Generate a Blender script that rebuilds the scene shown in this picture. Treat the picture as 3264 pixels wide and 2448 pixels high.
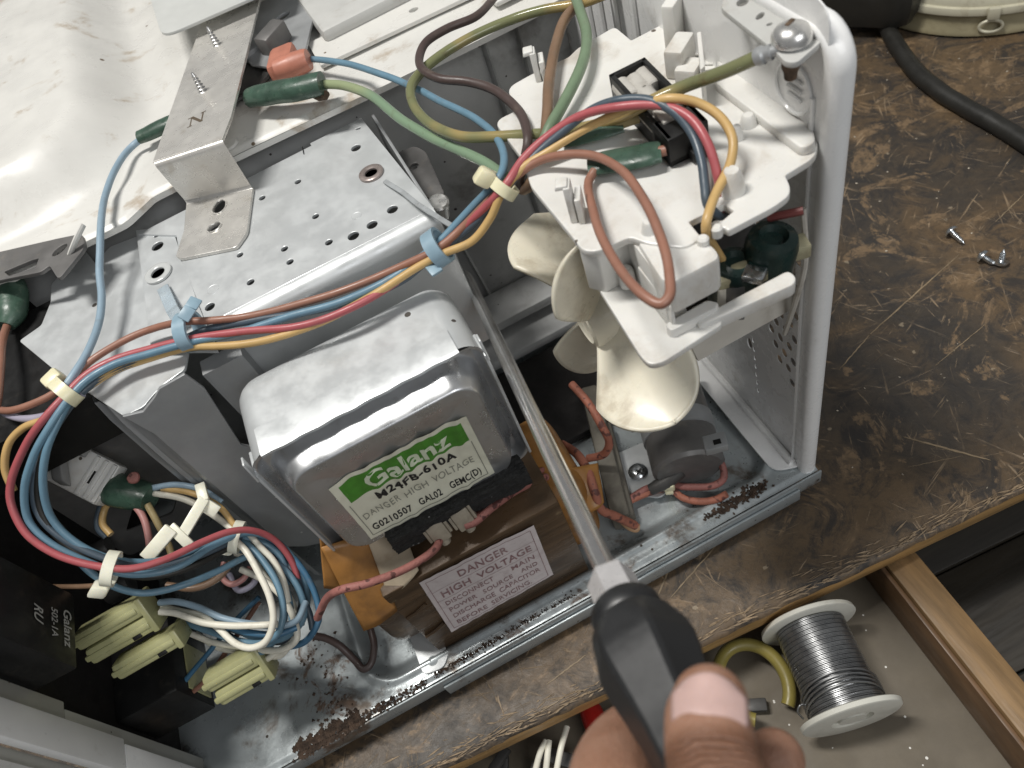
import bpy, bmesh, math, random
from mathutils import Vector, Matrix, noise as mnoise

for o in list(bpy.data.objects):
    bpy.data.objects.remove(o, do_unlink=True)
scene = bpy.context.scene
COL = scene.collection
random.seed(7)

# ------------------------------------------------------------------ camera
cam_d = bpy.data.cameras.new('camera')
cam = bpy.data.objects.new('camera', cam_d)
COL.objects.link(cam)
cam.matrix_world = Matrix(((0.88135, 0.46848, -0.06123, -0.13563),
                           (-0.39850, 0.66748, -0.62902, -0.15591),
                           (-0.25382, 0.57878, 0.77498, 0.37187),
                           (0, 0, 0, 1)))
cam_d.sensor_width = 36.0
cam_d.lens = 27.03
cam_d.clip_start = 0.01
cam_d.clip_end = 50
cam_d.dof.use_dof = True
cam_d.dof.focus_distance = 0.33
cam_d.dof.aperture_fstop = 16.0
scene.camera = cam

# ------------------------------------------------------------------ light
world = bpy.data.worlds.new('World')
scene.world = world
world.use_nodes = True
wb = world.node_tree.nodes['Background']
wb.inputs['Color'].default_value = (0.96, 0.98, 1.0, 1)
wb.inputs['Strength'].default_value = 0.17

def area_lamp(name, loc, target, sx, sy, power, col):
    d = bpy.data.lights.new(name, 'AREA')
    d.shape = 'RECTANGLE'; d.size = sx; d.size_y = sy
    d.energy = power; d.color = col
    o = bpy.data.objects.new(name, d); COL.objects.link(o)
    o.location = loc
    o.rotation_euler = (Vector(target) - Vector(loc)).to_track_quat('-Z', 'Y').to_euler()
    return o
area_lamp('ceiling_lamp', (-0.47, 0.27, 1.60), (-0.12, 0.08, 0.10), 0.13, 0.48, 22.5, (1.0, 0.975, 0.93))
area_lamp('fill_light', (0.25, -1.25, 1.15), (-0.12, 0.05, 0.10), 0.9, 0.7, 8.5, (0.97, 0.985, 1.0))  # added soft fill from the camera side, lifts faces the main lamp misses

vs = scene.view_settings
vs.view_transform = 'Standard'
vs.look = 'None'
vs.exposure = 0.0
vs.gamma = 1.0
scene.render.engine = 'CYCLES'
scene.cycles.use_denoising = True
scene.cycles.max_bounces = 8

# ------------------------------------------------------------------ materials
def _n(nt, t, **kw):
    n = nt.nodes.new(t)
    for k, v in kw.items():
        setattr(n, k, v)
    return n
def _val(nt, sock, v):
    if isinstance(v, (int, float)) or isinstance(v, tuple):
        sock.default_value = v
    else:
        nt.links.new(v, sock)
def rgba(c): return (c[0], c[1], c[2], 1.0)
def n_noise(nt, co, scale, detail=4, rough=0.55, dist=0.0):
    n = _n(nt, 'ShaderNodeTexNoise'); n.inputs['Scale'].default_value = scale
    n.inputs['Detail'].default_value = detail; n.inputs['Roughness'].default_value = rough
    n.inputs['Distortion'].default_value = dist
    nt.links.new(co, n.inputs['Vector']); return n.outputs['Fac']
def n_ramp(nt, fac, a, b, va=0.0, vb=1.0):
    m = _n(nt, 'ShaderNodeMapRange'); m.interpolation_type = 'SMOOTHSTEP'
    nt.links.new(fac, m.inputs['Value'])
    m.inputs['From Min'].default_value = a; m.inputs['From Max'].default_value = b
    m.inputs['To Min'].default_value = va; m.inputs['To Max'].default_value = vb
    return m.outputs['Result']
def n_mix(nt, fac, a, b, mode='MIX'):
    m = _n(nt, 'ShaderNodeMix', data_type='RGBA', blend_type=mode)
    _val(nt, m.inputs[0], fac)
    for s, v in ((m.inputs[6], a), (m.inputs[7], b)):
        if isinstance(v, tuple): s.default_value = rgba(v)
        else: nt.links.new(v, s)
    return m.outputs[2]
def n_math(nt, op, a, b=0.0):
    m = _n(nt, 'ShaderNodeMath', operation=op)
    _val(nt, m.inputs[0], a); _val(nt, m.inputs[1], b); return m.outputs[0]
def n_map(nt, co, scale=(1, 1, 1), rot=(0, 0, 0)):
    m = _n(nt, 'ShaderNodeMapping'); m.inputs['Scale'].default_value = scale
    m.inputs['Rotation'].default_value = rot
    nt.links.new(co, m.inputs['Vector']); return m.outputs['Vector']

M = {}
def mat(name, col, rough=0.5, metal=0.0, var=0.0, vscale=70, col2=None, dirt=None, specks=None,
        bump=0.0, bscale=400, coat=0.0, sss=0.0, trans=0.0, spec=0.5, rvar=0.1, stretch=None):
    m = bpy.data.materials.new(name); m.use_nodes = True
    nt = m.node_tree; b = nt.nodes['Principled BSDF']
    co = _n(nt, 'ShaderNodeTexCoord').outputs['Object']
    cs = n_map(nt, co, stretch) if stretch else co
    c = col
    if var:
        f = n_noise(nt, cs, vscale, 5, 0.6)
        f = n_ramp(nt, f, 0.3, 0.7)
        if col2 is None:
            c2 = tuple(x * (1 - var) for x in col)
            c1 = tuple(min(1, x * (1 + 0.4 * var)) for x in col)
        else:
            c1, c2 = col, col2
        c = n_mix(nt, f, c1, c2)
    if dirt:                       # (colour, low, high, scale, amount)
        f = n_noise(nt, co, dirt[3], 7, 0.65, 0.3)
        f = n_ramp(nt, f, dirt[1], dirt[2], 0.0, dirt[4])
        c = n_mix(nt, f, c if not isinstance(c, tuple) else c, dirt[0])
    if specks:                     # (colour, density threshold, scale)
        v = _n(nt, 'ShaderNodeTexVoronoi'); v.inputs['Scale'].default_value = specks[2]
        nt.links.new(co, v.inputs['Vector'])
        sel = _n(nt, 'ShaderNodeSeparateColor'); nt.links.new(v.outputs['Color'], sel.inputs[0])
        keep = n_math(nt, 'GREATER_THAN', sel.outputs[0], specks[1])
        rad = n_math(nt, 'MULTIPLY', sel.outputs[1], 0.22)
        dot = n_math(nt, 'LESS_THAN', v.outputs['Distance'], rad)
        f = n_math(nt, 'MULTIPLY', keep, dot)
        c = n_mix(nt, f, c, specks[0])
    _val(nt, b.inputs['Base Color'], rgba(c) if isinstance(c, tuple) else c)
    if rvar:
        f = n_noise(nt, cs, vscale * 1.7 + 20, 4, 0.6)
        r = n_ramp(nt, f, 0.3, 0.7, max(0.02, rough - rvar), min(1, rough + rvar))
        nt.links.new(r, b.inputs['Roughness'])
    else:
        b.inputs['Roughness'].default_value = rough
    b.inputs['Metallic'].default_value = metal
    b.inputs['Specular IOR Level'].default_value = spec
    b.inputs['Coat Weight'].default_value = coat
    b.inputs['Transmission Weight'].default_value = trans
    if sss:
        b.inputs['Subsurface Weight'].default_value = sss
        b.inputs['Subsurface Radius'].default_value = (0.004, 0.003, 0.002)
        b.inputs['Subsurface Scale'].default_value = 1.0
    if bump:
        f = n_noise(nt, cs, bscale, 5, 0.6)
        bm_ = _n(nt, 'ShaderNodeBump'); bm_.inputs['Strength'].default_value = bump
        bm_.inputs['Distance'].default_value = 0.001
        nt.links.new(f, bm_.inputs['Height']); nt.links.new(bm_.outputs[0], b.inputs['Normal'])
    M[name] = m
    return m

GR = (0.30, 0.26, 0.20)
mat('galvanised', (0.62, 0.64, 0.645), 0.40, 0.40, var=0.06, vscale=45, dirt=((0.36, 0.34, 0.31), 0.60, 0.80, 40, 0.3), specks=((0.10, 0.09, 0.08), 0.95, 150), bump=0.02, bscale=900)
mat('galvanised_base', (0.45, 0.49, 0.50), 0.34, 0.5, var=0.10, vscale=40, dirt=((0.13, 0.09, 0.06), 0.53, 0.66, 36, 0.85), specks=((0.06, 0.05, 0.04), 0.86, 260), bump=0.08, bscale=500)
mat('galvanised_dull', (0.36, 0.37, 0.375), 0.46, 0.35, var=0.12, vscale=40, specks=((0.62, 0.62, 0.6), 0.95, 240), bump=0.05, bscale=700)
mat('lid_metal', (0.58, 0.59, 0.60), 0.33, 0.85, var=0.04, vscale=35, dirt=((0.33, 0.33, 0.33), 0.55, 0.7, 120, 0.35), specks=((0.14, 0.13, 0.12), 0.93, 170), bump=0.03, bscale=800)
mat('bracket_metal', (0.68, 0.66, 0.62), 0.30, 0.5, var=0.12, vscale=60, dirt=((0.40, 0.35, 0.28), 0.55, 0.75, 70, 0.5), bump=0.03, bscale=900)
mat('white_enamel', (0.68, 0.67, 0.635), 0.34, 0, var=0.06, vscale=30, dirt=((0.36, 0.28, 0.19), 0.56, 0.72, 34, 0.8), specks=((0.16, 0.12, 0.08), 0.93, 120), bump=0.05, bscale=160)
mat('grey_enamel', (0.50, 0.50, 0.48), 0.42, 0, var=0.10, vscale=40, dirt=((0.26, 0.22, 0.17), 0.56, 0.74, 50, 0.6), specks=((0.10, 0.08, 0.06), 0.93, 200), bump=0.05, bscale=400)
mat('cavity_side', (0.46, 0.465, 0.46), 0.45, 0.2, var=0.15, vscale=25, dirt=((0.14, 0.13, 0.12), 0.52, 0.72, 22, 0.7), specks=((0.06, 0.05, 0.05), 0.9, 220))
mat('white_paint', (0.86, 0.86, 0.85), 0.28, 0, var=0.03, vscale=30, dirt=((0.34, 0.30, 0.25), 0.60, 0.76, 30, 0.6), specks=((0.05, 0.04, 0.03), 0.965, 110), coat=0.2)
mat('white_plastic', (0.72, 0.71, 0.675), 0.36, 0, var=0.04, vscale=55, dirt=((0.40, 0.33, 0.25), 0.50, 0.72, 34, 0.55), specks=((0.12, 0.10, 0.08), 0.90, 170), bump=0.05, bscale=500, sss=0.05)
mat('old_plastic', (0.60, 0.57, 0.51), 0.45, 0, var=0.1, vscale=45, dirt=((0.22, 0.18, 0.13), 0.46, 0.70, 40, 0.7), bump=0.08, bscale=300)
mat('fan_plastic', (0.76, 0.71, 0.58), 0.34, 0, var=0.06, vscale=60, dirt=((0.36, 0.29, 0.19), 0.50, 0.72, 55, 0.55), sss=0.12, bump=0.03, bscale=300)
mat('panel_plastic', (0.50, 0.50, 0.46), 0.42, 0, var=0.05, vscale=50, specks=((0.2, 0.19, 0.16), 0.9, 200))
mat('panel_light', (0.84, 0.84, 0.83), 0.36, 0, var=0.04, vscale=40, dirt=((0.5, 0.48, 0.44), 0.6, 0.75, 60, 0.4))
mat('cream_nylon', (0.78, 0.73, 0.50), 0.34, 0, var=0.08, vscale=120, sss=0.15)
mat('tie_nylon', (0.82, 0.80, 0.66), 0.33, 0, var=0.06, vscale=150, sss=0.15)
mat('connector_yellow', (0.39, 0.385, 0.20), 0.36, 0, var=0.08, vscale=90, dirt=((0.3, 0.28, 0.16), 0.55, 0.75, 90, 0.4), sss=0.1)
mat('black_plastic', (0.012, 0.012, 0.012), 0.42, 0, var=0.2, vscale=90, spec=0.3, dirt=((0.07, 0.06, 0.05), 0.55, 0.75, 120, 0.35))
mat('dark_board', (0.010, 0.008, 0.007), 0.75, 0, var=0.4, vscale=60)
mat('dark_metal', (0.075, 0.073, 0.07), 0.5, 0.3, var=0.3, vscale=60, dirt=((0.15, 0.13, 0.11), 0.55, 0.75, 80, 0.5))
mat('dark_grey_metal', (0.17, 0.165, 0.16), 0.5, 0.4, var=0.2, vscale=60, dirt=((0.26, 0.23, 0.19), 0.55, 0.75, 80, 0.5))
mat('grey_clip', (0.50, 0.48, 0.44), 0.42, 0, var=0.1, vscale=150, dirt=((0.25, 0.22, 0.18), 0.5, 0.75, 150, 0.5))
mat('steel', (0.74, 0.73, 0.71), 0.32, 0.85, var=0.12, vscale=120, rvar=0.08, dirt=((0.24, 0.20, 0.16), 0.60, 0.75, 130, 0.5))
mat('chrome', (0.84, 0.82, 0.80), 0.20, 0.95, var=0.06, vscale=120, rvar=0.05, dirt=((0.30, 0.26, 0.23), 0.58, 0.72, 140, 0.35))
mat('bolster', (0.86, 0.84, 0.84), 0.32, 0.55, var=0.08, vscale=150)
mat('rust_brown', (0.10, 0.065, 0.04), 0.85, 0, var=0.5, vscale=300)
mat('screw_zinc', (0.74, 0.77, 0.79), 0.24, 1.0, var=0.15, vscale=300)
mat('core_brown', (0.115, 0.072, 0.040), 0.34, 0.1, var=0.45, vscale=55, dirt=((0.30, 0.22, 0.13), 0.60, 0.76, 110, 0.7), bump=0.12, bscale=260, stretch=(0.5, 1, 4))
mat('tape_orange', (0.33, 0.155, 0.04), 0.40, 0, var=0.35, vscale=60, dirt=((0.14, 0.07, 0.03), 0.52, 0.72, 60, 0.7), bump=0.1, bscale=200)
mat('paper_tan', (0.52, 0.43, 0.31), 0.6, 0, var=0.15, vscale=60, dirt=((0.28, 0.19, 0.11), 0.52, 0.72, 60, 0.5))
mat('label_paper', (0.80, 0.79, 0.64), 0.40, 0, var=0.05, vscale=80, dirt=((0.55, 0.48, 0.33), 0.58, 0.76, 90, 0.45))
mat('label_green', (0.075, 0.27, 0.03), 0.40, 0, var=0.18, vscale=200, dirt=((0.45, 0.5, 0.3), 0.66, 0.74, 500, 0.5))
mat('label_black', (0.02, 0.02, 0.02), 0.5, 0, rvar=0)
mat('label_grey', (0.30, 0.30, 0.25), 0.5, 0, rvar=0)
mat('label_letters', (0.70, 0.76, 0.58), 0.4, 0, rvar=0)
mat('warning_paper', (0.76, 0.69, 0.69), 0.5, 0, var=0.08, vscale=70, dirt=((0.42, 0.33, 0.33), 0.52, 0.74, 110, 0.5))
mat('warning_ink', (0.26, 0.13, 0.14), 0.5, 0, var=0.5, vscale=500, col2=(0.42, 0.30, 0.30))
mat('foam_black', (0.022, 0.022, 0.022), 0.75, 0, var=0.5, vscale=500, bump=1.0, bscale=800, specks=((0.26, 0.26, 0.26), 0.80, 420))
mat('crumb', (0.075, 0.048, 0.032), 0.85, 0, var=0.6, vscale=300)
mat('ink_brown', (0.10, 0.075, 0.05), 0.5, 0, rvar=0)
mat('glue_patch', (0.62, 0.55, 0.46), 0.35, 0.4, var=0.08, vscale=120)
mat('sleeve_green', (0.05, 0.095, 0.068), 0.35, 0, var=0.3, vscale=150, dirt=((0.22, 0.26, 0.20), 0.56, 0.75, 220, 0.45), bump=0.15, bscale=350)
mat('cap_orange', (0.48, 0.19, 0.13), 0.42, 0, var=0.15, vscale=120, bump=0.05)
mat('ring_ink', (0.34, 0.29, 0.27), 0.36, 0.5, var=0.2, vscale=300)
mat('clear_nylon', (0.80, 0.82, 0.81), 0.15, 0, trans=0.35, rvar=0.03)
mat('blue_tie', (0.27, 0.39, 0.47), 0.38, 0, var=0.12, vscale=150)
mat('blue_tie_dark', (0.10, 0.15, 0.19), 0.40, 0, var=0.2, vscale=120)
for nm, c_, dc in (('wire_blue', (0.135, 0.245, 0.325), 0.5), ('wire_pale_blue', (0.27, 0.37, 0.45), 0.4), ('wire_deep_blue', (0.055, 0.15, 0.25), 0.4),
               ('wire_red', (0.42, 0.10, 0.11), 0.4), ('wire_yellow', (0.56, 0.37, 0.15), 0.35), ('wire_brown', (0.30, 0.145, 0.10), 0.4),
               ('wire_slate', (0.065, 0.09, 0.115), 0.3), ('wire_umber', (0.075, 0.052, 0.047), 0.5), ('wire_tan_brown', (0.21, 0.13, 0.08), 0.5),
               ('wire_green', (0.17, 0.24, 0.15), 0.5), ('wire_white', (0.78, 0.75, 0.64), 0.35), ('wire_lilac', (0.36, 0.34, 0.42), 0.4),
               ('wire_dark_red', (0.20, 0.055, 0.05), 0.4), ('wire_ochre', (0.38, 0.30, 0.15), 0.5), ('wire_pink', (0.50, 0.24, 0.22), 0.4)):
    mat(nm, c_, 0.42, 0, var=0.10, vscale=90, dirt=((0.16, 0.13, 0.10), 0.55, 0.78, 130, dc), bump=0.06, bscale=700)
mat('rubber_cable', (0.022, 0.021, 0.018), 0.48, 0, var=0.2, vscale=60, bump=0.05, bscale=400)
mat('handle_black', (0.008, 0.0085, 0.0095), 0.44, 0, rvar=0.03, vscale=300, spec=1.0)
mat('nail', (0.60, 0.40, 0.36), 0.34, 0, var=0.08, vscale=160, sss=0.2)
mat('solder', (0.36, 0.365, 0.37), 0.34, 0.9, var=0.2, vscale=80)
mat('spool_white', (0.66, 0.65, 0.58), 0.4, 0, var=0.05, vscale=50, dirt=((0.42, 0.38, 0.3), 0.56, 0.75, 60, 0.5))
mat('tin_paint', (0.34, 0.30, 0.19), 0.45, 0.1, var=0.12, vscale=30, dirt=((0.14, 0.11, 0.06), 0.52, 0.72, 40, 0.6))
mat('tin_light', (0.60, 0.57, 0.44), 0.4, 0.1, var=0.1, vscale=40, dirt=((0.25, 0.2, 0.12), 0.56, 0.74, 50, 0.5))
mat('olive_tube', (0.28, 0.23, 0.06), 0.4, 0, var=0.15, vscale=60)
mat('red_plastic', (0.42, 0.02, 0.015), 0.35, 0, var=0.15, vscale=80)
mat('green_cap', (0.012, 0.03, 0.026), 0.35, 0, var=0.3, vscale=120, dirt=((0.13, 0.11, 0.08), 0.55, 0.75, 160, 0.5))
mat('drawer_board', (0.155, 0.13, 0.095), 0.6, 0, var=0.18, vscale=30, dirt=((0.13, 0.11, 0.08), 0.5, 0.74, 25, 0.7), specks=((0.75, 0.73, 0.68), 0.88, 260), bump=0.1, bscale=250)
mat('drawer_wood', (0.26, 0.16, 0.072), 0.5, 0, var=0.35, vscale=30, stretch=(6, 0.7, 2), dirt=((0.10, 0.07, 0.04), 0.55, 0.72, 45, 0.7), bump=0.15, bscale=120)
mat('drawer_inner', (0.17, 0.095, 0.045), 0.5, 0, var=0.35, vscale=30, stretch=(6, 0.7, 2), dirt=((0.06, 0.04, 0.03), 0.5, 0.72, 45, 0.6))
mat('cabinet_dark', (0.032, 0.026, 0.018), 0.6, 0, var=0.4, vscale=25, stretch=(0.5, 6, 2))
mat('floor_teal', (0.05, 0.065, 0.06), 0.5, 0, var=0.2, vscale=20)
mat('edge_wood', (0.42, 0.25, 0.095), 0.45, 0, var=0.35, vscale=35, stretch=(0.8, 5, 6), dirt=((0.09, 0.055, 0.03), 0.58, 0.76, 40, 0.6), bump=0.2, bscale=150)

mat('dusty_duct', (0.17, 0.155, 0.125), 0.6, 0, var=0.3, vscale=60, dirt=((0.07, 0.06, 0.05), 0.48, 0.7, 50, 0.7), bump=0.1, bscale=300)
mat('clear_blue', (0.55, 0.64, 0.70), 0.25, 0, var=0.1, vscale=100, trans=0.3)
mat('strap_grey', (0.36, 0.38, 0.39), 0.35, 0, var=0.15, vscale=100)
mat('closed_end', (0.48, 0.30, 0.17), 0.4, 0, var=0.2, vscale=120, dirt=((0.2, 0.1, 0.06), 0.5, 0.72, 150, 0.5))
mat('grey_guide', (0.30, 0.30, 0.295), 0.45, 0, var=0.15, vscale=80)
mat('bobbin_tan', (0.40, 0.37, 0.24), 0.5, 0, var=0.2, vscale=100, dirt=((0.2, 0.16, 0.1), 0.5, 0.72, 120, 0.6))
mat('relay_ink', (0.42, 0.42, 0.40), 0.5, 0, rvar=0)

# striped earth wire: green with a yellow helix showing in long patches
def earth_material(name, a, b_, lo, hi):
    m = bpy.data.materials.new(name); m.use_nodes = True
    nt = m.node_tree; b = nt.nodes['Principled BSDF']
    co = _n(nt, 'ShaderNodeTexCoord').outputs['Object']
    f = n_ramp(nt, n_noise(nt, co, 26, 2, 0.5), lo, hi)
    c = n_mix(nt, f, a, b_)
    g = n_ramp(nt, n_noise(nt, co, 160, 6, 0.65), 0.55, 0.75, 0, 0.5)
    c = n_mix(nt, g, c, (0.12, 0.09, 0.05))
    nt.links.new(c, b.inputs['Base Color']); b.inputs['Roughness'].default_value = 0.17
    M[name] = m
earth_material('wire_earth', (0.18, 0.19, 0.095), (0.38, 0.275, 0.11), 0.44, 0.60)
earth_material('wire_sage', (0.20, 0.29, 0.19), (0.30, 0.35, 0.20), 0.46, 0.62)

# braided pink lead
def braid_material(name, col, dark):
    m = bpy.data.materials.new(name); m.use_nodes = True
    nt = m.node_tree; b = nt.nodes['Principled BSDF']
    co = _n(nt, 'ShaderNodeTexCoord').outputs['Object']
    f1 = n_ramp(nt, n_noise(nt, n_map(nt, co, (1, 1, 1)), 240, 2, 0.5), 0.56, 0.62)
    f2 = n_ramp(nt, n_noise(nt, co, 70, 4, 0.6), 0.42, 0.7, 0, 0.8)
    c = n_mix(nt, f2, col, tuple(x * 0.55 for x in col))
    c = n_mix(nt, f1, c, dark)
    nt.links.new(c, b.inputs['Base Color']); b.inputs['Roughness'].default_value = 0.62
    bm_ = _n(nt, 'ShaderNodeBump'); bm_.inputs['Strength'].default_value = 0.5; bm_.inputs['Distance'].default_value = 0.0006
    nt.links.new(n_noise(nt, co, 900, 2), bm_.inputs['Height']); nt.links.new(bm_.outputs[0], b.inputs['Normal'])
    M[name] = m
braid_material('braid_pink', (0.34, 0.135, 0.115), (0.10, 0.035, 0.03))
braid_material('braid_salmon', (0.38, 0.14, 0.09), (0.13, 0.05, 0.04))

# rust bleeding through the zinc in the front corner of the base and along its rim
def add_rust(name):
    nt = M[name].node_tree; b = nt.nodes['Principled BSDF']
    co = _n(nt, 'ShaderNodeTexCoord').outputs['Object']
    sx = _n(nt, 'ShaderNodeSeparateXYZ'); nt.links.new(co, sx.inputs[0])
    corner = n_math(nt, 'MULTIPLY', n_math(nt, 'MULTIPLY', n_ramp(nt, sx.outputs[0], -0.247, -0.258), n_ramp(nt, sx.outputs[0], -0.292, -0.272)), n_ramp(nt, sx.outputs[1], 0.075, 0.025))
    rim = n_math(nt, 'MULTIPLY', n_math(nt, 'MULTIPLY', n_ramp(nt, sx.outputs[1], 0.0065, 0.0035), n_ramp(nt, sx.outputs[1], -0.0018, -0.0006)), n_ramp(nt, n_noise(nt, co, 22, 2), 0.42, 0.62, 0.0, 0.6))
    where = n_math(nt, 'MAXIMUM', corner, rim)
    spot = n_ramp(nt, n_math(nt, 'ADD', n_noise(nt, co, 70, 8, 0.72, 0.6), n_math(nt, 'MULTIPLY', where, 0.13)), 0.61, 0.71, 0, 0.9)
    spot = n_math(nt, 'MULTIPLY', spot, n_ramp(nt, where, 0.05, 0.4))
    old = b.inputs['Base Color'].links[0].from_socket
    col = n_mix(nt, n_ramp(nt, n_noise(nt, co, 260, 4), 0.35, 0.65), (0.075, 0.045, 0.028), (0.15, 0.085, 0.048))
    nt.links.new(n_mix(nt, spot, old, col), b.inputs['Base Color'])
    nt.links.new(n_math(nt, 'MULTIPLY', n_math(nt, 'SUBTRACT', 1.0, spot), 0.5), b.inputs['Metallic'])
add_rust('galvanised_base')

# worn bench wood: dark stain rubbed through to tan, fine scratches in many directions
def bench_material():
    m = bpy.data.materials.new('bench_wood'); m.use_nodes = True
    nt = m.node_tree; b = nt.nodes['Principled BSDF']
    co = _n(nt, 'ShaderNodeTexCoord').outputs['Object']
    big = n_noise(nt, co, 7, 5, 0.6, 0.8)
    mid = n_noise(nt, co, 34, 9, 0.74, 1.2)
    fine = n_noise(nt, co, 190, 8, 0.75, 0.6)
    base = n_mix(nt, n_ramp(nt, big, 0.36, 0.58), (0.056, 0.046, 0.036), (0.135, 0.090, 0.050))
    base = n_mix(nt, n_ramp(nt, mid, 0.45, 0.62, 0, 0.9), base, (0.030, 0.027, 0.025))
    base = n_mix(nt, n_ramp(nt, fine, 0.45, 0.7, 0, 0.55), base, (0.030, 0.025, 0.021))
    # rubbed-through blotches
    blot = n_ramp(nt, n_noise(nt, co, 26, 10, 0.70, 1.4), 0.545, 0.60)
    blot = n_math(nt, 'MULTIPLY', blot, n_ramp(nt, fine, 0.40, 0.56, 0.15, 1.0))
    c = n_mix(nt, n_math(nt, 'MULTIPLY', blot, 0.65), base, (0.27, 0.18, 0.10))
    # smears and scratches: stretched noise in several directions, broken up by patches
    tot = None
    for ang, sc, lo, hi, st, ps in ((0.35, 16, 0.62, 0.70, 16, 22), (1.15, 18, 0.62, 0.70, 22, 30), (2.1, 15, 0.63, 0.70, 18, 26), (2.75, 20, 0.62, 0.69, 14, 24), (0.05, 13, 0.63, 0.71, 30, 20),
                                    (0.75, 34, 0.62, 0.68, 9, 34), (1.7, 38, 0.62, 0.68, 8, 38), (2.45, 30, 0.62, 0.68, 10, 30)):
        v = n_map(nt, n_map(nt, co, (1, 1, 1), (0, 0, ang)), (1, st, 1))
        s = n_ramp(nt, n_noise(nt, v, sc, 5, 0.66, 0.5), lo, hi)
        p = n_ramp(nt, n_noise(nt, n_map(nt, co, (1.3, 1, 1), (0, 0, ang * 3)), ps, 4, 0.6), 0.46, 0.60)
        s = n_math(nt, 'MULTIPLY', s, p)
        tot = s if tot is None else n_math(nt, 'MAXIMUM', tot, s)
    c = n_mix(nt, n_math(nt, 'MULTIPLY', tot, 0.80), c, (0.33, 0.24, 0.15))
    # small chips of pale paint or plaster
    v = _n(nt, 'ShaderNodeTexVoronoi'); v.inputs['Scale'].default_value = 120
    nt.links.new(n_map(nt, co, (1, 1, 1)), v.inputs['Vector'])
    sp = _n(nt, 'ShaderNodeSeparateColor'); nt.links.new(v.outputs['Color'], sp.inputs[0])
    d = n_math(nt, 'ADD', v.outputs['Distance'], n_math(nt, 'MULTIPLY', n_noise(nt, co, 700, 3), 0.45))
    chip = n_math(nt, 'MULTIPLY', n_math(nt, 'GREATER_THAN', sp.outputs[0], 0.80),
                  n_math(nt, 'LESS_THAN', d, n_math(nt, 'ADD', n_math(nt, 'MULTIPLY', sp.outputs[1], 0.20), 0.20)))
    c = n_mix(nt, n_math(nt, 'MULTIPLY', chip, 0.6), c, (0.36, 0.29, 0.20))
    nt.links.new(c, b.inputs['Base Color'])
    nt.links.new(n_ramp(nt, mid, 0.3, 0.7, 0.36, 0.62), b.inputs['Roughness'])
    bm_ = _n(nt, 'ShaderNodeBump'); bm_.inputs['Strength'].default_value = 0.35; bm_.inputs['Distance'].default_value = 0.0012
    h = n_math(nt, 'SUBTRACT', n_math(nt, 'ADD', fine, n_math(nt, 'MULTIPLY', mid, 0.6)), n_math(nt, 'MULTIPLY', tot, 0.4))
    nt.links.new(h, bm_.inputs['Height']); nt.links.new(bm_.outputs[0], b.inputs['Normal'])
    M['bench_wood'] = m
bench_material()

def skin_material():
    m = bpy.data.materials.new('skin'); m.use_nodes = True
    nt = m.node_tree; b = nt.nodes['Principled BSDF']
    co = _n(nt, 'ShaderNodeTexCoord').outputs['Object']
    # distance along the thumb, measured from the nail fold towards the knuckle
    K = Vector((-0.1256, -0.1269, 0.231)); T = (Vector((-0.1282, -0.1329, 0.2337)) - K).normalized()
    su = _n(nt, 'ShaderNodeVectorMath', operation='SUBTRACT'); nt.links.new(co, su.inputs[0]); su.inputs[1].default_value = K
    dt = _n(nt, 'ShaderNodeVectorMath', operation='DOT_PRODUCT'); nt.links.new(su.outputs[0], dt.inputs[0]); dt.inputs[1].default_value = T
    s_ = dt.outputs['Value']
    f = n_noise(nt, co, 120, 6, 0.6)
    c = n_mix(nt, n_ramp(nt, f, 0.3, 0.7), (0.40, 0.225, 0.155), (0.32, 0.165, 0.105))
    # the back of the thumb is browner than the finger pads
    br = n_math(nt, 'MULTIPLY', n_ramp(nt, s_, -0.0012, 0.0018), n_ramp(nt, n_noise(nt, co, 60, 3), 0.25, 0.6, 0.55, 1.0))
    c = n_mix(nt, n_math(nt, 'MULTIPLY', br, 0.9), c, (0.185, 0.088, 0.050))
    g = n_noise(nt, co, 900, 3, 0.6)
    c = n_mix(nt, n_ramp(nt, g, 0.5, 0.75, 0, 0.35), c, (0.26, 0.13, 0.08))
    # knuckle folds: wavy creases across the thumb
    wob = n_math(nt, 'MULTIPLY', n_math(nt, 'SUBTRACT', n_noise(nt, co, 170, 3), 0.5), 0.0030)
    ph = n_math(nt, 'MULTIPLY', n_math(nt, 'ADD', s_, wob), 2 * math.pi / 0.00125)
    wv = n_math(nt, 'POWER', n_math(nt, 'MULTIPLY', n_math(nt, 'ADD', n_math(nt, 'SINE', ph), 1.0), 0.5), 3.0)
    msk = n_math(nt, 'MULTIPLY', n_ramp(nt, s_, 0.0012, 0.0026), n_ramp(nt, s_, 0.0085, 0.012, 1, 0))
    wv = n_math(nt, 'MULTIPLY', wv, msk)
    c = n_mix(nt, n_math(nt, 'MULTIPLY', wv, 0.35), c, (0.15, 0.07, 0.045))
    nt.links.new(c, b.inputs['Base Color'])
    b.inputs['Roughness'].default_value = 0.46
    b.inputs['Subsurface Weight'].default_value = 0.15
    b.inputs['Subsurface Radius'].default_value = (0.005, 0.002, 0.001)
    b.inputs['Subsurface Scale'].default_value = 1.0
    bm_ = _n(nt, 'ShaderNodeBump'); bm_.inputs['Strength'].default_value = 0.7; bm_.inputs['Distance'].default_value = 0.0010
    h = n_math(nt, 'ADD', n_math(nt, 'MULTIPLY', n_noise(nt, co, 1100, 4, 0.65), 0.55), n_math(nt, 'MULTIPLY', f, 0.5))
    h = n_math(nt, 'SUBTRACT', h, n_math(nt, 'MULTIPLY', wv, 0.9))
    nt.links.new(h, bm_.inputs['Height']); nt.links.new(bm_.outputs[0], b.inputs['Normal'])
    M['skin'] = m
skin_material()

# ------------------------------------------------------------------ mesh helpers
def V(*a): return Vector(a[0] if len(a) == 1 else a)

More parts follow.
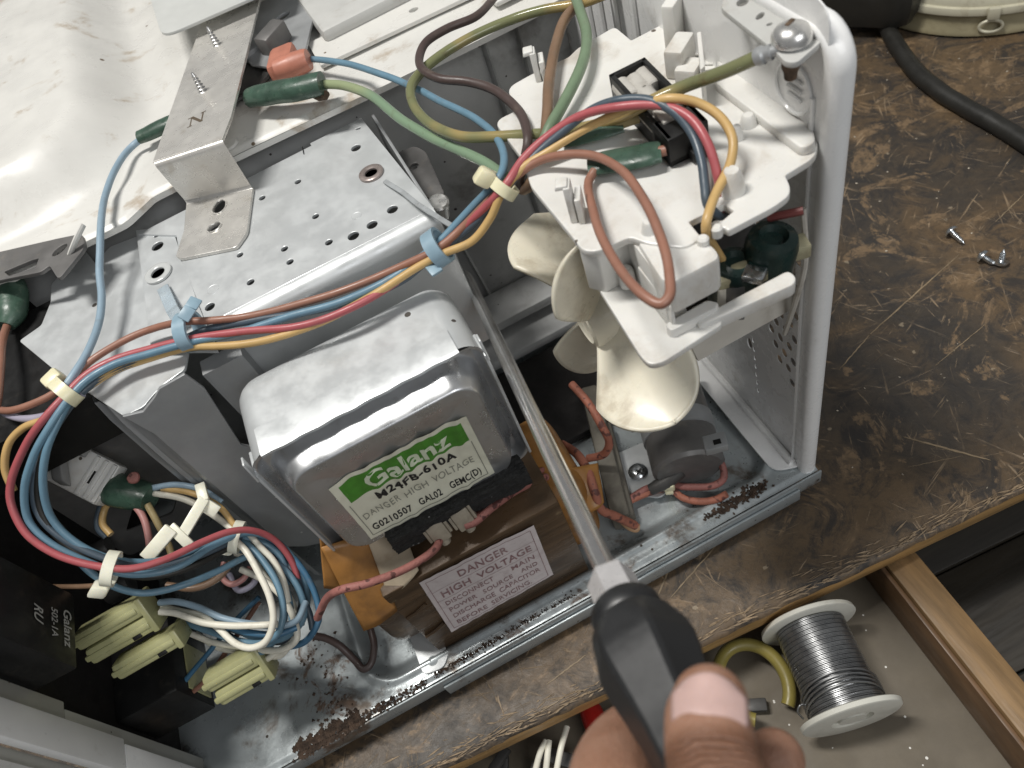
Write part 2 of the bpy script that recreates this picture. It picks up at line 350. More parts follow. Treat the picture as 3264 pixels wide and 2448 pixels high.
def link(name, me, m, parent=None, smooth=True, angle=40):
    o = bpy.data.objects.new(name, me)
    COL.objects.link(o)
    if m is not None and not me.materials:
        me.materials.append(M[m] if isinstance(m, str) else m)
    if smooth and len(me.polygons):
        me.polygons.foreach_set('use_smooth', [True] * len(me.polygons))
        me.set_sharp_from_angle(angle=math.radians(angle))
    if parent is not None:
        o.parent = parent
        if parent.type == 'EMPTY':
            o.location = -Vector(parent.location)
    return o

def mesh(name, vs_, fs, m, parent=None, smooth=True, angle=40):
    me = bpy.data.meshes.new(name)
    me.from_pydata([tuple(v) for v in vs_], [], fs)
    me.validate(); me.update()
    return link(name, me, m, parent, smooth, angle)

def tag(o, label, cat, group=None, kind=None):
    o['label'] = label
    if cat: o['category'] = cat
    if group: o['group'] = group
    if kind: o['kind'] = kind
    return o

def thing(name, label, cat, loc, group=None, kind=None):
    o = bpy.data.objects.new(name, None); COL.objects.link(o)
    o.empty_display_size = 0.02
    o.location = loc
    return tag(o, label, cat, group, kind)

class MB:
    def __init__(s): s.v = []; s.f = []
    def add(s, vs_, fs):
        n = len(s.v); s.v += [tuple(v) for v in vs_]; s.f += [tuple(i + n for i in f) for f in fs]
    def box(s, p0, p1, b=0.0):
        x0, y0, z0 = (min(a, c) for a, c in zip(p0, p1)); x1, y1, z1 = (max(a, c) for a, c in zip(p0, p1))
        s.obox(((x0 + x1) / 2, (y0 + y1) / 2, (z0 + z1) / 2), (1, 0, 0), (0, 1, 0), (0, 0, 1), (x1 - x0, y1 - y0, z1 - z0), b)
    def obox(s, c, ex, ey, ez, size, b=0.0):
        c = V(c); ex = V(ex).normalized(); ey = V(ey).normalized(); ez = V(ez).normalized()
        bm_ = bmesh.new(); bmesh.ops.create_cube(bm_, size=1.0)
        for v in bm_.verts:
            v.co = Vector((v.co.x * size[0], v.co.y * size[1], v.co.z * size[2]))
        if b > 0:
            bmesh.ops.bevel(bm_, geom=bm_.edges[:], offset=min(b, min(size) * 0.45), segments=2, affect='EDGES', profile=0.5)
        bm_.verts.index_update()
        s.add([c + ex * v.co.x + ey * v.co.y + ez * v.co.z for v in bm_.verts], [[v.index for v in f.verts] for f in bm_.faces])
        bm_.free()
    def tube(s, pts, r, seg=10, cap=True, flat=1.0, closed=False):
        pts = [V(p) for p in pts]; n = len(pts)
        rs = r if isinstance(r, (list, tuple)) else [r] * n
        up = Vector((0, 0, 1)); prev = None; rings = []
        for i, p in enumerate(pts):
            a = pts[i - 1] if (i > 0 or closed) else pts[i]; b = pts[(i + 1) % n] if (i < n - 1 or closed) else pts[i]
            t = (b - a).normalized()
            if prev is None:
                nn = t.cross(up)
                if nn.length < 1e-3: nn = t.cross(Vector((1, 0, 0)))
                nn.normalize()
            else:
                nn = (prev - t * prev.dot(t)).normalized()
            prev = nn; bn = t.cross(nn)
            rings.append([p + (nn * math.cos(k / seg * 2 * math.pi) + bn * (math.sin(k / seg * 2 * math.pi) * flat)) * rs[i] for k in range(seg)])
        vs_ = [q for rg in rings for q in rg]; fs = []
        for i in range(n if closed else n - 1):
            for k in range(seg):
                a = i * seg + k; b = i * seg + (k + 1) % seg; j = ((i + 1) % n) * seg
                fs.append((a, b, j + (k + 1) % seg, j + k))
        if cap and not closed:
            fs.append(tuple(range(seg - 1, -1, -1))); fs.append(tuple((n - 1) * seg + k for k in range(seg)))
        s.add(vs_, fs)
    def lathe(s, o, axis, prof, seg=24, ref=None, phase=0.0):
        o = V(o); ax = V(axis).normalized()
        e1 = V(ref) if ref else (Vector((0, 0, 1)) if abs(ax.z) < 0.9 else Vector((1, 0, 0)))
        e1 = (e1 - ax * e1.dot(ax)).normalized(); e2 = ax.cross(e1)
        vs_ = []; fs = []
        for (h, r) in prof:
            for k in range(seg):
                a = phase + k / seg * 2 * math.pi
                vs_.append(o + ax * h + (e1 * math.cos(a) + e2 * math.sin(a)) * r)
        for i in range(len(prof) - 1):
            for k in range(seg):
                fs.append((i * seg + k, i * seg + (k + 1) % seg, (i + 1) * seg + (k + 1) % seg, (i + 1) * seg + k))
        if prof[0][1] > 1e-6: fs.append(tuple(range(seg - 1, -1, -1)))
        if prof[-1][1] > 1e-6: fs.append(tuple((len(prof) - 1) * seg + k for k in range(seg)))
        s.add(vs_, fs)
    def build(s, name, m, parent=None, smooth=True, angle=40):
        me = bpy.data.meshes.new(name); me.from_pydata(s.v, [], s.f); me.validate(); me.update()
        bm_ = bmesh.new(); bm_.from_mesh(me); bmesh.ops.recalc_face_normals(bm_, faces=bm_.faces[:]); bm_.to_mesh(me); bm_.free()
        return link(name, me, m, parent, smooth, angle)

def spline(pts, k=8):
    pts = [V(p) for p in pts]
    if len(pts) < 3: return pts
    P = [pts[0] * 2 - pts[1]] + pts + [pts[-1] * 2 - pts[-2]]
    out = []
    for i in range(1, len(P) - 2):
        p0, p1, p2, p3 = P[i - 1], P[i], P[i + 1], P[i + 2]
        d1 = max((p1 - p0).length, 1e-6) ** .5; d2 = max((p2 - p1).length, 1e-6) ** .5; d3 = max((p3 - p2).length, 1e-6) ** .5
        m1 = ((p1 - p0) / d1 - (p2 - p0) / (d1 + d2) + (p2 - p1) / d2) * d2
        m2 = ((p2 - p1) / d2 - (p3 - p1) / (d2 + d3) + (p3 - p2) / d3) * d2
        for j in range(k):
            t = j / k; t2 = t * t; t3 = t2 * t
            out.append(p1 * (2 * t3 - 3 * t2 + 1) + m1 * (t3 - 2 * t2 + t) + p2 * (-2 * t3 + 3 * t2) + m2 * (t3 - t2))
    out.append(pts[-1])
    return out

def round_poly(pts, r, seg=5):
    """fillet the corners of a 2-D polygon; r is one radius or one per corner"""
    n = len(pts); out = []
    rs = r if isinstance(r, (list, tuple)) else [r] * n
    for i in range(n):
        p = Vector(pts[i][:2]); a = Vector(pts[i - 1][:2]); b = Vector(pts[(i + 1) % n][:2])
        da = (a - p); db = (b - p); rr = min(rs[i], da.length * 0.48, db.length * 0.48)
        if rr < 1e-5: out.append((p.x, p.y)); continue
        q0 = p + da.normalized() * rr; q1 = p + db.normalized() * rr
        for k in range(seg + 1):
            t = k / seg
            q = q0 * (1 - t) ** 2 + p * (2 * t * (1 - t)) + q1 * t * t
            out.append((q.x, q.y))
    return out

def ell(cx, cy, rx, ry=None, ang=0.0, n=14):
    ry = ry or rx
    return [(cx + math.cos(t) * rx * math.cos(ang) - math.sin(t) * ry * math.sin(ang),
             cy + math.cos(t) * rx * math.sin(ang) + math.sin(t) * ry * math.cos(ang)) for t in (k / n * 2 * math.pi for k in range(n))]

def plate_mesh(outline, holes, thick, bevel=0.0):
    cu = bpy.data.curves.new('plate', 'CURVE'); cu.dimensions = '2D'; cu.fill_mode = 'BOTH'
    cu.extrude = thick / 2; cu.bevel_depth = bevel; cu.bevel_resolution = 1
    for poly in [outline] + list(holes):
        sp = cu.splines.new('POLY'); sp.points.add(len(poly) - 1)
        for q, p in zip(sp.points, poly): q.co = (p[0], p[1], 0, 1)
        sp.use_cyclic_u = True
    o = bpy.data.objects.new('plate', cu)
    me = bpy.data.meshes.new_from_object(o)
    bpy.data.objects.remove(o); bpy.data.curves.remove(cu)
    return me

def plate(name, plane, at, outline, holes, thick, m, parent=None, bevel=0.0002, fn=None):
    """flat sheet with real holes; plane 'z' takes (x, y), 'x' takes (y, z), 'y' takes (x, z)"""
    me = plate_mesh(outline, holes, thick, bevel)
    for v in me.vertices:
        a, b, c = v.co
        v.co = {'z': (a, b, at + c), 'x': (at + c, a, b), 'y': (a, at - c, b)}[plane]
        if fn: v.co = fn(Vector(v.co))
    me.update()
    return link(name, me, m, parent, True, 30)

def height_grid(name, x0, x1, y0, y1, nx, ny, fn, m, parent=None):
    vs_ = []; fs = []
    for j in range(ny + 1):
        for i in range(nx + 1):
            vs_.append(fn(x0 + (x1 - x0) * i / nx, y0 + (y1 - y0) * j / ny))
    for j in range(ny):
        for i in range(nx):
            a = j * (nx + 1) + i
            fs.append((a, a + 1, a + nx + 2, a + nx + 1))
    return mesh(name, vs_, fs, m, parent, True, 60)

def ss(a, b, x):
    t = max(0.0, min(1.0, (x - a) / (b - a))); return t * t * (3 - 2 * t)

def rrect_sd(x, y, x0, x1, y0, y1, r):
    cx = (x0 + x1) / 2; cy = (y0 + y1) / 2
    qx = abs(x - cx) - (x1 - x0) / 2 + r; qy = abs(y - cy) - (y1 - y0) / 2 + r
    return math.hypot(max(qx, 0), max(qy, 0)) + min(max(qx, qy), 0) - r

def text_mesh(txt, size, bold=0.0, shear=0.0, xscale=1.0, align='LEFT', spacing=1.0):
    cu = bpy.data.curves.new('txt', 'FONT'); cu.body = txt; cu.size = size
    cu.offset = bold; cu.shear = shear; cu.align_x = align; cu.space_character = spacing
    cu.resolution_u = 3
    o = bpy.data.objects.new('txt', cu); me = bpy.data.meshes.new_from_object(o)
    bpy.data.objects.remove(o); bpy.data.curves.remove(cu)
    for v in me.vertices: v.co.x *= xscale
    return me

def print_on(name, items, fn, m, parent):
    """flat lettering: items = (text, size, x, y, bold, width, spacing, shear); fn maps (x, y) on the sheet to a point in space"""
    mb = MB()
    for (t, s, x, y, bold, xs, spc, sh) in items:
        me = text_mesh(t, s, bold, sh, 1.0, 'LEFT', spc)
        lo_ = min(v.co.x for v in me.vertices); hi_ = max(v.co.x for v in me.vertices)
        for v in me.vertices: v.co.x = (v.co.x - lo_) * xs / (hi_ - lo_)
        bm_ = bmesh.new(); bm_.from_mesh(me); bpy.data.meshes.remove(me)
        bmesh.ops.triangulate(bm_, faces=bm_.faces[:])
        bmesh.ops.subdivide_edges(bm_, edges=[e for e in bm_.edges if e.calc_length() > 0.0016], cuts=2)
        bm_.verts.index_update()
        mb.add([fn(v.co.x + x, v.co.y + y) for v in bm_.verts], [[v.index for v in f.verts] for f in bm_.faces])
        bm_.free()
    me = bpy.data.meshes.new(name); me.from_pydata(mb.v, [], mb.f); me.update()
    return link(name, me, m, parent, False)

def wire(name, label, pts, r, m, group=None, k=7, jit=0.0003, cat='wire'):
    ps = spline(pts, k)
    q = []
    for p in ps:
        n_ = mnoise.noise_vector(p * 60) * jit
        q.append(p + n_)
    mb = MB(); mb.tube(q, r, 10)
    o = mb.build(name, m, None, True, 60)
    if label: tag(o, label, cat, group)
    return o

def sleeve(pts, rs, m, parent, name='insulating_sleeve', flat=0.7):
    mb = MB(); ps = spline(pts, 6); n = len(ps)
    rr = []
    for i in range(n):
        t = i / (n - 1) * (len(rs) - 1); a = int(min(t, len(rs) - 2)); rr.append(rs[a] + (rs[a + 1] - rs[a]) * (t - a))
    ps = [p + mnoise.noise_vector(p * 90) * 0.0006 for p in ps]
    mb.tube(ps, rr, 16, True, flat)
    return mb.build(name, m, parent, True, 50)

def screw_head(mb, c, axis, r, h):
    mb.lathe(c, axis, [(0, r), (h * 0.35, r), (h * 0.75, r * 0.8), (h, r * 0.45), (h, 0.0)], 20)

# ================================================================== SETTING: bench, drawer, floor
BZ = -0.012
E0 = V((-0.2181, -0.0347, -0.012)); E1 = V((0.0829, -0.0543, -0.012))
edge_dir = (E1 - E0).normalized(); edge_n = Vector((edge_dir.y, -edge_dir.x, 0))     # edge_n points out of the bench, to the viewer
if edge_n.y > 0: edge_n = -edge_n
bench = thing('workbench', 'dark worn wooden workbench under the opened microwave oven', 'workbench', (0.1, 0.3, -0.8))
def bench_top():
    vs_ = []; fs = []
    xs = [i * 0.004 for i in range(-150, 190)]
    prof = [(-1.4, 0), (-0.25, 0), (-0.02, 0), (-0.006, 0), (-0.0025, -0.0005), (-0.0006, -0.0018), (0.0, -0.0030), (-0.0004, -0.0036)]
    for sx in xs:
        for (d, z) in prof:
            j = mnoise.noise(Vector((sx * 60, 3.1, 0))) * 0.0011 + mnoise.noise(Vector((sx * 220, 7.7, 0))) * 0.0006
            jj = j if d > -0.01 else 0
            p = E0 + edge_dir * sx + edge_n * (d + jj)
            vs_.append((p.x, p.y, BZ + z + (jj * 0.25 if z < 0 else 0)))
    n = len(prof)
    for i in range(len(xs) - 1):
        for k in range(n - 1):
            a = i * n + k; fs.append((a, a + 1, a + n + 1, a + n))
    return mesh('bench_top', vs_, fs, 'bench_wood', bench, True, 50)
bench_top()
def edge_strip():
    mb = MB()
    c = E0 + edge_dir * 0.08 + edge_n * (-0.012)
    mb.obox((c.x, c.y, BZ - 0.0105), edge_dir, edge_n, (0, 0, 1), (1.4, 0.0222, 0.0145), 0.0012)
    return mb.build('edge_strip', 'edge_wood', bench)
edge_strip()
def worn_fringe():
    rnd = random.Random(3); mb = MB()
    x = -0.05
    while x < 0.40:                                  # raw fibres along the rubbed front edge
        L = rnd.uniform(0.002, 0.012); w = rnd.uniform(0.0001, 0.00045)
        d = -abs(rnd.gauss(0.001, 0.004)) - 0.0008
        a = rnd.gauss(0.0, 0.16)
        t = (edge_dir * math.cos(a) + edge_n * math.sin(a)); s_ = Vector((-t.y, t.x, 0))
        p = E0 + edge_dir * x + edge_n * d; zz = BZ + 0.0003
        mb.add([(p.x - t.x * L / 2, p.y - t.y * L / 2, zz), (p.x + s_.x * w, p.y + s_.y * w, zz + 0.0002), (p.x + t.x * L / 2, p.y + t.y * L / 2, zz), (p.x - s_.x * w, p.y - s_.y * w, zz)], [(0, 1, 2, 3)])
        x += rnd.uniform(0.0002, 0.0016)
    o = mb.build('worn_fibres', 'worn_fibre', bench, False); o['kind'] = 'stuff'
mat('worn_fibre', (0.30, 0.215, 0.13), 0.6, 0, var=0.4, vscale=80, rvar=0)
mat('scratch_wood', (0.30, 0.225, 0.14), 0.6, 0, var=0.35, vscale=150, rvar=0)
worn_fringe()
def scratch(a, b, w, bend=0.0):
    a = V(a); b = V(b); d = (b - a); L = d.length; d.normalize(); s_ = Vector((-d.y, d.x, 0)); vs_ = []; fs = []
    n = 26
    for i in range(n + 1):
        t = i / n
        ww = w * (0.25 + 0.75 * math.sin(math.pi * t) ** 0.5) * (0.55 + 0.6 * abs(mnoise.noise(Vector((t * 9, L * 77, 1)))))
        c = a + d * (L * t) + s_ * (bend * math.sin(math.pi * t) + 0.0003 * mnoise.noise(Vector((t * 12, 0, L * 50))))
        vs_ += [(c.x - s_.x * ww, c.y - s_.y * ww, BZ + 0.0003), (c.x + s_.x * ww, c.y + s_.y * ww, BZ + 0.0003)]
    for i in range(n): fs.append((2 * i, 2 * i + 1, 2 * i + 3, 2 * i + 2))
    mesh('scratch', vs_, fs, 'scratch_wood', bench, False)
for a, b, w in (((-0.0922, -0.0159, -0.012), (-0.0438, 0.0014, -0.012), 0.0005), ((-0.0974, -0.012, -0.012), (-0.0813, 0.0001, -0.012), 0.0006), ((0.0586, -0.0014, -0.012), (0.0826, -0.0341, -0.012), 0.0008),
                ((0.0888, 0.0621, -0.012), (0.168, 0.0811, -0.012), 0.0006), ((0.0598, 0.0515, -0.012), (0.0897, 0.0623, -0.012), 0.0004), 
                ((-0.1671, -0.0233, -0.012), (-0.1429, -0.02, -0.012), 0.0005), ((-0.1951, -0.0339, -0.012), (-0.1588, -0.0327, -0.012), 0.0003), ((0.2015, 0.0892, -0.012), (0.2302, 0.0971, -0.012), 0.0004),
                ((0.1019, 0.0254, -0.012), (0.142, 0.0327, -0.012), 0.0003),
                ((0.0481, -0.0165, -0.012), (0.074, -0.0253, -0.012), 0.0002)):
    scratch(a, b, w)
def chips():
    rnd = random.Random(11)
    me = bpy.data.meshes.new('chip')
    me.from_pydata([(0, 0, 0.0003), (1, 0.1, 0), (0.4, 0.9, 0), (-0.5, 0.7, 0), (-1, -0.1, 0), (-0.3, -0.8, 0), (0.6, -0.7, 0)], [], [(0, i, i % 6 + 1) for i in range(1, 7)])
    me.materials.append(M['chip_pale'])
    mb = MB()
    for i in range(90):
        x = rnd.uniform(0.02, 0.34); y = rnd.uniform(-0.05, 0.30); s_ = rnd.uniform(0.0002, 0.0009); a = rnd.uniform(0, 6.28); e = rnd.uniform(0.4, 1)
        mb.add([(x + s_ * (v.co.x * math.cos(a) - v.co.y * e * math.sin(a)), y + s_ * (v.co.x * math.sin(a) + v.co.y * e * math.cos(a)), BZ + 0.0004 + v.co.z) for v in me.vertices], [tuple(p.vertices) for p in me.polygons])
    o = mb.build('pale_chips', 'chip_pale', bench, False); o['kind'] = 'stuff'
    bpy.data.meshes.remove(me)
mat('chip_pale', (0.55, 0.48, 0.38), 0.6, 0, var=0.5, vscale=60, rvar=0)
chips()

# open drawer below the bench edge
drawer = thing('drawer', 'open wooden drawer with pale bottom board under the bench edge', 'drawer', (-0.15, -0.12, -0.066))
DZ = -0.062
mb = MB(); mb.box((-0.42, -0.34, DZ - 0.004), (0.020, 0.06, DZ)); mb.build('bottom_board', 'drawer_board', drawer)
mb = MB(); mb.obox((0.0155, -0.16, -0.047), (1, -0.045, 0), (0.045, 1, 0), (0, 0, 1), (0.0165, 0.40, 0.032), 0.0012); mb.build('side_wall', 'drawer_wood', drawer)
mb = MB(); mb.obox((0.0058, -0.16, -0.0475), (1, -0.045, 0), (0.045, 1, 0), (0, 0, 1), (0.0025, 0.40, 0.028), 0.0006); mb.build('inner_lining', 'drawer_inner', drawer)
# dark cupboard beside the drawer
cup = thing('cupboard', 'dark brown cupboard planks right of the open drawer', 'cupboard', (0.2, -0.15, -0.6))
for i, (y0, y1, z) in enumerate(((-0.055, 0.05, -0.118), (-0.118, -0.056, -0.121), (-0.150, -0.120, -0.119))):
    mb = MB(); mb.obox((0.25, (y0 + y1) / 2, z), (1, -0.06, 0), (0.06, 1, 0), (0, 0, 1), (0.44, y1 - y0, 0.012), 0.001); mb.build('plank', 'cabinet_dark', cup)
mb = MB(); mb.box((-1.2, -1.4, -0.83), (1.6, 1.9, -0.80)); fl = mb.build('floor', 'floor_teal'); tag(fl, 'dim blue grey floor far below the drawer', None, kind='structure')

# ================================================================== MICROWAVE OVEN
oven = thing('microwave_oven', 'opened microwave oven with its cover removed, metal chassis and parts exposed', 'microwave oven', (-0.15, 0.15, -0.012))

# ---- base plate with pressed rim
def base_z(x, y):
    sd = rrect_sd(x, y, -0.243, -0.012, 0.0095, 0.30, 0.016)
    h = 0.0075 - 0.0050 * ss(0.0015, -0.007, sd)
    h += 0.0016 * math.exp(-((sd - 0.0015) / 0.0022) ** 2)
    if y < 0.0: h -= 0.001
    h += 0.0003 * mnoise.noise(Vector((x * 40, y * 40, 0)))
    return h
base = height_grid('base_plate', -0.345, 0.004, -0.0022, 0.20, 300, 150, lambda x, y: (x, y, base_z(x, y)), 'galvanised_base', oven)
mb = MB(); mb.box((-0.345, -0.0036, -0.0045), (0.0055, -0.0024, 0.0062), 0.0005); mb.build('side_skirt', 'galvanised_base', base)
mb = MB(); mb.box((-0.212, -0.0052, -0.0085), (-0.008, -0.0038, 0.0015), 0.0005); mb.build('lower_flange', 'galvanised_base', base)
for fx in (-0.2175, -0.085):
    mb = MB(); mb.box((fx - 0.016, 0.004, -0.0118), (fx + 0.016, 0.03, 0.000), 0.001); mb.build('foot', 'black_plastic', base)

# ---- rear panel: sheet with vents, rolled edge, corner rounding
RX = -0.003
holes = []
for r in range(11):
    for c_ in range(7):
        y = 0.0118 + c_ * 0.0062 + (0.0031 if r % 2 else 0); z = 0.072 + r * 0.0078
        if z < 0.072 + c_ * 0.0095 - 0.004: continue
        holes.append(ell(y, z, 0.0021, 0.0027, 0, 10))
for r in range(7):
    holes.append(ell(0.0375 + 0.0006 * r, 0.036 + r * 0.0062, 0.0009, 0.0020, 0, 8))
for y, z, a, b in ((0.044, 0.068, 0.0020, 0.0038), (0.050, 0.083, 0.0022, 0.0062), (0.051, 0.098, 0.0016, 0.0032), (0.060, 0.078, 0.0016, 0.006), (0.058, 0.094, 0.0016, 0.0045), (0.0465, 0.104, 0.0015, 0.003)):
    holes.append(ell(y, z, a, b, 0, 10))
for c_ in range(5):
    for r in range(9):
        holes.append(ell(0.064 + c_ * 0.006, 0.05 + r * 0.0095 + (0.0047 if c_ % 2 else 0), 0.0017, 0.003, 0, 8))
out = round_poly([(0.0035, 0.0005), (0.36, 0.0005), (0.36, 0.252), (0.0035, 0.252)], [0.001, 0.001, 0.001, 0.008])
rear = plate('rear_panel', 'x', RX, out, holes, 0.0005, 'white_paint', oven, 0.0)
def rolled_edge():
    prof = [(RX - 0.0006, 0.0042), (RX - 0.0010, 0.0022), (RX - 0.0006, 0.0004), (RX + 0.0012, -0.0010), (RX + 0.0034, -0.0016), (RX + 0.0058, -0.0012), (RX + 0.0073, 0.0004), (RX + 0.0078, 0.003), (RX + 0.0078, 0.012)]
    vs_ = []; fs = []
    zs = [0.0005 + i * 0.0122 for i in range(20)]
    top = 0.0005 + 19 * 0.0122
    steps = [(z, 0.0) for z in zs] + [(top + 0.010 * math.sin(a * math.pi / 12), 0.010 * (1 - math.cos(a * math.pi / 12))) for a in range(1, 7)]
    steps += [(top + 0.010, 0.010 + i * 0.05) for i in range(1, 7)]
    for (z, dy) in steps:
        for (x, y) in prof:
            k = min(1.0, dy / 0.010)
            vs_.append((x, y * (1 - k) + dy + 0.0 , z + (0.0024 - y) * 0.9 * k if k > 0 else z))
    n = len(prof)
    for i in range(len(steps) - 1):
        for j in range(n - 1):
            a = i * n + j; fs.append((a, a + 1, a + n + 1, a + n))
    o = mesh('rolled_edge', vs_, fs, 'white_paint', rear, True, 70)
    return o
rolled_edge()
# wide inner return of the panel (soft bead) and its foot flange on the base
mb = MB(); mb.tube([(RX - 0.0006, 0.008, 0.012), (RX - 0.0006, 0.008, 0.222)], 0.0009, 8); mb.build('edge_bead', 'white_paint', rear)
plate('foot_flange', 'z', 0.0092, round_poly([(-0.0155, 0.0075), (-0.0035, 0.0035), (-0.0035, 0.13), (-0.0155, 0.13)], [0.006, 0.001, 0, 0.002]), [], 0.0012, 'white_paint', rear)
mb = MB(); mb.tube([(RX - 0.0022, 0.006, 0.0108), (RX - 0.0022, 0.15, 0.0108)], 0.0021, 8); mb.build('bottom_bead', 'white_paint', rear)
# pressed protective-earth mark: ring with three bars
mb = MB()
ring = [(RX - 0.0007, 0.0175 + 0.0085 * math.cos(t) , 0.221 + 0.0085 * math.sin(t)) for t in (i / 28 * 2 * math.pi for i in range(28))]
mb.tube(ring, 0.0007, 6, False, 1.0, True)
for dz, w in ((-0.003, 0.0042), (0.0, 0.0042), (0.003, 0.0042)):
    mb.tube([(RX - 0.0007, 0.0175 - w, 0.221 + dz), (RX - 0.0007, 0.0175 + w * 0.6, 0.221 + dz)], 0.0006, 6)
mb.build('earth_mark', 'white_paint', rear)
# vertical pressed ribs on the far part of the rear panel
for y in (0.118, 0.135, 0.150, 0.163):
    mb = MB(); mb.tube([(RX - 0.001, y, 0.02), (RX - 0.001, y, 0.24)], 0.0022, 8, True, 0.6); mb.build('rib', 'white_paint', rear)

# earth tab bent forward from the rear panel, with a big pan head screw
tab = plate('earth_tab', 'z', 0.2400, round_poly([(-0.0116, 0.0428, 0.24)[:2], (-0.014, 0.0127, 0.24)[:2], (-0.0154, 0.0053, 0.24)[:2], (-0.0135, 0.0031, 0.24)[:2], (-0.0028, 0.0066, 0.24)[:2], (0.0033, 0.0444, 0.24)[:2], (-0.0011, 0.0501, 0.24)[:2]], [0.003, 0.001, 0.002, 0.002, 0.0005, 0.0005, 0.003]),
            [ell(*(-0.0058, 0.0397, 0.24)[:2], 0.0026, 0.0019, 0.6), ell(*(-0.0068, 0.0294, 0.24)[:2], 0.0022, 0.0012, 0.5), ell(*(-0.0076, 0.0238, 0.24)[:2], 0.0012, 0.0008)], 0.0014, 'grey_enamel', oven)
tab['label'] = 'scuffed metal earth tab bent forward from the rear panel'
SCR = V((-0.009, 0.0117, 0.2408))
mb = MB(); screw_head(mb, (SCR.x, SCR.y, 0.2418), (0, 0, 1), 0.0056, 0.0046); mb.build('screw_head', 'steel', tab)
mb = MB(); mb.lathe((SCR.x, SCR.y, 0.2392), (0, 0, -1), [(0, 0.0027), (0.006, 0.0026), (0.0075, 0.0020), (0.0095, 0.0018), (0.0095, 0)], 10); mb.build('screw_shank', 'rust_brown', tab)
mb = MB(); mb.obox((SCR.x, SCR.y + 0.001, 0.24645), (1, 0.4, 0), (-0.4, 1, 0), (0, 0, 1), (0.0034, 0.0013, 0.0006), 0.0002); mb.build('screw_recess', 'rust_brown', tab)

# ---- cavity: white enamel top with pressed plateau, side wall, rear raised block
def cav_z(x, y):
    z = 0.192
    sd = rrect_sd(x, y, -0.62, -0.224, 0.218, 0.62, 0.05)
    z += 0.022 * ss(0.016, -0.018, sd)
    sd2 = rrect_sd(x, y, -0.62, -0.315, 0.262, 0.62, 0.03)
    z -= 0.010 * ss(0.010, -0.010, sd2)
    sd3 = abs(sd - 0.030); z += 0.0012 * math.exp(-(sd3 / 0.005) ** 2)
    z += 0.0006 * mnoise.noise(Vector((x * 25, y * 25, 0.3)))
    return z
def cav_edge(x):
    # front edge of the enamelled top, with the notch beside the bracket
    if x < -0.232: return 0.1795 + 0.001 * math.sin(x * 60)
    if x < -0.219: return 0.1795 + (x + 0.232) / 0.013 * 0.0085
    return 0.188 - ss(-0.2, -0.05, x) * 0.0045
def cav_pt(x, t):
    e = cav_edge(x); y = e + (0.62 - e) * t ** 1.6
    return (x, y, cav_z(x, y) - 0.0016 * ss(0.004, 0.0, y - e))
cav = height_grid('cavity_top', -0.62, -0.004, 0, 1, 200, 120, cav_pt, 'white_enamel', oven)
cav['label'] = 'stained white enamelled top of the cooking cavity'
def cav_lip(x, t):
    e = cav_edge(x)
    return (x, e + 0.0002 * t, 0.1905 - 0.003 * t)
height_grid('front_lip', -0.62, -0.004, 0, 1, 200, 1, cav_lip, 'white_enamel', cav)
# raised rear block and its seam
mb = MB(); mb.obox((-0.030, 0.306, 0.1975), (1, 0.03, 0), (-0.03, 1, 0), (0, 0, 1), (0.172, 0.13, 0.008), 0.003); mb.build('raised_block', 'grey_enamel', cav)
plate('seam_flange', 'z', 0.1942, [(-0.122, 0.2205), (0.01, 0.2150), (0.01, 0.242), (-0.122, 0.248)], [ell(-0.068, 0.2295, 0.0028, 0.0024)], 0.0016, 'white_enamel', cav)
mb = MB(); mb.box((-0.036, 0.196, 0.1938), (-0.004, 0.212, 0.1965), 0.0012); mb.build('raised_pad', 'white_enamel', cav)
mb = MB(); mb.lathe((-0.178, 0.196, 0.1925), (0, 0, 1), [(0, 0.0052), (0.0008, 0.0045), (0.0010, 0.003), (0.0006, 0.0)], 16); mb.build('pressed_dimple', 'white_enamel', cav)
# cavity side wall, with pressed ribs and floor steps
side = height_grid('cavity_side_wall', -0.30, -0.004, 0.0, 0.190, 60, 40, lambda x, z: (x, 0.1985 - 0.006 * ss(-0.105, -0.080, x) + 0.004 * ss(-0.06, -0.03, x), z), 'cavity_side', oven)
def strip(x0, z0, x1, z1, w, nm='pressed_rib'):
    mb = MB(); mb.tube([(x0, 0.1935, z0), (x1, 0.1935, z1)], w, 8, True, 0.5); mb.build(nm, 'cavity_side', side)
strip(-0.102, 0.145, -0.09, 0.01, 0.0022); strip(-0.048, 0.185, -0.045, 0.02, 0.003); strip(-0.030, 0.185, -0.028, 0.06, 0.002)
mb = MB(); mb.box((-0.12, 0.165, 0.026), (-0.02, 0.1925, 0.034), 0.003); mb.box((-0.12, 0.150, 0.012), (-0.02, 0.1925, 0.020), 0.003); mb.build('floor_step', 'cavity_side', side)
mb = MB(); mb.box((-0.118, 0.082, 0.004), (-0.048, 0.150, 0.0105), 0.002); mb.build('dark_void_sheet', 'dark_board', oven)  # dark sheet added on the base, shade of the void put into its colour

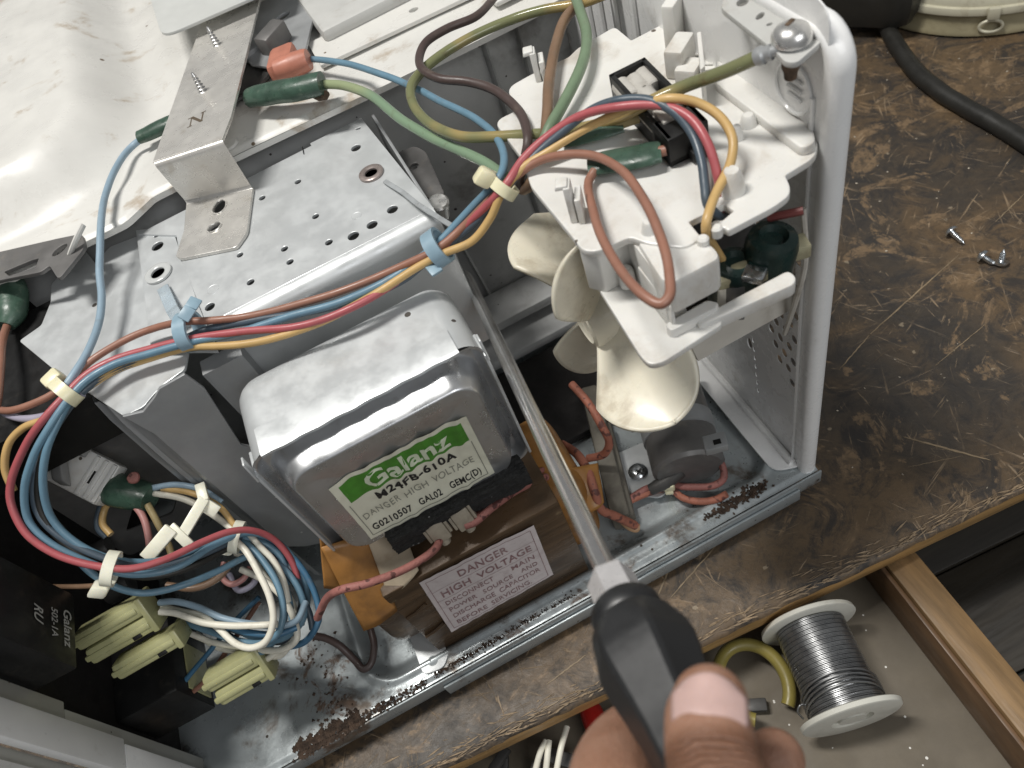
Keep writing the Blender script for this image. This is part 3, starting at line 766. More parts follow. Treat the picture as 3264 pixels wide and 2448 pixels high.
# grey plate lying over the bracket at the top, and the lamp opening
mat('grey_plate', (0.56, 0.57, 0.55), 0.4, 0.0, var=0.05, vscale=40, specks=((0.12, 0.1, 0.08), 0.96, 120))
gp = plate('cover_plate', 'z', 0.2150, round_poly([(-0.1863, 0.4083, 0.215)[:2], (-0.1859, 0.2803, 0.215)[:2], (-0.1223, 0.2737, 0.215)[:2], (-0.0882, 0.369, 0.215)[:2]], [0, 0.010, 0.002, 0]), [], 0.0012, 'grey_plate', oven)
gp['label'] = 'plain grey plate with one rounded corner above the bracket'
tp = plate('thermostat_plate', 'z', 0.1985, round_poly([(-0.1345, 0.3093, 0.1985)[:2], (-0.094, 0.3104, 0.1985)[:2], (-0.1254, 0.2329, 0.1985)[:2], (-0.1415, 0.2291, 0.1985)[:2], (-0.1529, 0.2471, 0.1985)[:2]], 0.003), [ell(*(-0.1265, 0.2801, 0.1985)[:2], 0.0050, 0.0030, 0.4)], 0.0012, 'galvanised_dull', oven)
mb = MB(); mb.obox(V((-0.1363, 0.2499, 0.204)), (0.8, 0.5, 0.1), (-0.5, 0.8, 0), (0, 0, 1), (0.016, 0.010, 0.010), 0.0015); mb.build('thermostat_tab', 'dark_grey_metal', tp)
# well (opening) with the lamp holder: dark pressed recess behind the bracket
mb = MB(); mb.lathe((-0.166, 0.252, 0.1945), (0, 0, 1), [(0, 0.026), (0.0012, 0.0255), (0.0012, 0.021), (0.0002, 0.020), (0.0002, 0.0)], 28); lw = mb.build('lamp_opening', 'dark_metal', oven)
mb = MB(); mb.obox((-0.148, 0.262, 0.1985), (1, 0.5, 0), (-0.5, 1, 0), (0, 0, 1), (0.016, 0.012, 0.006), 0.001); mb.build('lamp_bracket', 'galvanised_dull', lw)

# ---- perforated duct plate beside the cavity, over the magnetron
PZ_ = 0.1805
ph = [(-0.1265, 0.1638, 0.1805), (-0.1567, 0.1604, 0.1805), (-0.1742, 0.1617, 0.1805), (-0.1558, 0.1303, 0.1805), (-0.126, 0.1101, 0.1805), (-0.1363, 0.1071, 0.1805), (-0.1451, 0.1062, 0.1805), (-0.1552, 0.1098, 0.1805), (-0.173, 0.1197, 0.1805), (-0.1728, 0.11, 0.1805), (-0.1906, 0.1099, 0.1805), (-0.1914, 0.1302, 0.1805), (-0.2092, 0.1076, 0.1805), (-0.1934, 0.1704, 0.1805), (-0.1983, 0.1566, 0.1805)]
pr = [.0026, .0018, .0018, .0018, .0026, .0026, .0027, .0019, .0018, .0018, .0019, .0017, .0024, .0058, .0042]
pholes = [ell(p[0], p[1], r) for p, r in zip(ph, pr)]
pholes += [round_poly([(-0.1225, 0.1790), (-0.1195, 0.1782), (-0.1202, 0.1765), (-0.1222, 0.1770)], 0.0002)]
ducto = [(-0.2162, 0.1497, 0.1805)[:2], (-0.216, 0.1661, 0.1805)[:2], (-0.2330, 0.1815), (-0.1440, 0.1826), (-0.1440, 0.1850), (-0.1175, 0.1850), (-0.1115, 0.0985), (-0.2120, 0.0985)]
duct = plate('perforated_plate', 'z', PZ_, ducto, pholes, 0.0010, 'galvanised', oven)
duct['label'] = 'perforated galvanised plate above the magnetron'
# rolled front of the plate: quarter round, then the vertical face down behind the magnetron
def duct_front(x, t):
    if t < 0.5:
        a = t / 0.5 * math.pi / 2; r = 0.0065
        return (x, 0.0985 - r * math.sin(a), PZ_ + 0.0005 - r * (1 - math.cos(a)))
    k = (t - 0.5) / 0.5
    return (x, 0.0920, PZ_ + 0.0005 - 0.0065 - k * 0.07)
height_grid('rolled_front', -0.2120, -0.1115, 0, 1, 40, 24, duct_front, 'galvanised', duct)
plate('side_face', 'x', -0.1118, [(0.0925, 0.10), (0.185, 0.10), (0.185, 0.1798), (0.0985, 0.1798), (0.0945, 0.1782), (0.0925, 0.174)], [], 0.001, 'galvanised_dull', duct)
mb = MB(); mb.obox((-0.1485, 0.1815, 0.1815), (0.15, 1, 0), (1, -0.15, 0), (0, 0, 1), (0.006, 0.0003, 0.0006)); mb.build('slit', 'black_plastic', duct)
for (p, r_) in (((-0.1403, 0.1174, 0.1812), 0.0022), ((-0.2062, 0.1171, 0.1812), 0.0026)):      # faint pressed rings
    mb = MB(); mb.tube([(p[0] + r_ * math.cos(t), p[1] + r_ * math.sin(t), 0.1811) for t in (i / 18 * 6.2832 for i in range(18))], 0.0002, 5, False, 1, True); mb.build('pressed_ring', 'galvanised', duct)

sbk = plate('side_bracket', 'z', 0.1640, round_poly([(-0.1121, 0.171, 0.164)[:2], (-0.1012, 0.1701, 0.164)[:2], (-0.0981, 0.1616, 0.164)[:2], (-0.102, 0.1247, 0.164)[:2], (-0.1108, 0.1304, 0.164)[:2]], 0.003), [ell(*(-0.1065, 0.1551, 0.164)[:2], 0.0026)], 0.0012, 'dark_grey_metal', oven)
mb = MB(); c_ = V((-0.1066, 0.1239, 0.16)); mb.lathe(c_, (0.1, -0.3, 1), [(-0.004, 0.0040), (0.002, 0.0040), (0.0026, 0.0048), (0.0050, 0.0048), (0.0058, 0.0040), (0.0058, 0.0)], 20); mb.build('stud', 'steel', sbk)
# overlapping end plate with a big hole (left end of the duct)
ep = plate('end_plate', 'z', 0.1794, round_poly([(-0.2345, 0.187, 0.1794)[:2], (-0.2297, 0.1838, 0.1794)[:2], (-0.2294, 0.178, 0.1794)[:2], (-0.2179, 0.1762, 0.1794)[:2], (-0.2165, 0.1513, 0.1794)[:2], (-0.214, 0.1116, 0.1794)[:2], (-0.2112, 0.0825, 0.1794)[:2], (-0.2364, 0.1008, 0.1794)[:2]], [0, 0, 0, 0.004, 0, 0, 0, 0]),
           [ell(*(-0.226, 0.1668, 0.1794)[:2], 0.0031), [(-0.2271, 0.1757, 0.1794)[:2], (-0.2248, 0.1753, 0.1794)[:2], (-0.2245, 0.1736, 0.1794)[:2], (-0.2268, 0.1739, 0.1794)[:2]]], 0.001, 'galvanised', oven)
mb = MB(); mb.lathe(((-0.2295, 0.1792, 0.172)), (0, 0, 1), [(0, 0.0024), (0.003, 0.0022), (0.004, 0.0005), (0.004, 0)], 12); mb.build('hole_rivet', 'dark_grey_metal', ep)

# ---- left sheet: level shelf that bends down into the vertical front sheet, with a cut slot
LZ = 0.1765
lo = [(-0.271, 0.1915, 0.1765)[:2], (-0.2622, 0.196, 0.1765)[:2], (-0.2578, 0.1813, 0.1765)[:2], (-0.2578, 0.1674, 0.1765)[:2], (-0.2553, 0.1845, 0.1765)[:2], (-0.2497, 0.1896, 0.1765)[:2], (-0.2356, 0.187, 0.1765)[:2], (-0.2329, 0.1383, 0.1765)[:2], (-0.222, 0.100), (-0.2264, 0.0851, 0.1765)[:2], (-0.2361, 0.0828, 0.1765)[:2], (-0.2408, 0.0798, 0.1765)[:2], (-0.2446, 0.0767, 0.1765)[:2], (-0.2526, 0.0771, 0.1765)[:2], (-0.28, 0.1233, 0.1765)[:2], (-0.2957, 0.1536, 0.1765)[:2], (-0.2853, 0.1566, 0.1765)[:2], (-0.2805, 0.1699, 0.1765)[:2], (-0.2797, 0.1835, 0.1765)[:2]]
ls = plate('side_sheet', 'z', LZ, round_poly(lo, 0.0015), [], 0.001, 'galvanised', oven)
ls['label'] = 'plain galvanised sheet left of the perforated plate'
def front_sheet():
    # vertical sheet below the slot; its upper edge follows the cut, its left edge rolls into the shelf
    y = 0.0745
    top = [(-0.2513, 0.0745, 0.1793), (-0.2449, 0.0745, 0.177), (-0.2379, 0.0745, 0.1805), (-0.234, 0.0745, 0.1832), (-0.2236, 0.0745, 0.1838), (-0.222, 0.0745, 0.1735), (-0.2277, 0.0745, 0.1371)]
    pts = [(p[0], p[2]) for p in top] + [(-0.205, 0.10), (-0.205, 0.048), (-0.231, 0.046), (-0.2415, 0.052), (-0.2485, 0.060), (-0.2485, 0.165)]
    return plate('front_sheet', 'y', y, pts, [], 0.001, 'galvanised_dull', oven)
fsht = front_sheet(); fsht['label'] = 'dull grey vertical sheet below the cut slot, left of the magnetron'
mb = MB(); mb.box((-0.222, 0.083, 0.10), (-0.205, 0.0912, 0.172)); mb.build('rear_return', 'galvanised_dull', fsht)
# ribbed vertical return at the left of the sheet
mb = MB()
vs_ = []; fs = []
prof = [(-0.2482, 0.0748), (-0.2515, 0.0775), (-0.2535, 0.0815), (-0.2555, 0.0820), (-0.2580, 0.0850), (-0.2600, 0.0850), (-0.2630, 0.0895), (-0.2650, 0.0900), (-0.2660, 0.0960)]
for z in (0.02, 0.08, 0.14, 0.165, 0.172):
    for (x, y) in prof:
        dy = 0.004 * ss(0.16, 0.172, z)
        vs_.append((x, y + dy, z + (0.0035 * ss(0.16, 0.172, z))))
n = len(prof)
for i in range(4):
    for j in range(n - 1): a = i * n + j; fs.append((a, a + 1, a + n + 1, a + n))
mesh('ribbed_return', vs_, fs, 'galvanised_dull', fsht, True, 50)

# ---- bent strap bracket stamped N
BT = 0.2075
brk = plate('strap_bracket', 'z', BT, [(-0.2074, 0.1814, 0.2075)[:2], (-0.176, 0.1723, 0.2075)[:2], (-0.1691, 0.1868, 0.2075)[:2], (-0.133, 0.2901, 0.2075)[:2], (-0.1022, 0.3789, 0.2075)[:2], (-0.1265, 0.4148, 0.2075)[:2], (-0.1622, 0.3051, 0.2075)[:2]], [ell(*(-0.1626, 0.2619, 0.2075)[:2], 0.0018), ell(*(-0.177, 0.2223, 0.2075)[:2], 0.0018)], 0.0012, 'bracket_metal', oven)
brk['label'] = 'bent bright metal strap bracket stamped with the letter N'
a0 = V((-0.2074, 0.1814, 0.2075)); b0 = V((-0.176, 0.1723, 0.2075)); a1 = V((-0.2073, 0.1837, 0.1822)); b1 = V((-0.1765, 0.1705, 0.1822))
def riser(s_, t):
    # S-shaped section: bend, riser, bend
    top = a0.lerp(b0, s_); bot = a1.lerp(b1, s_)
    top = Vector((top.x, top.y, 0.2081)); bot = Vector((bot.x, bot.y, 0.1828))
    d = bot - top
    h = Vector((0.0, -0.004, 0))
    if t < 0.25:
        k = t / 0.25; a = k * math.pi / 2
        return top + Vector((0, -0.0022 * math.sin(a), -0.0022 * (1 - math.cos(a))))
    if t > 0.75:
        k = (t - 0.75) / 0.25; a = k * math.pi / 2
        return bot + Vector((0, -0.0022 * (1 - math.cos(a)) , 0.0022 * (1 - math.sin(a))))
    k = (t - 0.25) / 0.5
    return (top + Vector((0, -0.0022, -0.0022))).lerp(bot + Vector((0, 0, 0.0022)), k)
height_grid('riser', 0, 1, 0, 1, 14, 30, riser, 'bracket_metal', brk)
plate('strap_foot', 'z', 0.1822, round_poly([(-0.2074, 0.1829, 0.1822)[:2], (-0.2113, 0.1638, 0.1822)[:2], (-0.2174, 0.1481, 0.1822)[:2], (-0.2156, 0.1452, 0.1822)[:2], (-0.1914, 0.134, 0.1822)[:2], (-0.1854, 0.1401, 0.1822)[:2], (-0.1764, 0.1697, 0.1822)[:2]], [0, 0.001, 0.001, 0.001, 0.0015, 0.002, 0]),
      [ell(*(-0.1931, 0.1688, 0.1822)[:2], 0.0050, 0.0034, 1.2), ell(*(-0.198, 0.1548, 0.1822)[:2], 0.0035, 0.0027, 0.2)], 0.0012, 'bracket_metal', brk)
def burr(c, rx, ry, ang):
    mb = MB(); rnd = random.Random(int(c[0] * 1e5))
    mb.tube([(c[0] + math.cos(t) * rx * math.cos(ang) - math.sin(t) * ry * math.sin(ang), c[1] + math.cos(t) * rx * math.sin(ang) + math.sin(t) * ry * math.cos(ang), 0.1829 + rnd.uniform(-0.0001, 0.0004)) for t in (i / 24 * 6.2832 for i in range(24))],
            [rnd.uniform(0.0002, 0.00065) for i in range(24)], 6, False, 1, True)
    mb.build('hole_burr', 'bracket_metal', brk)
burr((-0.1933, 0.1678, 0.1822), 0.0050, 0.0035, 1.2); burr((-0.198, 0.1548, 0.1822), 0.0036, 0.0028, 0.2)
for i, (c, tip) in enumerate((((-0.1628, 0.2609, 0.2075), (-0.1613, 0.2556, 0.2155)), ((-0.1771, 0.2214, 0.2075), (-0.1752, 0.217, 0.2155)))):
    mb = MB(); c = V(c); d = Vector((0.03, 0.05, 1)).normalized(); L = 0.0105
    prof = [(0, 0.0021)]
    for k in range(6):
        h = k / 6 * L * 0.85; r = 0.0021 * (1 - 0.55 * k / 6)
        prof += [(h + 0.0002, r * 0.72), (h + 0.0007, r * 1.08), (h + 0.0009, r * 1.08), (h + 0.0014, r * 0.72)]
    prof += [(L * 0.95, 0.0006), (L, 0.0)]
    mb.lathe(c, d, prof, 14); mb.build('screw_tip', 'steel', brk)
# the stamped letter: a serif italic N inside a paler patch
nc = V((-0.1843, 0.1986, 0.2075)); nx = (V((-0.1803, 0.1992, 0.2075)) - V((-0.1881, 0.1995, 0.2075))).normalized(); ny = Vector((-nx.y, nx.x, 0))
mb = MB(); mb.obox((nc.x - 0.001, nc.y, 0.20823), nx, ny, (0, 0, 1), (0.013, 0.0115, 0.0001)); mb.build('letter_patch', 'glue_patch', brk)
strokes = [[(-0.0042, -0.0038), (-0.0036, -0.0038), (-0.0018, 0.0038), (-0.0024, 0.0038)], [(-0.0030, 0.0038), (-0.0012, 0.0038), (0.0026, -0.0038), (0.0010, -0.0038)], [(0.0014, -0.0038), (0.0021, -0.0038), (0.0040, 0.0038), (0.0033, 0.0038)],
           [(-0.0052, -0.0038), (-0.0052, -0.0033), (-0.0028, -0.0033), (-0.0028, -0.0038)], [(-0.0040, 0.0033), (-0.0040, 0.0038), (-0.0012, 0.0038), (-0.0012, 0.0033)], [(0.0024, 0.0033), (0.0024, 0.0038), (0.0050, 0.0038), (0.0050, 0.0033)]]
mb = MB()
for k, s_ in enumerate(strokes):
    pp = [nc + nx * (x + 0.0006) * 1.0 + ny * y * 0.98 for x, y in s_]
    mb.add([(p.x, p.y, 0.20835 + k * 0.00002) for p in pp], [(0, 1, 2, 3)])
mb.build('stamped_letter', 'ink_brown', brk, False)

# ---- dark bracket at the far left of the cavity with slots and a white hook
db = plate('slotted_bracket', 'z', 0.1950, round_poly([(-0.305, 0.2018, 0.195)[:2], (-0.291, 0.195, 0.195)[:2], (-0.2617, 0.182, 0.195)[:2], (-0.2508, 0.1766, 0.195)[:2], (-0.25, 0.1657, 0.195)[:2], (-0.2627, 0.1517, 0.195)[:2], (-0.2666, 0.1654, 0.195)[:2], (-0.2705, 0.1634, 0.195)[:2], (-0.3039, 0.1794, 0.195)[:2]], 0.003),
           [ell(*(-0.2616, 0.1727, 0.195)[:2], 0.0042, 0.0026, 0.5), round_poly([(-0.2884, 0.1776, 0.195)[:2], (-0.2752, 0.1759, 0.195)[:2], (-0.2712, 0.1745, 0.195)[:2], (-0.2731, 0.1688, 0.195)[:2], (-0.2857, 0.172, 0.195)[:2]], 0.001)], 0.0014, 'dark_grey_metal', oven)
db['label'] = 'dark grey slotted bracket at the left edge of the cavity'
mb = MB(); mb.tube(spline([(-0.2618, 0.1745, 0.19), (-0.2564, 0.1665, 0.196), (-0.2507, 0.1674, 0.2), (-0.2458, 0.1712, 0.202)], 4), 0.0017, 8, True, 0.6); mb.build('white_hook', 'white_enamel', db)
mb = MB(); mb.box((-0.345, 0.10, 0.150), (-0.262, 0.176, 0.1745)); mb.build('shaded_void_block', 'black_plastic', oven)  # black block added to stand for the shaded void below the bracket

# ---- magnetron: drawn can, crimped lid with pressed panel, wrinkled label, foam strip, terminals
mag = bpy.data.objects.new('magnetron', None); COL.objects.link(mag); mag.parent = oven
mag.location = -Vector(oven.location); mag['label'] = 'galvanised magnetron box with green and white label'
MX0, MX1, MY, MZ0, MZ1 = -0.2135, -0.1222, 0.030, 0.0945, 0.1728
def sub(o):       # sub-parts of a part that is an Empty placed at the world origin
    o.location = (0, 0, 0); return o
def can():
    # ring outlines swept from the mouth (y = MY) to the rounded back
    vs_ = []; fs = []; seg = 12
    def outline(ins, r):
        pts = []
        x0, x1, z0, z1 = MX0 + ins, MX1 - ins, MZ0 + ins, MZ1 - ins
        for (cx, cz, a0_) in ((x1 - r, z1 - r, 0), (x0 + r, z1 - r, 90), (x0 + r, z0 + r, 180), (x1 - r, z0 + r, 270)):
            for k in range(seg + 1):
                a = math.radians(a0_ + 90 * k / seg); pts.append((cx + r * math.cos(a), cz + r * math.sin(a)))
        return pts
    R = 0.013; rings = [(MY + 0.0015 + 0.003 * q, 0.0, 0.009) for q in range(10)]
    for k in range(0, 9):
        a = k / 8 * math.pi / 2
        rings.append((MY + 0.032 + R * math.sin(a), R * (1 - math.cos(a)), max(0.003, 0.009 - 0.5 * R * (1 - math.cos(a)))))
    for (y, ins, r) in rings:
        for (x, z) in outline(ins, r): vs_.append((x, y, z))
    n = 4 * (seg + 1)
    for i in range(len(rings) - 1):
        for k in range(n): fs.append((i * n + k, i * n + (k + 1) % n, (i + 1) * n + (k + 1) % n, (i + 1) * n + k))
    fs.append(tuple((len(rings) - 1) * n + k for k in range(n)))
    return sub(mesh('shell', vs_, fs, 'galvanised', mag, True, 50))
can()
def lid_y(x, z):
    sd = -rrect_sd(x, z, MX0, MX1, MZ0, MZ1, 0.008)           # distance in from the edge
    si = -rrect_sd(x, z, MX0 + 0.0032, MX1 - 0.0032, MZ0 + 0.0032, MZ1 - 0.0036, 0.014)   # pressed panel, generously rounded
    y = 0.0050 * ss(0.0004, 0.0036, sd)                       # dished groove inside the rim
    t = max(0.0, min(1.0, si / 0.0056))
    y -= 0.0128 * (0.45 * t + 0.55 * ss(0, 1, t))             # steep shoulder, then the panel stands proud
    y += 0.0025 * ss(0.008, 0.024, si)
    return MY + y
def lid():
    vs_ = []; fs = []; nx, nz = 200, 172
    for j in range(nz + 1):
        for i in range(nx + 1):
            u = i / nx * 2 - 1; w = j / nz * 2 - 1
            x = (MX0 + MX1) / 2 + u * (MX1 - MX0) / 2; z = (MZ0 + MZ1) / 2 + w * (MZ1 - MZ0) / 2
            # round the outline corners
            r = 0.006; cx = min(max(x, MX0 + r), MX1 - r); cz = min(max(z, MZ0 + r), MZ1 - r)
            dx, dz = x - cx, z - cz
            if dx and dz:
                m_ = max(abs(dx), abs(dz)); l_ = math.hypot(dx, dz); x = cx + dx / l_ * m_; z = cz + dz / l_ * m_
            vs_.append((x, lid_y(x, z), z))
    for j in range(nz):
        for i in range(nx):
            a = j * (nx + 1) + i; fs.append((a, a + 1, a + nx + 2, a + nx + 1))
    return sub(mesh('lid', vs_, fs, 'lid_metal', mag, True, 60))
lid()
def crimp():
    # folded-over edge: wavy band on top, plain on the sides
    mb = MB(); vs_ = []; fs = []
    nx = 90
    for i in range(nx + 1):
        x = MX0 + 0.006 + (MX1 - MX0 - 0.014) * i / nx
        w = 0.0011 * math.sin(i * 0.42) + 0.0004 * math.sin(i * 1.3)
        vs_ += [(x, MY - 0.0007 + 0.00022 * math.sin(i * 0.42), MZ1 - 0.0008), (x, MY - 0.0009 + 0.00022 * math.sin(i * 0.42), MZ1 + 0.0006), (x, MY + 0.0008, MZ1 + 0.0011), (x, MY + 0.012 + w * 0.4, MZ1 + 0.0009), (x, MY + 0.0121 + w * 0.4, MZ1 + 0.0001)]
    for i in range(nx):
        for k in range(4): a = i * 5 + k; fs.append((a, a + 1, a + 6, a + 5))
    sub(mesh('crimped_edge', vs_, fs, 'galvanised', mag, True, 70))
    for x, s_ in ((MX0, -1), (MX1, 1)):
        mb = MB(); mb.box((x - 0.0006, MY - 0.0022, MZ0 + 0.004), (x + 0.0006, MY + 0.010, MZ1 - 0.006), 0.0004)
        mb.obox((x + s_ * 0.0003, MY - 0.0008, MZ1 - 0.003), (1, 0, 0), (0, 1, 0), (0, 0.15, 1), (0.0008, 0.0040, 0.0100), 0.0003)
        sub(mb.build('side_crimp', 'galvanised', mag))
crimp()
# label: sheet in the panel plane, wrinkled
LX0, LX1, LZ0, LZ1 = -0.1963, -0.1392, 0.1068, 0.1478
LW, LH = LX1 - LX0, LZ1 - LZ0
def wr(a, b):
    w = 0.0
    for c_, s_, amp in ((0.0148, 0.05, 0.0010), (0.0235, 0.12, 0.0015), (0.029, -0.10, 0.0012), (0.0375, 0.10, 0.0013), (0.0435, -0.05, 0.0009), (0.050, 0.22, 0.0012)):
        d = a - c_ - s_ * (b - 0.025); w += amp * math.exp(-(d / 0.0019) ** 2) * (0.35 + 0.65 * ss(0.004, 0.03, b) * (1 - 0.4 * ss(0.035, 0.048, b)))
    w += 0.0003 * mnoise.noise(Vector((a * 260, b * 200, 1)))
    return w
def label_pt(a, b, lift=0.0):
    # slight outward bulge of the panel; top edge is uneven where the paper puckers
    bb = b + (0.0010 * mnoise.noise(Vector((a * 170, 0, 4))) + wr(a, 0.04) * 0.8) * ss(0.03, LH, b)
    x = LX0 + a + 0.02 * (b - 0.02); z = LZ0 + bb
    return (x, lid_y(x, max(z, 0.1072)) - 0.0004 - wr(a, b) - lift, z)
def sheet(name, a0_, a1_, b0_, b1_, lift, m, na=110, nb=50):
    vs_ = []; fs = []
    for j in range(nb + 1):
        for i in range(na + 1):
            vs_.append(label_pt(a0_ + (a1_ - a0_) * i / na, b0_ + (b1_ - b0_) * j / nb, lift))
    for j in range(nb):
        for i in range(na): q = j * (na + 1) + i; fs.append((q, q + 1, q + na + 2, q + na + 1))
    return mesh(name, vs_, fs, m, mag, True, 70)
lab = sub(sheet('label', 0, LW, 0, LH, 0.0, 'label_paper'))
sub(sheet('green_band', 0.0030, LW - 0.0030, 0.0262, LH - 0.0024, 0.00012, 'label_green'))
f_ = lambda a, b: label_pt(a, b, 0.00026)
sub(print_on('brand_print', [('Galanz', 0.0128, 0.0118, 0.0282, 0.00032, 0.0355, 1.02, 0.0)], f_, 'label_letters', mag))
sub(print_on('model_print', [('M24FB-610A', 0.0066, 0.0122, 0.0196, 0.00020, 0.0345, 1.10, 0.0), ('G0210507', 0.0050, 0.0035, 0.0042, 0.0001, 0.0175, 1.10, 0.0), ('GAL02', 0.0050, 0.0245, 0.0042, 0.0001, 0.0100, 1.10, 0.0), ('GEMC(D)', 0.0050, 0.0385, 0.0042, 0.0001, 0.0140, 1.06, 0.0)], f_, 'label_black', mag))
sub(print_on('danger_print', [('DANGER', 0.0060, 0.0032, 0.0118, 0.0, 0.0160, 1.14, 0.0), ('HIGH', 0.0060, 0.0215, 0.0118, 0.0, 0.0100, 1.04, 0.0), ('VOLTAGE', 0.0060, 0.0338, 0.0118, 0.0, 0.0182, 1.02, 0.0)], f_, 'label_grey', mag))
mb = MB()
def rule(a0_, b0_, a1_, b1_, w=0.00018):
    n = 60; d = Vector((a1_ - a0_, b1_ - b0_)).normalized(); vs_ = []; fs = []
    for i in range(n + 1):
        a = a0_ + (a1_ - a0_) * i / n; b = b0_ + (b1_ - b0_) * i / n
        vs_ += [label_pt(a - d.y * w, b + d.x * w, 0.00025), label_pt(a + d.y * w, b - d.x * w, 0.00025)]
    for i in range(n): fs.append((2 * i, 2 * i + 1, 2 * i + 3, 2 * i + 2))
    mb.add(vs_, fs)
rule(0.0018, 0.0020, 0.0018, 0.0255); rule(0.0018, 0.0020, LW - 0.0026, 0.0020); rule(LW - 0.0026, 0.0020, LW - 0.0026, 0.0255)
sub(mb.build('label_rule', 'label_grey', mag, False))
# foam strip under the label
def foam():
    bm_ = bmesh.new(); bmesh.ops.create_cube(bm_, size=1.0)
    bmesh.ops.subdivide_edges(bm_, edges=bm_.edges[:], cuts=22, use_grid_fill=True)
    ex = Vector((1, 0.0, 0.004)).normalized()
    for v in bm_.verts:
        p = Vector((-0.1592 + v.co.x * 0.0630, 0.0215 + v.co.y * 0.010, 0.1003 - 0.02 * (v.co.x * 0.063) + v.co.z * 0.0105))
        nz = mnoise.noise(p * 300) * 0.0008 + mnoise.noise(p * 900) * 0.0009
        d = Vector(v.co).normalized(); v.co = p + d * nz
    me = bpy.data.meshes.new('foam_strip'); bm_.to_mesh(me); bm_.free()
    return sub(link('foam_strip', me, 'foam_black', mag, True, 80))
foam()
mb = MB(); mb.box((-0.186, 0.022, 0.086), (-0.145, 0.050, 0.0945), 0.002); sub(mb.build('terminal_block', 'paper_tan', mag))
def receptacle(c, ang):
    mb = MB(); c = V(c); ex = Vector((math.cos(ang), math.sin(ang) * 0.2, 0.1)); ez = Vector((0.1, -0.45, -1.0)).normalized(); ey = ez.cross(ex)
    mb.obox(c, ex, ey, ez, (0.0078, 0.0046, 0.0100), 0.0008)
    for s_ in (-1, 1): mb.obox(c + ex.normalized() * (s_ * 0.0047) - ez * 0.001, ex, ey, ez, (0.0014, 0.0034, 0.0078), 0.0004)
    mb.tube([c + ez * 0.0048, c + ez * 0.0072], 0.0022, 10)
    return sub(mb.build('push_on_terminal', 'terminal_cream', mag))
mat('terminal_cream', (0.42, 0.37, 0.29), 0.45, 0.2, var=0.15, vscale=200, dirt=((0.25, 0.2, 0.15), 0.52, 0.72, 200, 0.5))
receptacle((-0.1717, 0.0165, 0.0971), 0.0); receptacle((-0.1601, 0.0165, 0.0968), 0.0)

# ---- transformer
xf = bpy.data.objects.new('transformer', None); COL.objects.link(xf); xf.parent = oven; xf.location = -Vector(oven.location)
xf['label'] = 'brown varnished transformer with pink danger label'
mb = MB()
TX0, TX1, TY0, TY1, TZ0, TZ1 = -0.2065, -0.1215, 0.0105, 0.066, 0.0045, 0.0810
mb.box((TX0, TY0, TZ0), (TX1, TY1, TZ1), 0.0008); sub(mb.build('core', 'core_brown', xf))
mb = MB(); mb.tube(spline([(TX0 - 0.0005, TY0 + 0.004, 0.063), (TX0 - 0.0002, TY0 + 0.012, 0.058)], 3), 0.001); 
for z in (0.03, 0.055): mb.tube([(TX0 + 0.001, TY0 - 0.0006, z), (TX0 + 0.006, TY0 - 0.0008, z + 0.001), (TX0 + 0.012, TY0 - 0.0006, z + 0.004)], 0.0009, 8)
sub(mb.build('weld_bead', 'core_brown', xf))
sub(plate('mounting_foot', 'z', 0.0078, round_poly([(-0.2175, 0.0030), (-0.2070, 0.0016), (-0.2030, 0.006), (-0.2030, 0.060), (-0.2175, 0.060)], [0.003, 0.003, 0, 0, 0]), [ell(-0.2108, 0.0072, 0.0026)], 0.0012, 'galvanised', xf))
mb = MB(); mb.lathe((-0.2108, 0.0080, 0.0060), (0, 0, 1), [(0, 0.0022), (0.0016, 0.0022), (0.002, 0.0014), (0.002, 0)], 12); sub(mb.build('mounting_screw', 'screw_zinc', xf))
# windings bulging out of both ends
def winding(x0, x1, m):
    mb = MB(); cx, cy, cz = (x0 + x1) / 2, 0.044, 0.041; sx = abs(x1 - x0) / 2
    vs_ = []; fs = []; n, k = 18, 28
    for i in range(n + 1):
        a = i / n * math.pi
        for j in range(k):
            b = j / k * 2 * math.pi
            d = Vector((math.cos(a), math.sin(a) * math.cos(b), math.sin(a) * math.sin(b)))
            e = lambda v, p: math.copysign(abs(v) ** p, v)
            vs_.append((cx + sx * e(d.x, .5), cy + 0.027 * e(d.y, .45), cz + 0.030 * e(d.z, .45)))
    for i in range(n):
        for j in range(k): fs.append((i * k + j, i * k + (j + 1) % k, (i + 1) * k + (j + 1) % k, (i + 1) * k + j))
    return sub(mesh('winding', vs_, fs, m, xf, True, 60))
winding(-0.2240, -0.200, 'core_brown'); winding(-0.1280, -0.1040, 'tape_orange')
def draped(name, pts, m, thick=0.0005):
    # quad patch grid with a gentle buckle
    a, b, c_, d = (V(p) for p in pts); vs_ = []; fs = []; n = 14
    for j in range(n + 1):
        for i in range(n + 1):
            u, w = i / n, j / n
            p = a.lerp(b, u).lerp(d.lerp(c_, u), w)
            p = p + Vector((0.2, -1, 0.3)) * (0.0016 * math.sin(u * math.pi) * math.sin(w * 2.2) + 0.0005 * mnoise.noise(p * 160))
            vs_.append(p)
    for j in range(n):
        for i in range(n): q = j * (n + 1) + i; fs.append((q, q + 1, q + n + 2, q + n + 1))
    o = sub(mesh(name, vs_, fs, m, xf, True, 70))
    sm = o.modifiers.new('thick', 'SOLIDIFY'); sm.thickness = thick
    return o
draped('insulating_tape', ((-0.2173, 0.03, 0.1074), (-0.1984, 0.03, 0.1005), (-0.2052, 0.0085, 0.0688), (-0.2221, 0.0085, 0.0671)), 'tape_orange')
draped('insulating_paper', ((-0.1998, 0.028, 0.1012), (-0.1863, 0.028, 0.0906), (-0.1874, 0.012, 0.0838), (-0.2047, 0.012, 0.0756)), 'paper_tan')
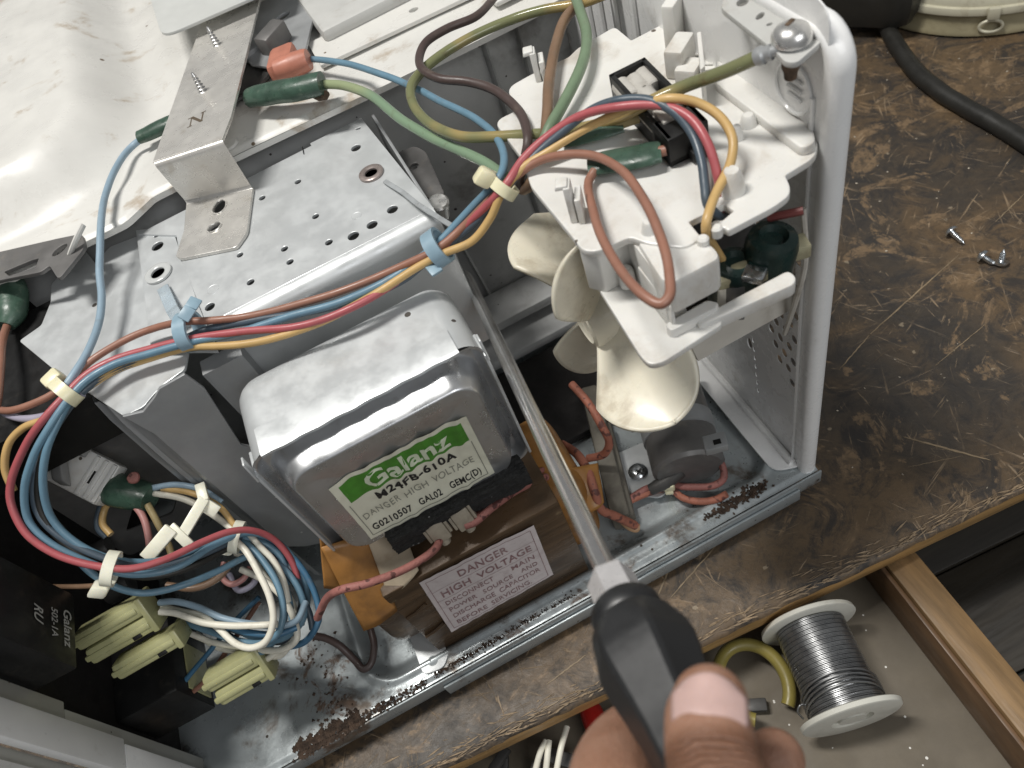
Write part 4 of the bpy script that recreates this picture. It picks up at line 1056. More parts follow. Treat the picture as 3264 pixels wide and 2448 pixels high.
draped('insulating_tape', ((-0.2136, 0.034, 0.1145), (-0.2143, 0.034, 0.0923), (-0.2173, 0.024, 0.0801), (-0.2268, 0.024, 0.0882)), 'tape_orange')
draped('insulating_tape', ((-0.1084, 0.03, 0.0691), (-0.0957, 0.03, 0.0613), (-0.1018, 0.016, 0.0508), (-0.1123, 0.016, 0.05)), 'tape_orange')
# warning label
WY = 0.0095
WL = [V((-0.1901, 0.0095, 0.0792)), V((-0.1356, 0.0095, 0.0758)), V((-0.1384, 0.0095, 0.0238)), V((-0.1948, 0.0095, 0.0221))]     # TL TR BR BL
WW, WH = 0.0560, 0.0540
def warn_pt(a, b, lift=0.0):
    u = a / WW; w = 1 - b / WH
    p = WL[0].lerp(WL[1], u).lerp(WL[3].lerp(WL[2], u), w)
    return Vector((p.x, 0.0095 - 0.0003 - lift - 0.0004 * mnoise.noise(Vector((a * 90, b * 90, 2))) - 0.00025 * mnoise.noise(Vector((a * 300, b * 220, 6))), p.z))
vs_ = []; fs = []; n = 60
for j in range(n + 1):
    for i in range(n + 1): vs_.append(warn_pt(WW * i / n, WH * j / n))
for j in range(n):
    for i in range(n): q = j * (n + 1) + i; fs.append((q, q + 1, q + n + 2, q + n + 1))
sub(mesh('warning_label', vs_, fs, 'warning_paper', xf, True, 70))
g_ = lambda a, b: warn_pt(a, b, 0.00022)
sub(print_on('warning_print', [('DANGER', 0.0080, 0.0165, 0.0430, 0.0001, 0.0245, 1.06, 0.0), ('HIGH', 0.0080, 0.0055, 0.0335, 0.0001, 0.0145, 1.02, 0.0), ('VOLTAGE', 0.0080, 0.0235, 0.0335, 0.0001, 0.0275, 1.02, 0.0), ('DISCONNECT', 0.0056, 0.0050, 0.0255, 0.00003, 0.0245, 1.06, 0.0), ('MAIN', 0.0056, 0.0390, 0.0255, 0.00003, 0.0118, 1.06, 0.0),
     ('POWER', 0.0056, 0.0050, 0.0185, 0.00003, 0.0140, 1.06, 0.0), ('SOURCE', 0.0056, 0.0225, 0.0185, 0.00003, 0.0155, 1.06, 0.0), ('AND', 0.0056, 0.0425, 0.0185, 0.00003, 0.0085, 1.06, 0.0), ('DISCHARGE', 0.0056, 0.0050, 0.0115, 0.00003, 0.0220, 0.98, 0.0), ('CAPACITOR', 0.0056, 0.0295, 0.0115, 0.00003, 0.0215, 0.98, 0.0), ('BEFORE', 0.0056, 0.0050, 0.0045, 0.00003, 0.0160, 1.02, 0.0), ('SERVICING.', 0.0056, 0.0235, 0.0045, 0.00003, 0.0215, 1.02, 0.0)], g_, 'warning_ink', xf))
mb = MB()
def wrule(a0_, b0_, a1_, b1_, w=0.00014):
    nn = 30; d = Vector((a1_ - a0_, b1_ - b0_)).normalized(); vs_ = []; fs = []
    for i in range(nn + 1):
        a = a0_ + (a1_ - a0_) * i / nn; b = b0_ + (b1_ - b0_) * i / nn
        vs_ += [warn_pt(a - d.y * w, b + d.x * w, 0.0002), warn_pt(a + d.y * w, b - d.x * w, 0.0002)]
    for i in range(nn): fs.append((2 * i, 2 * i + 1, 2 * i + 3, 2 * i + 2))
    mb.add(vs_, fs)
wrule(0.0022, 0.0022, 0.0022, 0.0515); wrule(0.0535, 0.0022, 0.0535, 0.0515); wrule(0.0022, 0.0022, 0.0535, 0.0022); wrule(0.0022, 0.0515, 0.0535, 0.0515); wrule(0.0022, 0.0412, 0.0535, 0.0412, 0.0001); wrule(0.0022, 0.0317, 0.0535, 0.0317, 0.0001)
sub(mb.build('warning_frame', 'warning_ink', xf, False))

# ---- white plastic shelf (fan duct top) by the rear panel
SZ = 0.2065
so = [(0.0017, 0.0996, 0.2065), (-0.0004, 0.0109, 0.2065), (-0.0041, 0.0046, 0.2065), (-0.0084, 0.0004, 0.2065), (-0.0198, -0.0006, 0.2065), (-0.0216, -0.0056, 0.2065), (-0.0239, -0.0085, 0.2065), (-0.0298, -0.0096, 0.2065), (-0.0448, -0.0096, 0.2065), (-0.0451, -0.0078, 0.2065), (-0.0476, -0.0067, 0.2065), (-0.0477, -0.0046, 0.2065), (-0.0458, -0.0042, 0.2065), (-0.0444, -0.0059, 0.2065), (-0.0389, -0.0044, 0.2065), (-0.0397, 0.0006, 0.2065),
      (-0.0524, 0.001, 0.2065), (-0.0531, -0.0071, 0.2065), (-0.0584, -0.0076, 0.2065), (-0.0659, 0.001, 0.2065), (-0.0686, 0.0068, 0.2065), (-0.0797, 0.0078, 0.2065), (-0.0827, 0.0108, 0.2065), (-0.0824, 0.0167, 0.2065), (-0.0824, 0.0491, 0.2065), (-0.0785, 0.0659, 0.2065), (-0.0776, 0.0926, 0.2065), (-0.0684, 0.092, 0.2065), (-0.0649, 0.1086, 0.2065), (-0.0543, 0.1094, 0.2065), (-0.0379, 0.1084, 0.2065), (-0.0328, 0.111, 0.2065), (-0.0155, 0.113, 0.2065), (-0.0158, 0.0992, 0.2065)]
shelf = plate('fan_duct_shelf', 'z', SZ, round_poly([p[:2] for p in so], [.001, .002, .004, .003, .001, .003, .004, .002, .0005, .001, .001, .0015, .001, .001, .0008, .001, .001, .001, .002, .002, .002, .006, .004, .003, .002, .003, .006, .003, .004, .002, .001, .001, .002, .001], 5), [], 0.0018, 'white_plastic', oven, 0.0005)
shelf['label'] = 'white plastic fan duct shelf screwed to the rear panel'
# boxed arm on the shelf front: raised block with an open window, and the lower ledge
mb = MB()
def hull(name, low, zb, zt, m, parent, r=0.0015, bev=0.0008):
    me = plate_mesh(round_poly([p[:2] for p in low], r), [], zt - zb - 2 * bev, bev)
    for v in me.vertices: v.co.z += (zb + zt) / 2
    return link(name, me, m, parent, True, 35)
hull('arm_block', [(-0.0666, 0.0031, 0.2065), (-0.0529, -0.0063, 0.2065), (-0.0529, -0.0136, 0.2065), (-0.0535, -0.0155, 0.2065), (-0.0679, -0.0155, 0.2065), (-0.0688, -0.0135, 0.2065)], 0.1930, 0.2070, 'white_plastic', shelf, [.001, .002, .004, .003, .001, .001], 0.0014)
hull('lower_ledge', [(-0.0774, 0.0333, 0.184), (-0.0733, 0.0259, 0.184), (-0.0611, 0.0262, 0.184), (-0.061, -0.0058, 0.184), (-0.0628, -0.014, 0.184), (-0.0541, -0.0147, 0.184), (-0.0536, -0.0158, 0.184), (-0.0565, -0.0211, 0.184), (-0.0779, -0.0231, 0.184), (-0.0816, -0.0218, 0.184), (-0.082, -0.0175, 0.184)], 0.1815, 0.1842, 'white_plastic', shelf, [.002, .001, .002, .001, .001, .001, .002, .001, .005, .005, .003], 0.0005)
hull('front_web', [(-0.0813, 0.0181, 0.2), (-0.0779, 0.0135, 0.2), (-0.0667, 0.0127, 0.2), (-0.0668, 0.0118, 0.2), (-0.0782, 0.0124, 0.2), (-0.0817, 0.0172, 0.2)], 0.1842, 0.2055, 'white_plastic', shelf, 0.0005, 0.0003)
hull('side_web', [(-0.0676, 0.0134, 0.2), (-0.0667, 0.0132, 0.2), (-0.0683, -0.0128, 0.2), (-0.0695, -0.0133, 0.2)], 0.1842, 0.2050, 'white_plastic', shelf, 0.0003, 0.0003)
hull('rib_web', [(-0.0689, 0.0041, 0.2), (-0.068, 0.0044, 0.2), (-0.0685, -0.0154, 0.2), (-0.0693, -0.0157, 0.2)], 0.1842, 0.1965, 'white_plastic', shelf, 0.0003, 0.0003)
hull('rail_bar', [(-0.0616, -0.017, 0.186), (-0.0297, -0.0173, 0.186), (-0.0296, -0.0203, 0.186), (-0.0314, -0.0219, 0.186), (-0.0623, -0.0192, 0.186)], 0.1808, 0.1862, 'white_plastic', shelf, 0.0012, 0.0006)
hull('rail_hook', [(-0.0709, -0.0144, 0.188), (-0.0562, -0.0139, 0.188), (-0.0543, -0.0166, 0.188), (-0.0558, -0.0175, 0.188), (-0.0709, -0.0171, 0.188)], 0.1795, 0.1880, 'white_plastic', shelf, 0.001, 0.0005)
mb = MB(); c0 = V((-0.0712, 0.0093, 0.192)); mb.lathe(c0, (0, 0, 1), [(-0.006, 0.0028), (0.0, 0.0026), (0.0012, 0.0018), (0.0012, 0)], 14); mb.build('peg', 'white_plastic', shelf)
for c_ in ((-0.0532, -0.0091, 0.209), (-0.0478, -0.0079, 0.209)):
    mb = MB(); mb.lathe(V(c_) - Vector((0, 0, 0.003)), (0, 0, 1), [(0, 0.0018), (0.003, 0.0018), (0.0036, 0.0012), (0.0036, 0)], 12); mb.build('cable_horn', 'white_plastic', shelf)
# lower duct wall under the rail (dusty)
DWP = [(-0.0524, 0.014, 0.1471), (-0.0461, 0.014, 0.1511), (-0.0033, 0.014, 0.1494), (0.002, 0.014, 0.1358), (0.0035, 0.014, 0.1223), (-0.0472, 0.014, 0.1214)]
plate('duct_wall', 'y', 0.014, [(p[0], p[2]) for p in DWP], [], 0.0016, 'old_plastic', shelf)
hull('edge_flange', [(0.0002, 0.0629, 0.211), (-0.0016, 0.0114, 0.211), (-0.0069, 0.003, 0.211), (-0.0105, 0.0029, 0.211), (-0.01, 0.0497, 0.211)], 0.2076, 0.2112, 'white_plastic', shelf, [.002, .003, .003, .003, .002], 0.0008)
# clips and pips on the shelf
def clip(c, d, h=0.012):
    c = V(c); d = V(d).normalized(); s_ = Vector((-d.y, d.x, 0)); mb = MB()
    mb.obox(c + Vector((0, 0, h / 2)), d, s_, (0, 0, 1), (0.0022, 0.0055, h), 0.0004)
    mb.obox(c + d * 0.0026 + Vector((0, 0, h * 0.35)), d, s_, (0, 0, 1), (0.0020, 0.0075, h * 0.7), 0.0004)
    mb.obox(c - d * 0.0016 + Vector((0, 0, h)), d, s_, (0.3, 0, 1), (0.0036, 0.0045, 0.0016), 0.0003)
    mb.build('wire_clip', 'white_plastic', shelf)
clip((-0.0782, 0.0254, 0.2078), (1, -0.55, 0), 0.014); clip((-0.0533, 0.1047, 0.2078), (1, -0.4, 0), 0.012)
def pip(c, r, h):
    mb = MB(); mb.lathe(c, (0, 0, 1), [(0, r), (h * 0.8, r * 0.72), (h, r * 0.5), (h, 0)], 16); mb.build('locating_pip', 'white_plastic', shelf)
pip((-0.0268, 0.0746, 0.2078), 0.0032, 0.006); pip((-0.0348, 0.0036, 0.2078), 0.0042, 0.008); pip((-0.0135, 0.0265, 0.2078), 0.0030, 0.004); pip((-0.0632, 0.0047, 0.2078), 0.0025, 0.004); pip((-0.02, 0.0231, 0.2078), 0.0022, 0.005)
# milky latch post by the panel
mb = MB()
for (c, s_, h) in (((-0.0072, 0.0802, 0.2078), (0.010, 0.005), 0.020), ((-0.0122, 0.069, 0.2078), (0.013, 0.007), 0.011), ((-0.0131, 0.062, 0.2078), (0.009, 0.008), 0.006)):
    c = V(c); mb.obox(c + Vector((0, 0, h / 2)), (0.8, 0.6, 0), (-0.6, 0.8, 0), (0, 0, 1), (s_[0], s_[1], h), 0.0012)
mb.build('latch_post', 'white_plastic', shelf)
hull('rear_wall_web', [(-0.0085, 0.0623, 0.22), (-0.0076, 0.0621, 0.22), (-0.0175, 0.0444, 0.22), (-0.0189, 0.0438, 0.22)], 0.2075, 0.2230, 'white_plastic', shelf, 0.0003, 0.0003)
# sloping inner wall of the shelf along the rear panel
vs_ = [(0.0028, 0.0658, 0.2092), (0.0017, 0.0115, 0.2092), (-0.0024, 0.0083, 0.208), (-0.0019, 0.0705, 0.208)]
mesh('back_bevel', vs_, [(0, 1, 2, 3)], 'white_plastic', shelf, False)
for k in range(3):
    a = V((-0.007, 0.0746, 0.2083)).lerp(V((-0.0103, 0.0619, 0.2083)), k / 2)
    mb = MB(); mb.tube([a, a + Vector((0.012, -0.012, 0.0002))], 0.0004, 6); mb.build('moulded_line', 'white_plastic', shelf)

# terminal (fuse) block on the shelf
tb = bpy.data.objects.new('terminal_block', None); COL.objects.link(tb); tb.parent = oven; tb.location = -Vector(oven.location)
tb['label'] = 'black terminal block with grey push-on connectors on the white shelf'
T0 = V((-0.0397, 0.0698, 0.2085)); T1 = V((-0.0254, 0.0696, 0.2085)); T2 = V((-0.0291, 0.0243, 0.2085)); T3 = V((-0.0433, 0.0246, 0.2085))
tx = (T1 - T0).normalized(); ty = (T2 - T1); TL_ = ty.length; ty.normalize(); TWd = (T1 - T0).length; tz = Vector((0, 0, 1))
tc = (T0 + T1 + T2 + T3) / 4
mb = MB(); mb.obox(tc + tz * 0.0012, tx, ty, tz, (TWd, TL_, 0.0024), 0.0004)
HH = 0.0105
mb.obox(tc - tx * (TWd / 2 - 0.0009) + tz * HH / 2, tx, ty, tz, (0.0018, TL_ * 0.98, HH), 0.0003)
mb.obox(tc + tx * (TWd / 2 - 0.0009) + tz * HH / 2, tx, ty, tz, (0.0018, TL_ * 0.98, HH), 0.0003)
mb.obox(tc - ty * (TL_ / 2 - 0.001) + tz * HH / 2, tx, ty, tz, (TWd, 0.002, HH), 0.0003)
mb.obox(tc + ty * (TL_ / 2 - 0.0055) + tz * HH / 2, tx, ty, tz, (TWd, 0.011, HH), 0.0004)
mb.obox(tc + ty * 0.0 + tz * HH * 0.42, tx, ty, tz, (TWd, 0.0025, HH * 0.84), 0.0003)
mb.obox(tc + ty * (TL_ / 2 + 0.0015) + tx * 0.003 + tz * 0.002, tx, ty, tz, (TWd * 0.5, 0.004, 0.004), 0.0004)
sub(mb.build('block_body', 'black_plastic', tb))
for (a, b) in ((-0.30, -0.33), (0.02, -0.31), (0.30, -0.33), (-0.27, 0.13), (0.05, 0.11), (0.32, 0.12), (0.0, -0.10)):
    mb = MB(); c = tc + tx * (a * TWd) + ty * (b * TL_) + tz * 0.0065
    mb.tube([c - ty * 0.0055, c - ty * 0.0050, c + ty * 0.0050, c + ty * 0.0055], [0.0028, 0.0034, 0.0034, 0.0028], 14, True, 0.85)
    sub(mb.build('push_on_connector', 'grey_clip', tb))
mb = MB(); c = tc + tx * (-0.05 * TWd) + ty * (0.24 * TL_) + tz * 0.0105; mb.obox(c, tx, ty, tz, (0.008, 0.0085, 0.0018), 0.0004); sub(mb.build('metal_tab', 'grey_clip', tb))

# ---- fan behind the shelf: hub and four twisted blades, axis along the oven depth
FC = V((-0.0734, 0.0379, 0.1470)); FA = Vector((1, 0.0058, 0.0343)).normalized()
FE1 = (Vector((0, 1, 0)) - FA * FA.y).normalized(); FE2 = FA.cross(FE1)
fan = bpy.data.objects.new('cooling_fan', None); COL.objects.link(fan); fan.parent = oven; fan.location = -Vector(oven.location)
fan['label'] = 'cream plastic cooling fan under the white shelf'
mb = MB(); mb.lathe(FC - FA * 0.008, FA, [(0.0, 0.0), (0.0, 0.0085), (-0.0008, 0.0095), (0.0, 0.0118), (0.002, 0.0124), (0.022, 0.0124), (0.022, 0.0)], 30); sub(mb.build('hub', 'fan_plastic', fan))
def blade(theta, pitch, R0, R1, wid):
    vs_ = []; fs = []; nr, nc_ = 30, 18
    rad = FE1 * math.cos(theta) + FE2 * math.sin(theta); tan = FE2 * math.cos(theta) - FE1 * math.sin(theta)
    for i in range(nr + 1):
        t = 1 - (1 - i / nr) ** 2; r = R0 + (R1 - R0) * t
        w = wid * min(1.0, 0.36 + 1.25 * t) * math.sqrt(max(0.0, 1 - max(0.0, (t - 0.42) / 0.58) ** 2.0)) + 0.0002
        p = pitch + 0.673 * (t - 0.4)
        ch = FA * math.cos(p) + tan * math.sin(p); nrm = rad.cross(ch)
        for j in range(nc_ + 1):
            s_ = j / nc_ * 2 - 1
            q = FC + rad * r + ch * (s_ * w) + nrm * (0.002 * (s_ * s_) + 0.002 * t)
            vs_.append(q)
    for i in range(nr):
        for j in range(nc_): a = i * (nc_ + 1) + j; fs.append((a, a + 1, a + nc_ + 2, a + nc_ + 1))
    o = sub(mesh('blade', vs_, fs, 'fan_plastic', fan, True, 80))
    sm = o.modifiers.new('thick', 'SOLIDIFY'); sm.thickness = 0.0016
    return o
for k in range(4):
    blade(3.4648 - k * math.pi / 2, -0.5802, 0.009, 0.0539, 0.0219)
# motor behind the fan, under the shelf
mot = bpy.data.objects.new('fan_motor', None); COL.objects.link(mot); mot.parent = oven; mot.location = -Vector(oven.location)
mot['label'] = 'dusty dark fan motor between the shelf and the rear panel'
mb = MB(); mb.obox((-0.030, 0.044, 0.150), (1, 0, 0), (0, 1, 0), (0, 0, 1), (0.034, 0.044, 0.052), 0.004); sub(mb.build('motor_core', 'dark_metal', mot))
for c, r, h in (((-0.0281, -0.0022, 0.19), 0.0085, 0.022), ((-0.0403, -0.0003, 0.185), 0.0075, 0.020)):
    mb = MB(); c = V(c); mb.lathe(c - Vector((0, 0, h)), (0.12, -0.1, 1), [(0, r * 0.8), (0.002, r), (h * 0.8, r), (h * 0.95, r * 0.9), (h, r * 0.55), (h * 0.9, r * 0.4), (h * 0.9, 0)], 22); sub(mb.build('winding_coil', 'green_cap', mot))
for c in ((-0.0382, -0.0048, 0.183), (-0.0224, -0.0045, 0.183)):
    mb = MB(); mb.obox(V(c) - Vector((0, 0, 0.003)), (0.96, -0.26, 0), (0.26, 0.96, 0), (0, 0, 1), (0.017, 0.007, 0.006), 0.001); sub(mb.build('bobbin_flange', 'bobbin_tan', mot))
mb = MB(); mb.obox(V((-0.0364, -0.0096, 0.183)), (0.8, 0.6, 0), (-0.6, 0.8, 0), (0, 0, 1), (0.006, 0.007, 0.003), 0.0008); sub(mb.build('motor_screw', 'screw_zinc', mot))
mb = MB(); mb.obox(V((-0.0439, -0.0099, 0.178)), (0.55, 0.8, 0), (-0.8, 0.55, 0), (0, 0, 1), (0.018, 0.006, 0.003), 0.0006); sub(mb.build('motor_bridge', 'dark_grey_metal', mot))
mb = MB(); mb.obox(V((-0.0487, -0.0099, 0.178)), (0.55, 0.8, 0), (-0.8, 0.55, 0), (0, 0, 1), (0.012, 0.003, 0.003), 0.0006); sub(mb.build('motor_strut', 'old_plastic', mot))
mb = MB(); mb.tube(spline([(-0.0226, 0.0027, 0.19), (-0.0186, -0.0013, 0.192), (-0.0147, -0.0041, 0.193)], 5), 0.0014, 8); sub(mb.build('motor_lead', 'wire_dark_red', mot))
mb = MB(); mb.tube(spline([(-0.006, 0.0069, 0.1811), (-0.007, 0.003, 0.1606), (-0.007, 0.0065, 0.1379), (-0.006, 0.0144, 0.107)], 6), 0.0011, 8); sub(mb.build('grey_cord', 'old_plastic', mot))

# ---- capacitor and its clamp on the base, right of the transformer
cap = bpy.data.objects.new('capacitor', None); COL.objects.link(cap); cap.parent = oven; cap.location = -Vector(oven.location)
cap['label'] = 'dark oval capacitor lying on the base below the fan'
ca = V((-0.053, 0.024, 0.022)); cb = V((-0.034, 0.082, 0.022))
mb = MB(); mb.tube([ca, ca + (cb - ca) * 0.03, ca + (cb - ca) * 0.97, cb], [0.0165, 0.0185, 0.0185, 0.0165], 30, True, 0.85); sub(mb.build('can', 'dark_grey_metal', cap))
d_ = (cb - ca).normalized()
mb = MB(); mb.tube([ca + d_ * 0.020, ca + d_ * 0.030], 0.0193, 30, True, 0.86); sub(mb.build('clamp_band', 'galvanised_dull', cap))
sub(plate('clamp_plate', 'z', 0.0062, round_poly([(-0.088, 0.040), (-0.070, 0.026), (-0.062, 0.030), (-0.060, 0.060), (-0.080, 0.062)], 0.003), [], 0.0012, 'galvanised', cap))
mb = MB(); screw_head(mb, (-0.0729, 0.0453, 0.0072), (0, 0, 1), 0.0052, 0.0030); sub(mb.build('clamp_screw', 'screw_zinc', cap))
for a in (0.5, 2.07):
    mb = MB(); mb.obox(V((-0.0729, 0.0435, 0.0105)), (math.cos(a), math.sin(a), 0), (-math.sin(a), math.cos(a), 0), (0, 0, 1), (0.004, 0.0009, 0.0006)); sub(mb.build('screw_slot', 'dark_metal', cap))
for c, e in (((-0.045, 0.01, 0.0602), 0.0), ):
    mb = MB(); c = V(c); mb.obox(c, (1, -0.35, 0.1), (0.35, 1, 0), (0, 0.1, 1), (0.0105, 0.008, 0.0045), 0.0007); sub(mb.build('terminal', 'galvanised_dull', cap))
    mb = MB(); mb.obox(c + V((0.0005, -0.001, 0.0023)), (1, -0.35, 0.1), (0.35, 1, 0), (0, 0.1, 1), (0.0034, 0.0026, 0.0004)); sub(mb.build('terminal_hole', 'black_plastic', cap))
mb = MB(); mb.tube([V((-0.0737, 0.0296, 0.013)), V((-0.0648, 0.0278, 0.016)), V((-0.0561, 0.028, 0.019)), V((-0.0549, 0.0281, 0.0195)), V((-0.0392, 0.0291, 0.024))], [0.0030, 0.0040, 0.0040, 0.0012, 0.0010], 12)
sub(mb.build('diode', 'dark_metal', cap))
mb = MB(); mb.obox((-0.083, 0.062, 0.012), (0.3, 1, 0), (1, -0.3, 0), (0, 0, 1), (0.085, 0.010, 0.016), 0.002); mb.obox((-0.082, 0.050, 0.010), (0.3, 1, 0), (1, -0.3, 0), (0, 0, 1), (0.06, 0.006, 0.010), 0.002); sub(mb.build('wire_duct', 'dusty_duct', cap))

# ---- front (control) panel seen edge on, and the circuit board behind it
fp = bpy.data.objects.new('control_panel', None); COL.objects.link(fp); fp.parent = oven; fp.location = -Vector(oven.location)
fp['label'] = 'grey plastic back edge of the control panel in the lower left corner'
def vstrip(name, x, y0, y1, z0, z1, m, t=0.0025):
    mb = MB(); mb.box((x - t, y0, z0), (x, y1, z1), 0.0006); return sub(mb.build(name, m, fp))
vstrip('inner_flange', -0.3345, 0.010, 0.0245, 0.105, 0.26, 'panel_plastic')
vstrip('inner_flange', -0.3345, 0.010, 0.0215, -0.008, 0.105, 'panel_plastic')
vstrip('rim', -0.3300, -0.001, 0.0135, 0.0755, 0.26, 'panel_light', 0.004)
vstrip('rim', -0.3300, -0.001, 0.0115, -0.008, 0.0750, 'panel_light', 0.004)
vstrip('outer_step', -0.3350, -0.0075, -0.0005, -0.008, 0.26, 'panel_plastic', 0.004)
vstrip('outer_shell', -0.3325, -0.045, -0.0072, -0.008, 0.26, 'panel_light', 0.006)
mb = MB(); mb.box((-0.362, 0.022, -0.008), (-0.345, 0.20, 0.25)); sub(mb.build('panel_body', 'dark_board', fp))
pcb = bpy.data.objects.new('circuit_board', None); COL.objects.link(pcb); pcb.parent = oven; pcb.location = -Vector(oven.location)
pcb['label'] = 'dark control circuit board with black relay in the shadowed corner'
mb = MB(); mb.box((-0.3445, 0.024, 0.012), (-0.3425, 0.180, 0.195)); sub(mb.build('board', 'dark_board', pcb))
RY0, RZ0 = 0.0498, 0.1262
mb = MB(); mb.box((-0.3424, 0.0255, 0.1190), (-0.318, 0.060, 0.162), 0.001); sub(mb.build('relay', 'black_plastic', pcb))
mb = MB(); mb.box((-0.3424, 0.030, 0.030), (-0.312, 0.072, 0.062), 0.001); sub(mb.build('small_transformer', 'black_plastic', pcb))
mb = MB(); mb.box((-0.3120, 0.034, 0.034), (-0.3112, 0.058, 0.052), 0.0002); sub(mb.build('yellow_sticker', 'connector_yellow', pcb))
mb = MB()
for (y, z, r) in ((0.10, 0.06, 0.006), (0.115, 0.075, 0.005), (0.095, 0.04, 0.004)):
    mb.lathe((-0.3424, y, z), (1, 0, 0), [(0, r), (0.012, r), (0.013, r * 0.9), (0.013, 0)], 18)
sub(mb.build('electrolytic', 'dark_metal', pcb))
sub(print_on('relay_print', [('Galanz', 0.0062, 0.000, 0.000, 0.0001, 0.017, 1.0, 0.0), ('502-1A', 0.0048, 0.002, -0.0068, 0.00005, 0.013, 1.0, 0.0), ('RU', 0.0066, 0.004, -0.0160, 0.0001, 0.008, 1.0, 0.3)], lambda a, b: Vector((-0.3176, RY0 - a, RZ0 - b)), 'relay_ink', pcb))
# plate added behind the harness, coloured dark so the shadowed corner stays black
mb = MB(); mb.box((-0.345, 0.1990, 0.0), (-0.20, 0.2010, 0.176)); mb.build('dark_filler_plate', 'dark_board', oven)
sw = plate('switch_plate', 'y', 0.125, round_poly([(-0.335, 0.05), (-0.268, 0.05), (-0.268, 0.10), (-0.30, 0.165), (-0.335, 0.165)], 0.004), [round_poly([(-0.325, 0.068), (-0.300, 0.064), (-0.287, 0.078), (-0.303, 0.090)], 0.003), round_poly([(-0.322, 0.115), (-0.30, 0.115), (-0.30, 0.15), (-0.322, 0.15)], 0.002)], 0.0012, 'dark_grey_metal', oven)

# ================================================================== WIRES
WR = 0.00148
GH = 'wires of the tied harness'
wire('harness_wire', 'red wire running the whole length of the tied harness', [(-0.0371, 0.0061, 0.2), (-0.0382, 0.0048, 0.209), (-0.0358, 0.014, 0.219), (-0.0356, 0.0239, 0.2235), (-0.0399, 0.034, 0.225), (-0.0491, 0.0427, 0.225), (-0.0582, 0.0525, 0.2215), (-0.0688, 0.058, 0.2165), (-0.0806, 0.0579, 0.2125), (-0.09, 0.0538, 0.2095), (-0.1001, 0.0583, 0.201), (-0.108, 0.062, 0.195), (-0.1186, 0.0635, 0.19), (-0.1333, 0.0653, 0.185), (-0.1569, 0.0631, 0.185), (-0.1766, 0.0671, 0.185), (-0.1983, 0.0787, 0.186), (-0.2176, 0.0878, 0.1865), (-0.2324, 0.0934, 0.1865), (-0.2473, 0.097, 0.187), (-0.2583, 0.0953, 0.188), (-0.2681, 0.0899, 0.188), (-0.2793, 0.0852, 0.186), (-0.2916, 0.0833, 0.18), (-0.3031, 0.0794, 0.172), (-0.308, 0.0745, 0.166), (-0.3085, 0.0657, 0.158), (-0.3034, 0.0568, 0.15), (-0.2932, 0.0488, 0.142), (-0.2822, 0.0439, 0.136), (-0.2722, 0.0449, 0.13), (-0.2586, 0.0506, 0.121), (-0.2494, 0.0542, 0.114), (-0.2435, 0.0549, 0.107), (-0.239, 0.0525, 0.096), (-0.2381, 0.0456, 0.085), (-0.2414, 0.0367, 0.076)], WR, 'wire_red', GH)
wire('harness_wire', 'bright blue wire beside the red one, leading up to the orange cap', [(-0.1269, 0.222, 0.2), (-0.12, 0.2089, 0.202), (-0.1104, 0.1907, 0.203), (-0.0964, 0.1548, 0.204), (-0.0875, 0.1259, 0.204), (-0.0818, 0.1034, 0.205), (-0.0811, 0.0815, 0.207), (-0.0842, 0.0687, 0.208), (-0.0899, 0.0608, 0.208), (-0.0998, 0.0634, 0.201), (-0.1095, 0.0654, 0.195), (-0.1217, 0.0654, 0.19), (-0.1383, 0.0664, 0.186), (-0.159, 0.0681, 0.1855), (-0.1803, 0.0744, 0.1855), (-0.2023, 0.081, 0.185), (-0.2163, 0.0859, 0.186), (-0.2327, 0.0908, 0.1865), (-0.2475, 0.0945, 0.187), (-0.2588, 0.0929, 0.1875), (-0.2671, 0.0887, 0.187), (-0.2781, 0.0823, 0.184), (-0.2895, 0.0785, 0.178), (-0.3002, 0.0747, 0.169), (-0.3063, 0.0695, 0.159), (-0.3042, 0.0618, 0.15), (-0.2964, 0.0532, 0.14), (-0.2856, 0.0455, 0.131), (-0.2708, 0.0441, 0.123), (-0.2585, 0.0518, 0.114), (-0.2476, 0.057, 0.105), (-0.2402, 0.0545, 0.095), (-0.2372, 0.046, 0.083), (-0.2409, 0.0353, 0.07), (-0.2501, 0.0291, 0.062)], WR, 'wire_blue', GH)
wire('harness_wire', 'yellow wire of the harness bowing over the shelf into the notch', [(-0.0415, 0.0006, 0.185), (-0.0457, -0.0016, 0.196), (-0.0501, -0.0059, 0.206), (-0.05, -0.0058, 0.211), (-0.0426, 0.0004, 0.213), (-0.0325, 0.0075, 0.215), (-0.0282, 0.0129, 0.218), (-0.0278, 0.0199, 0.222), (-0.0311, 0.027, 0.225), (-0.0369, 0.0319, 0.227), (-0.0418, 0.0379, 0.225), (-0.048, 0.0459, 0.221), (-0.0576, 0.0521, 0.2165), (-0.0712, 0.0548, 0.213), (-0.0819, 0.056, 0.211), (-0.0884, 0.0547, 0.209), (-0.0931, 0.0541, 0.206), (-0.0987, 0.0539, 0.2), (-0.1076, 0.0546, 0.194), (-0.1181, 0.0591, 0.191), (-0.1292, 0.0626, 0.188), (-0.1452, 0.0642, 0.185), (-0.1626, 0.064, 0.1845), (-0.1775, 0.0669, 0.1835), (-0.1937, 0.0722, 0.183), (-0.2091, 0.0803, 0.1835), (-0.2194, 0.0863, 0.184), (-0.2344, 0.0918, 0.1838), (-0.2496, 0.0949, 0.184), (-0.2634, 0.0926, 0.184), (-0.2778, 0.0891, 0.183), (-0.2908, 0.0931, 0.181), (-0.2995, 0.0923, 0.178), (-0.3059, 0.0884, 0.172), (-0.3086, 0.0832, 0.164)], WR, 'wire_yellow', GH)
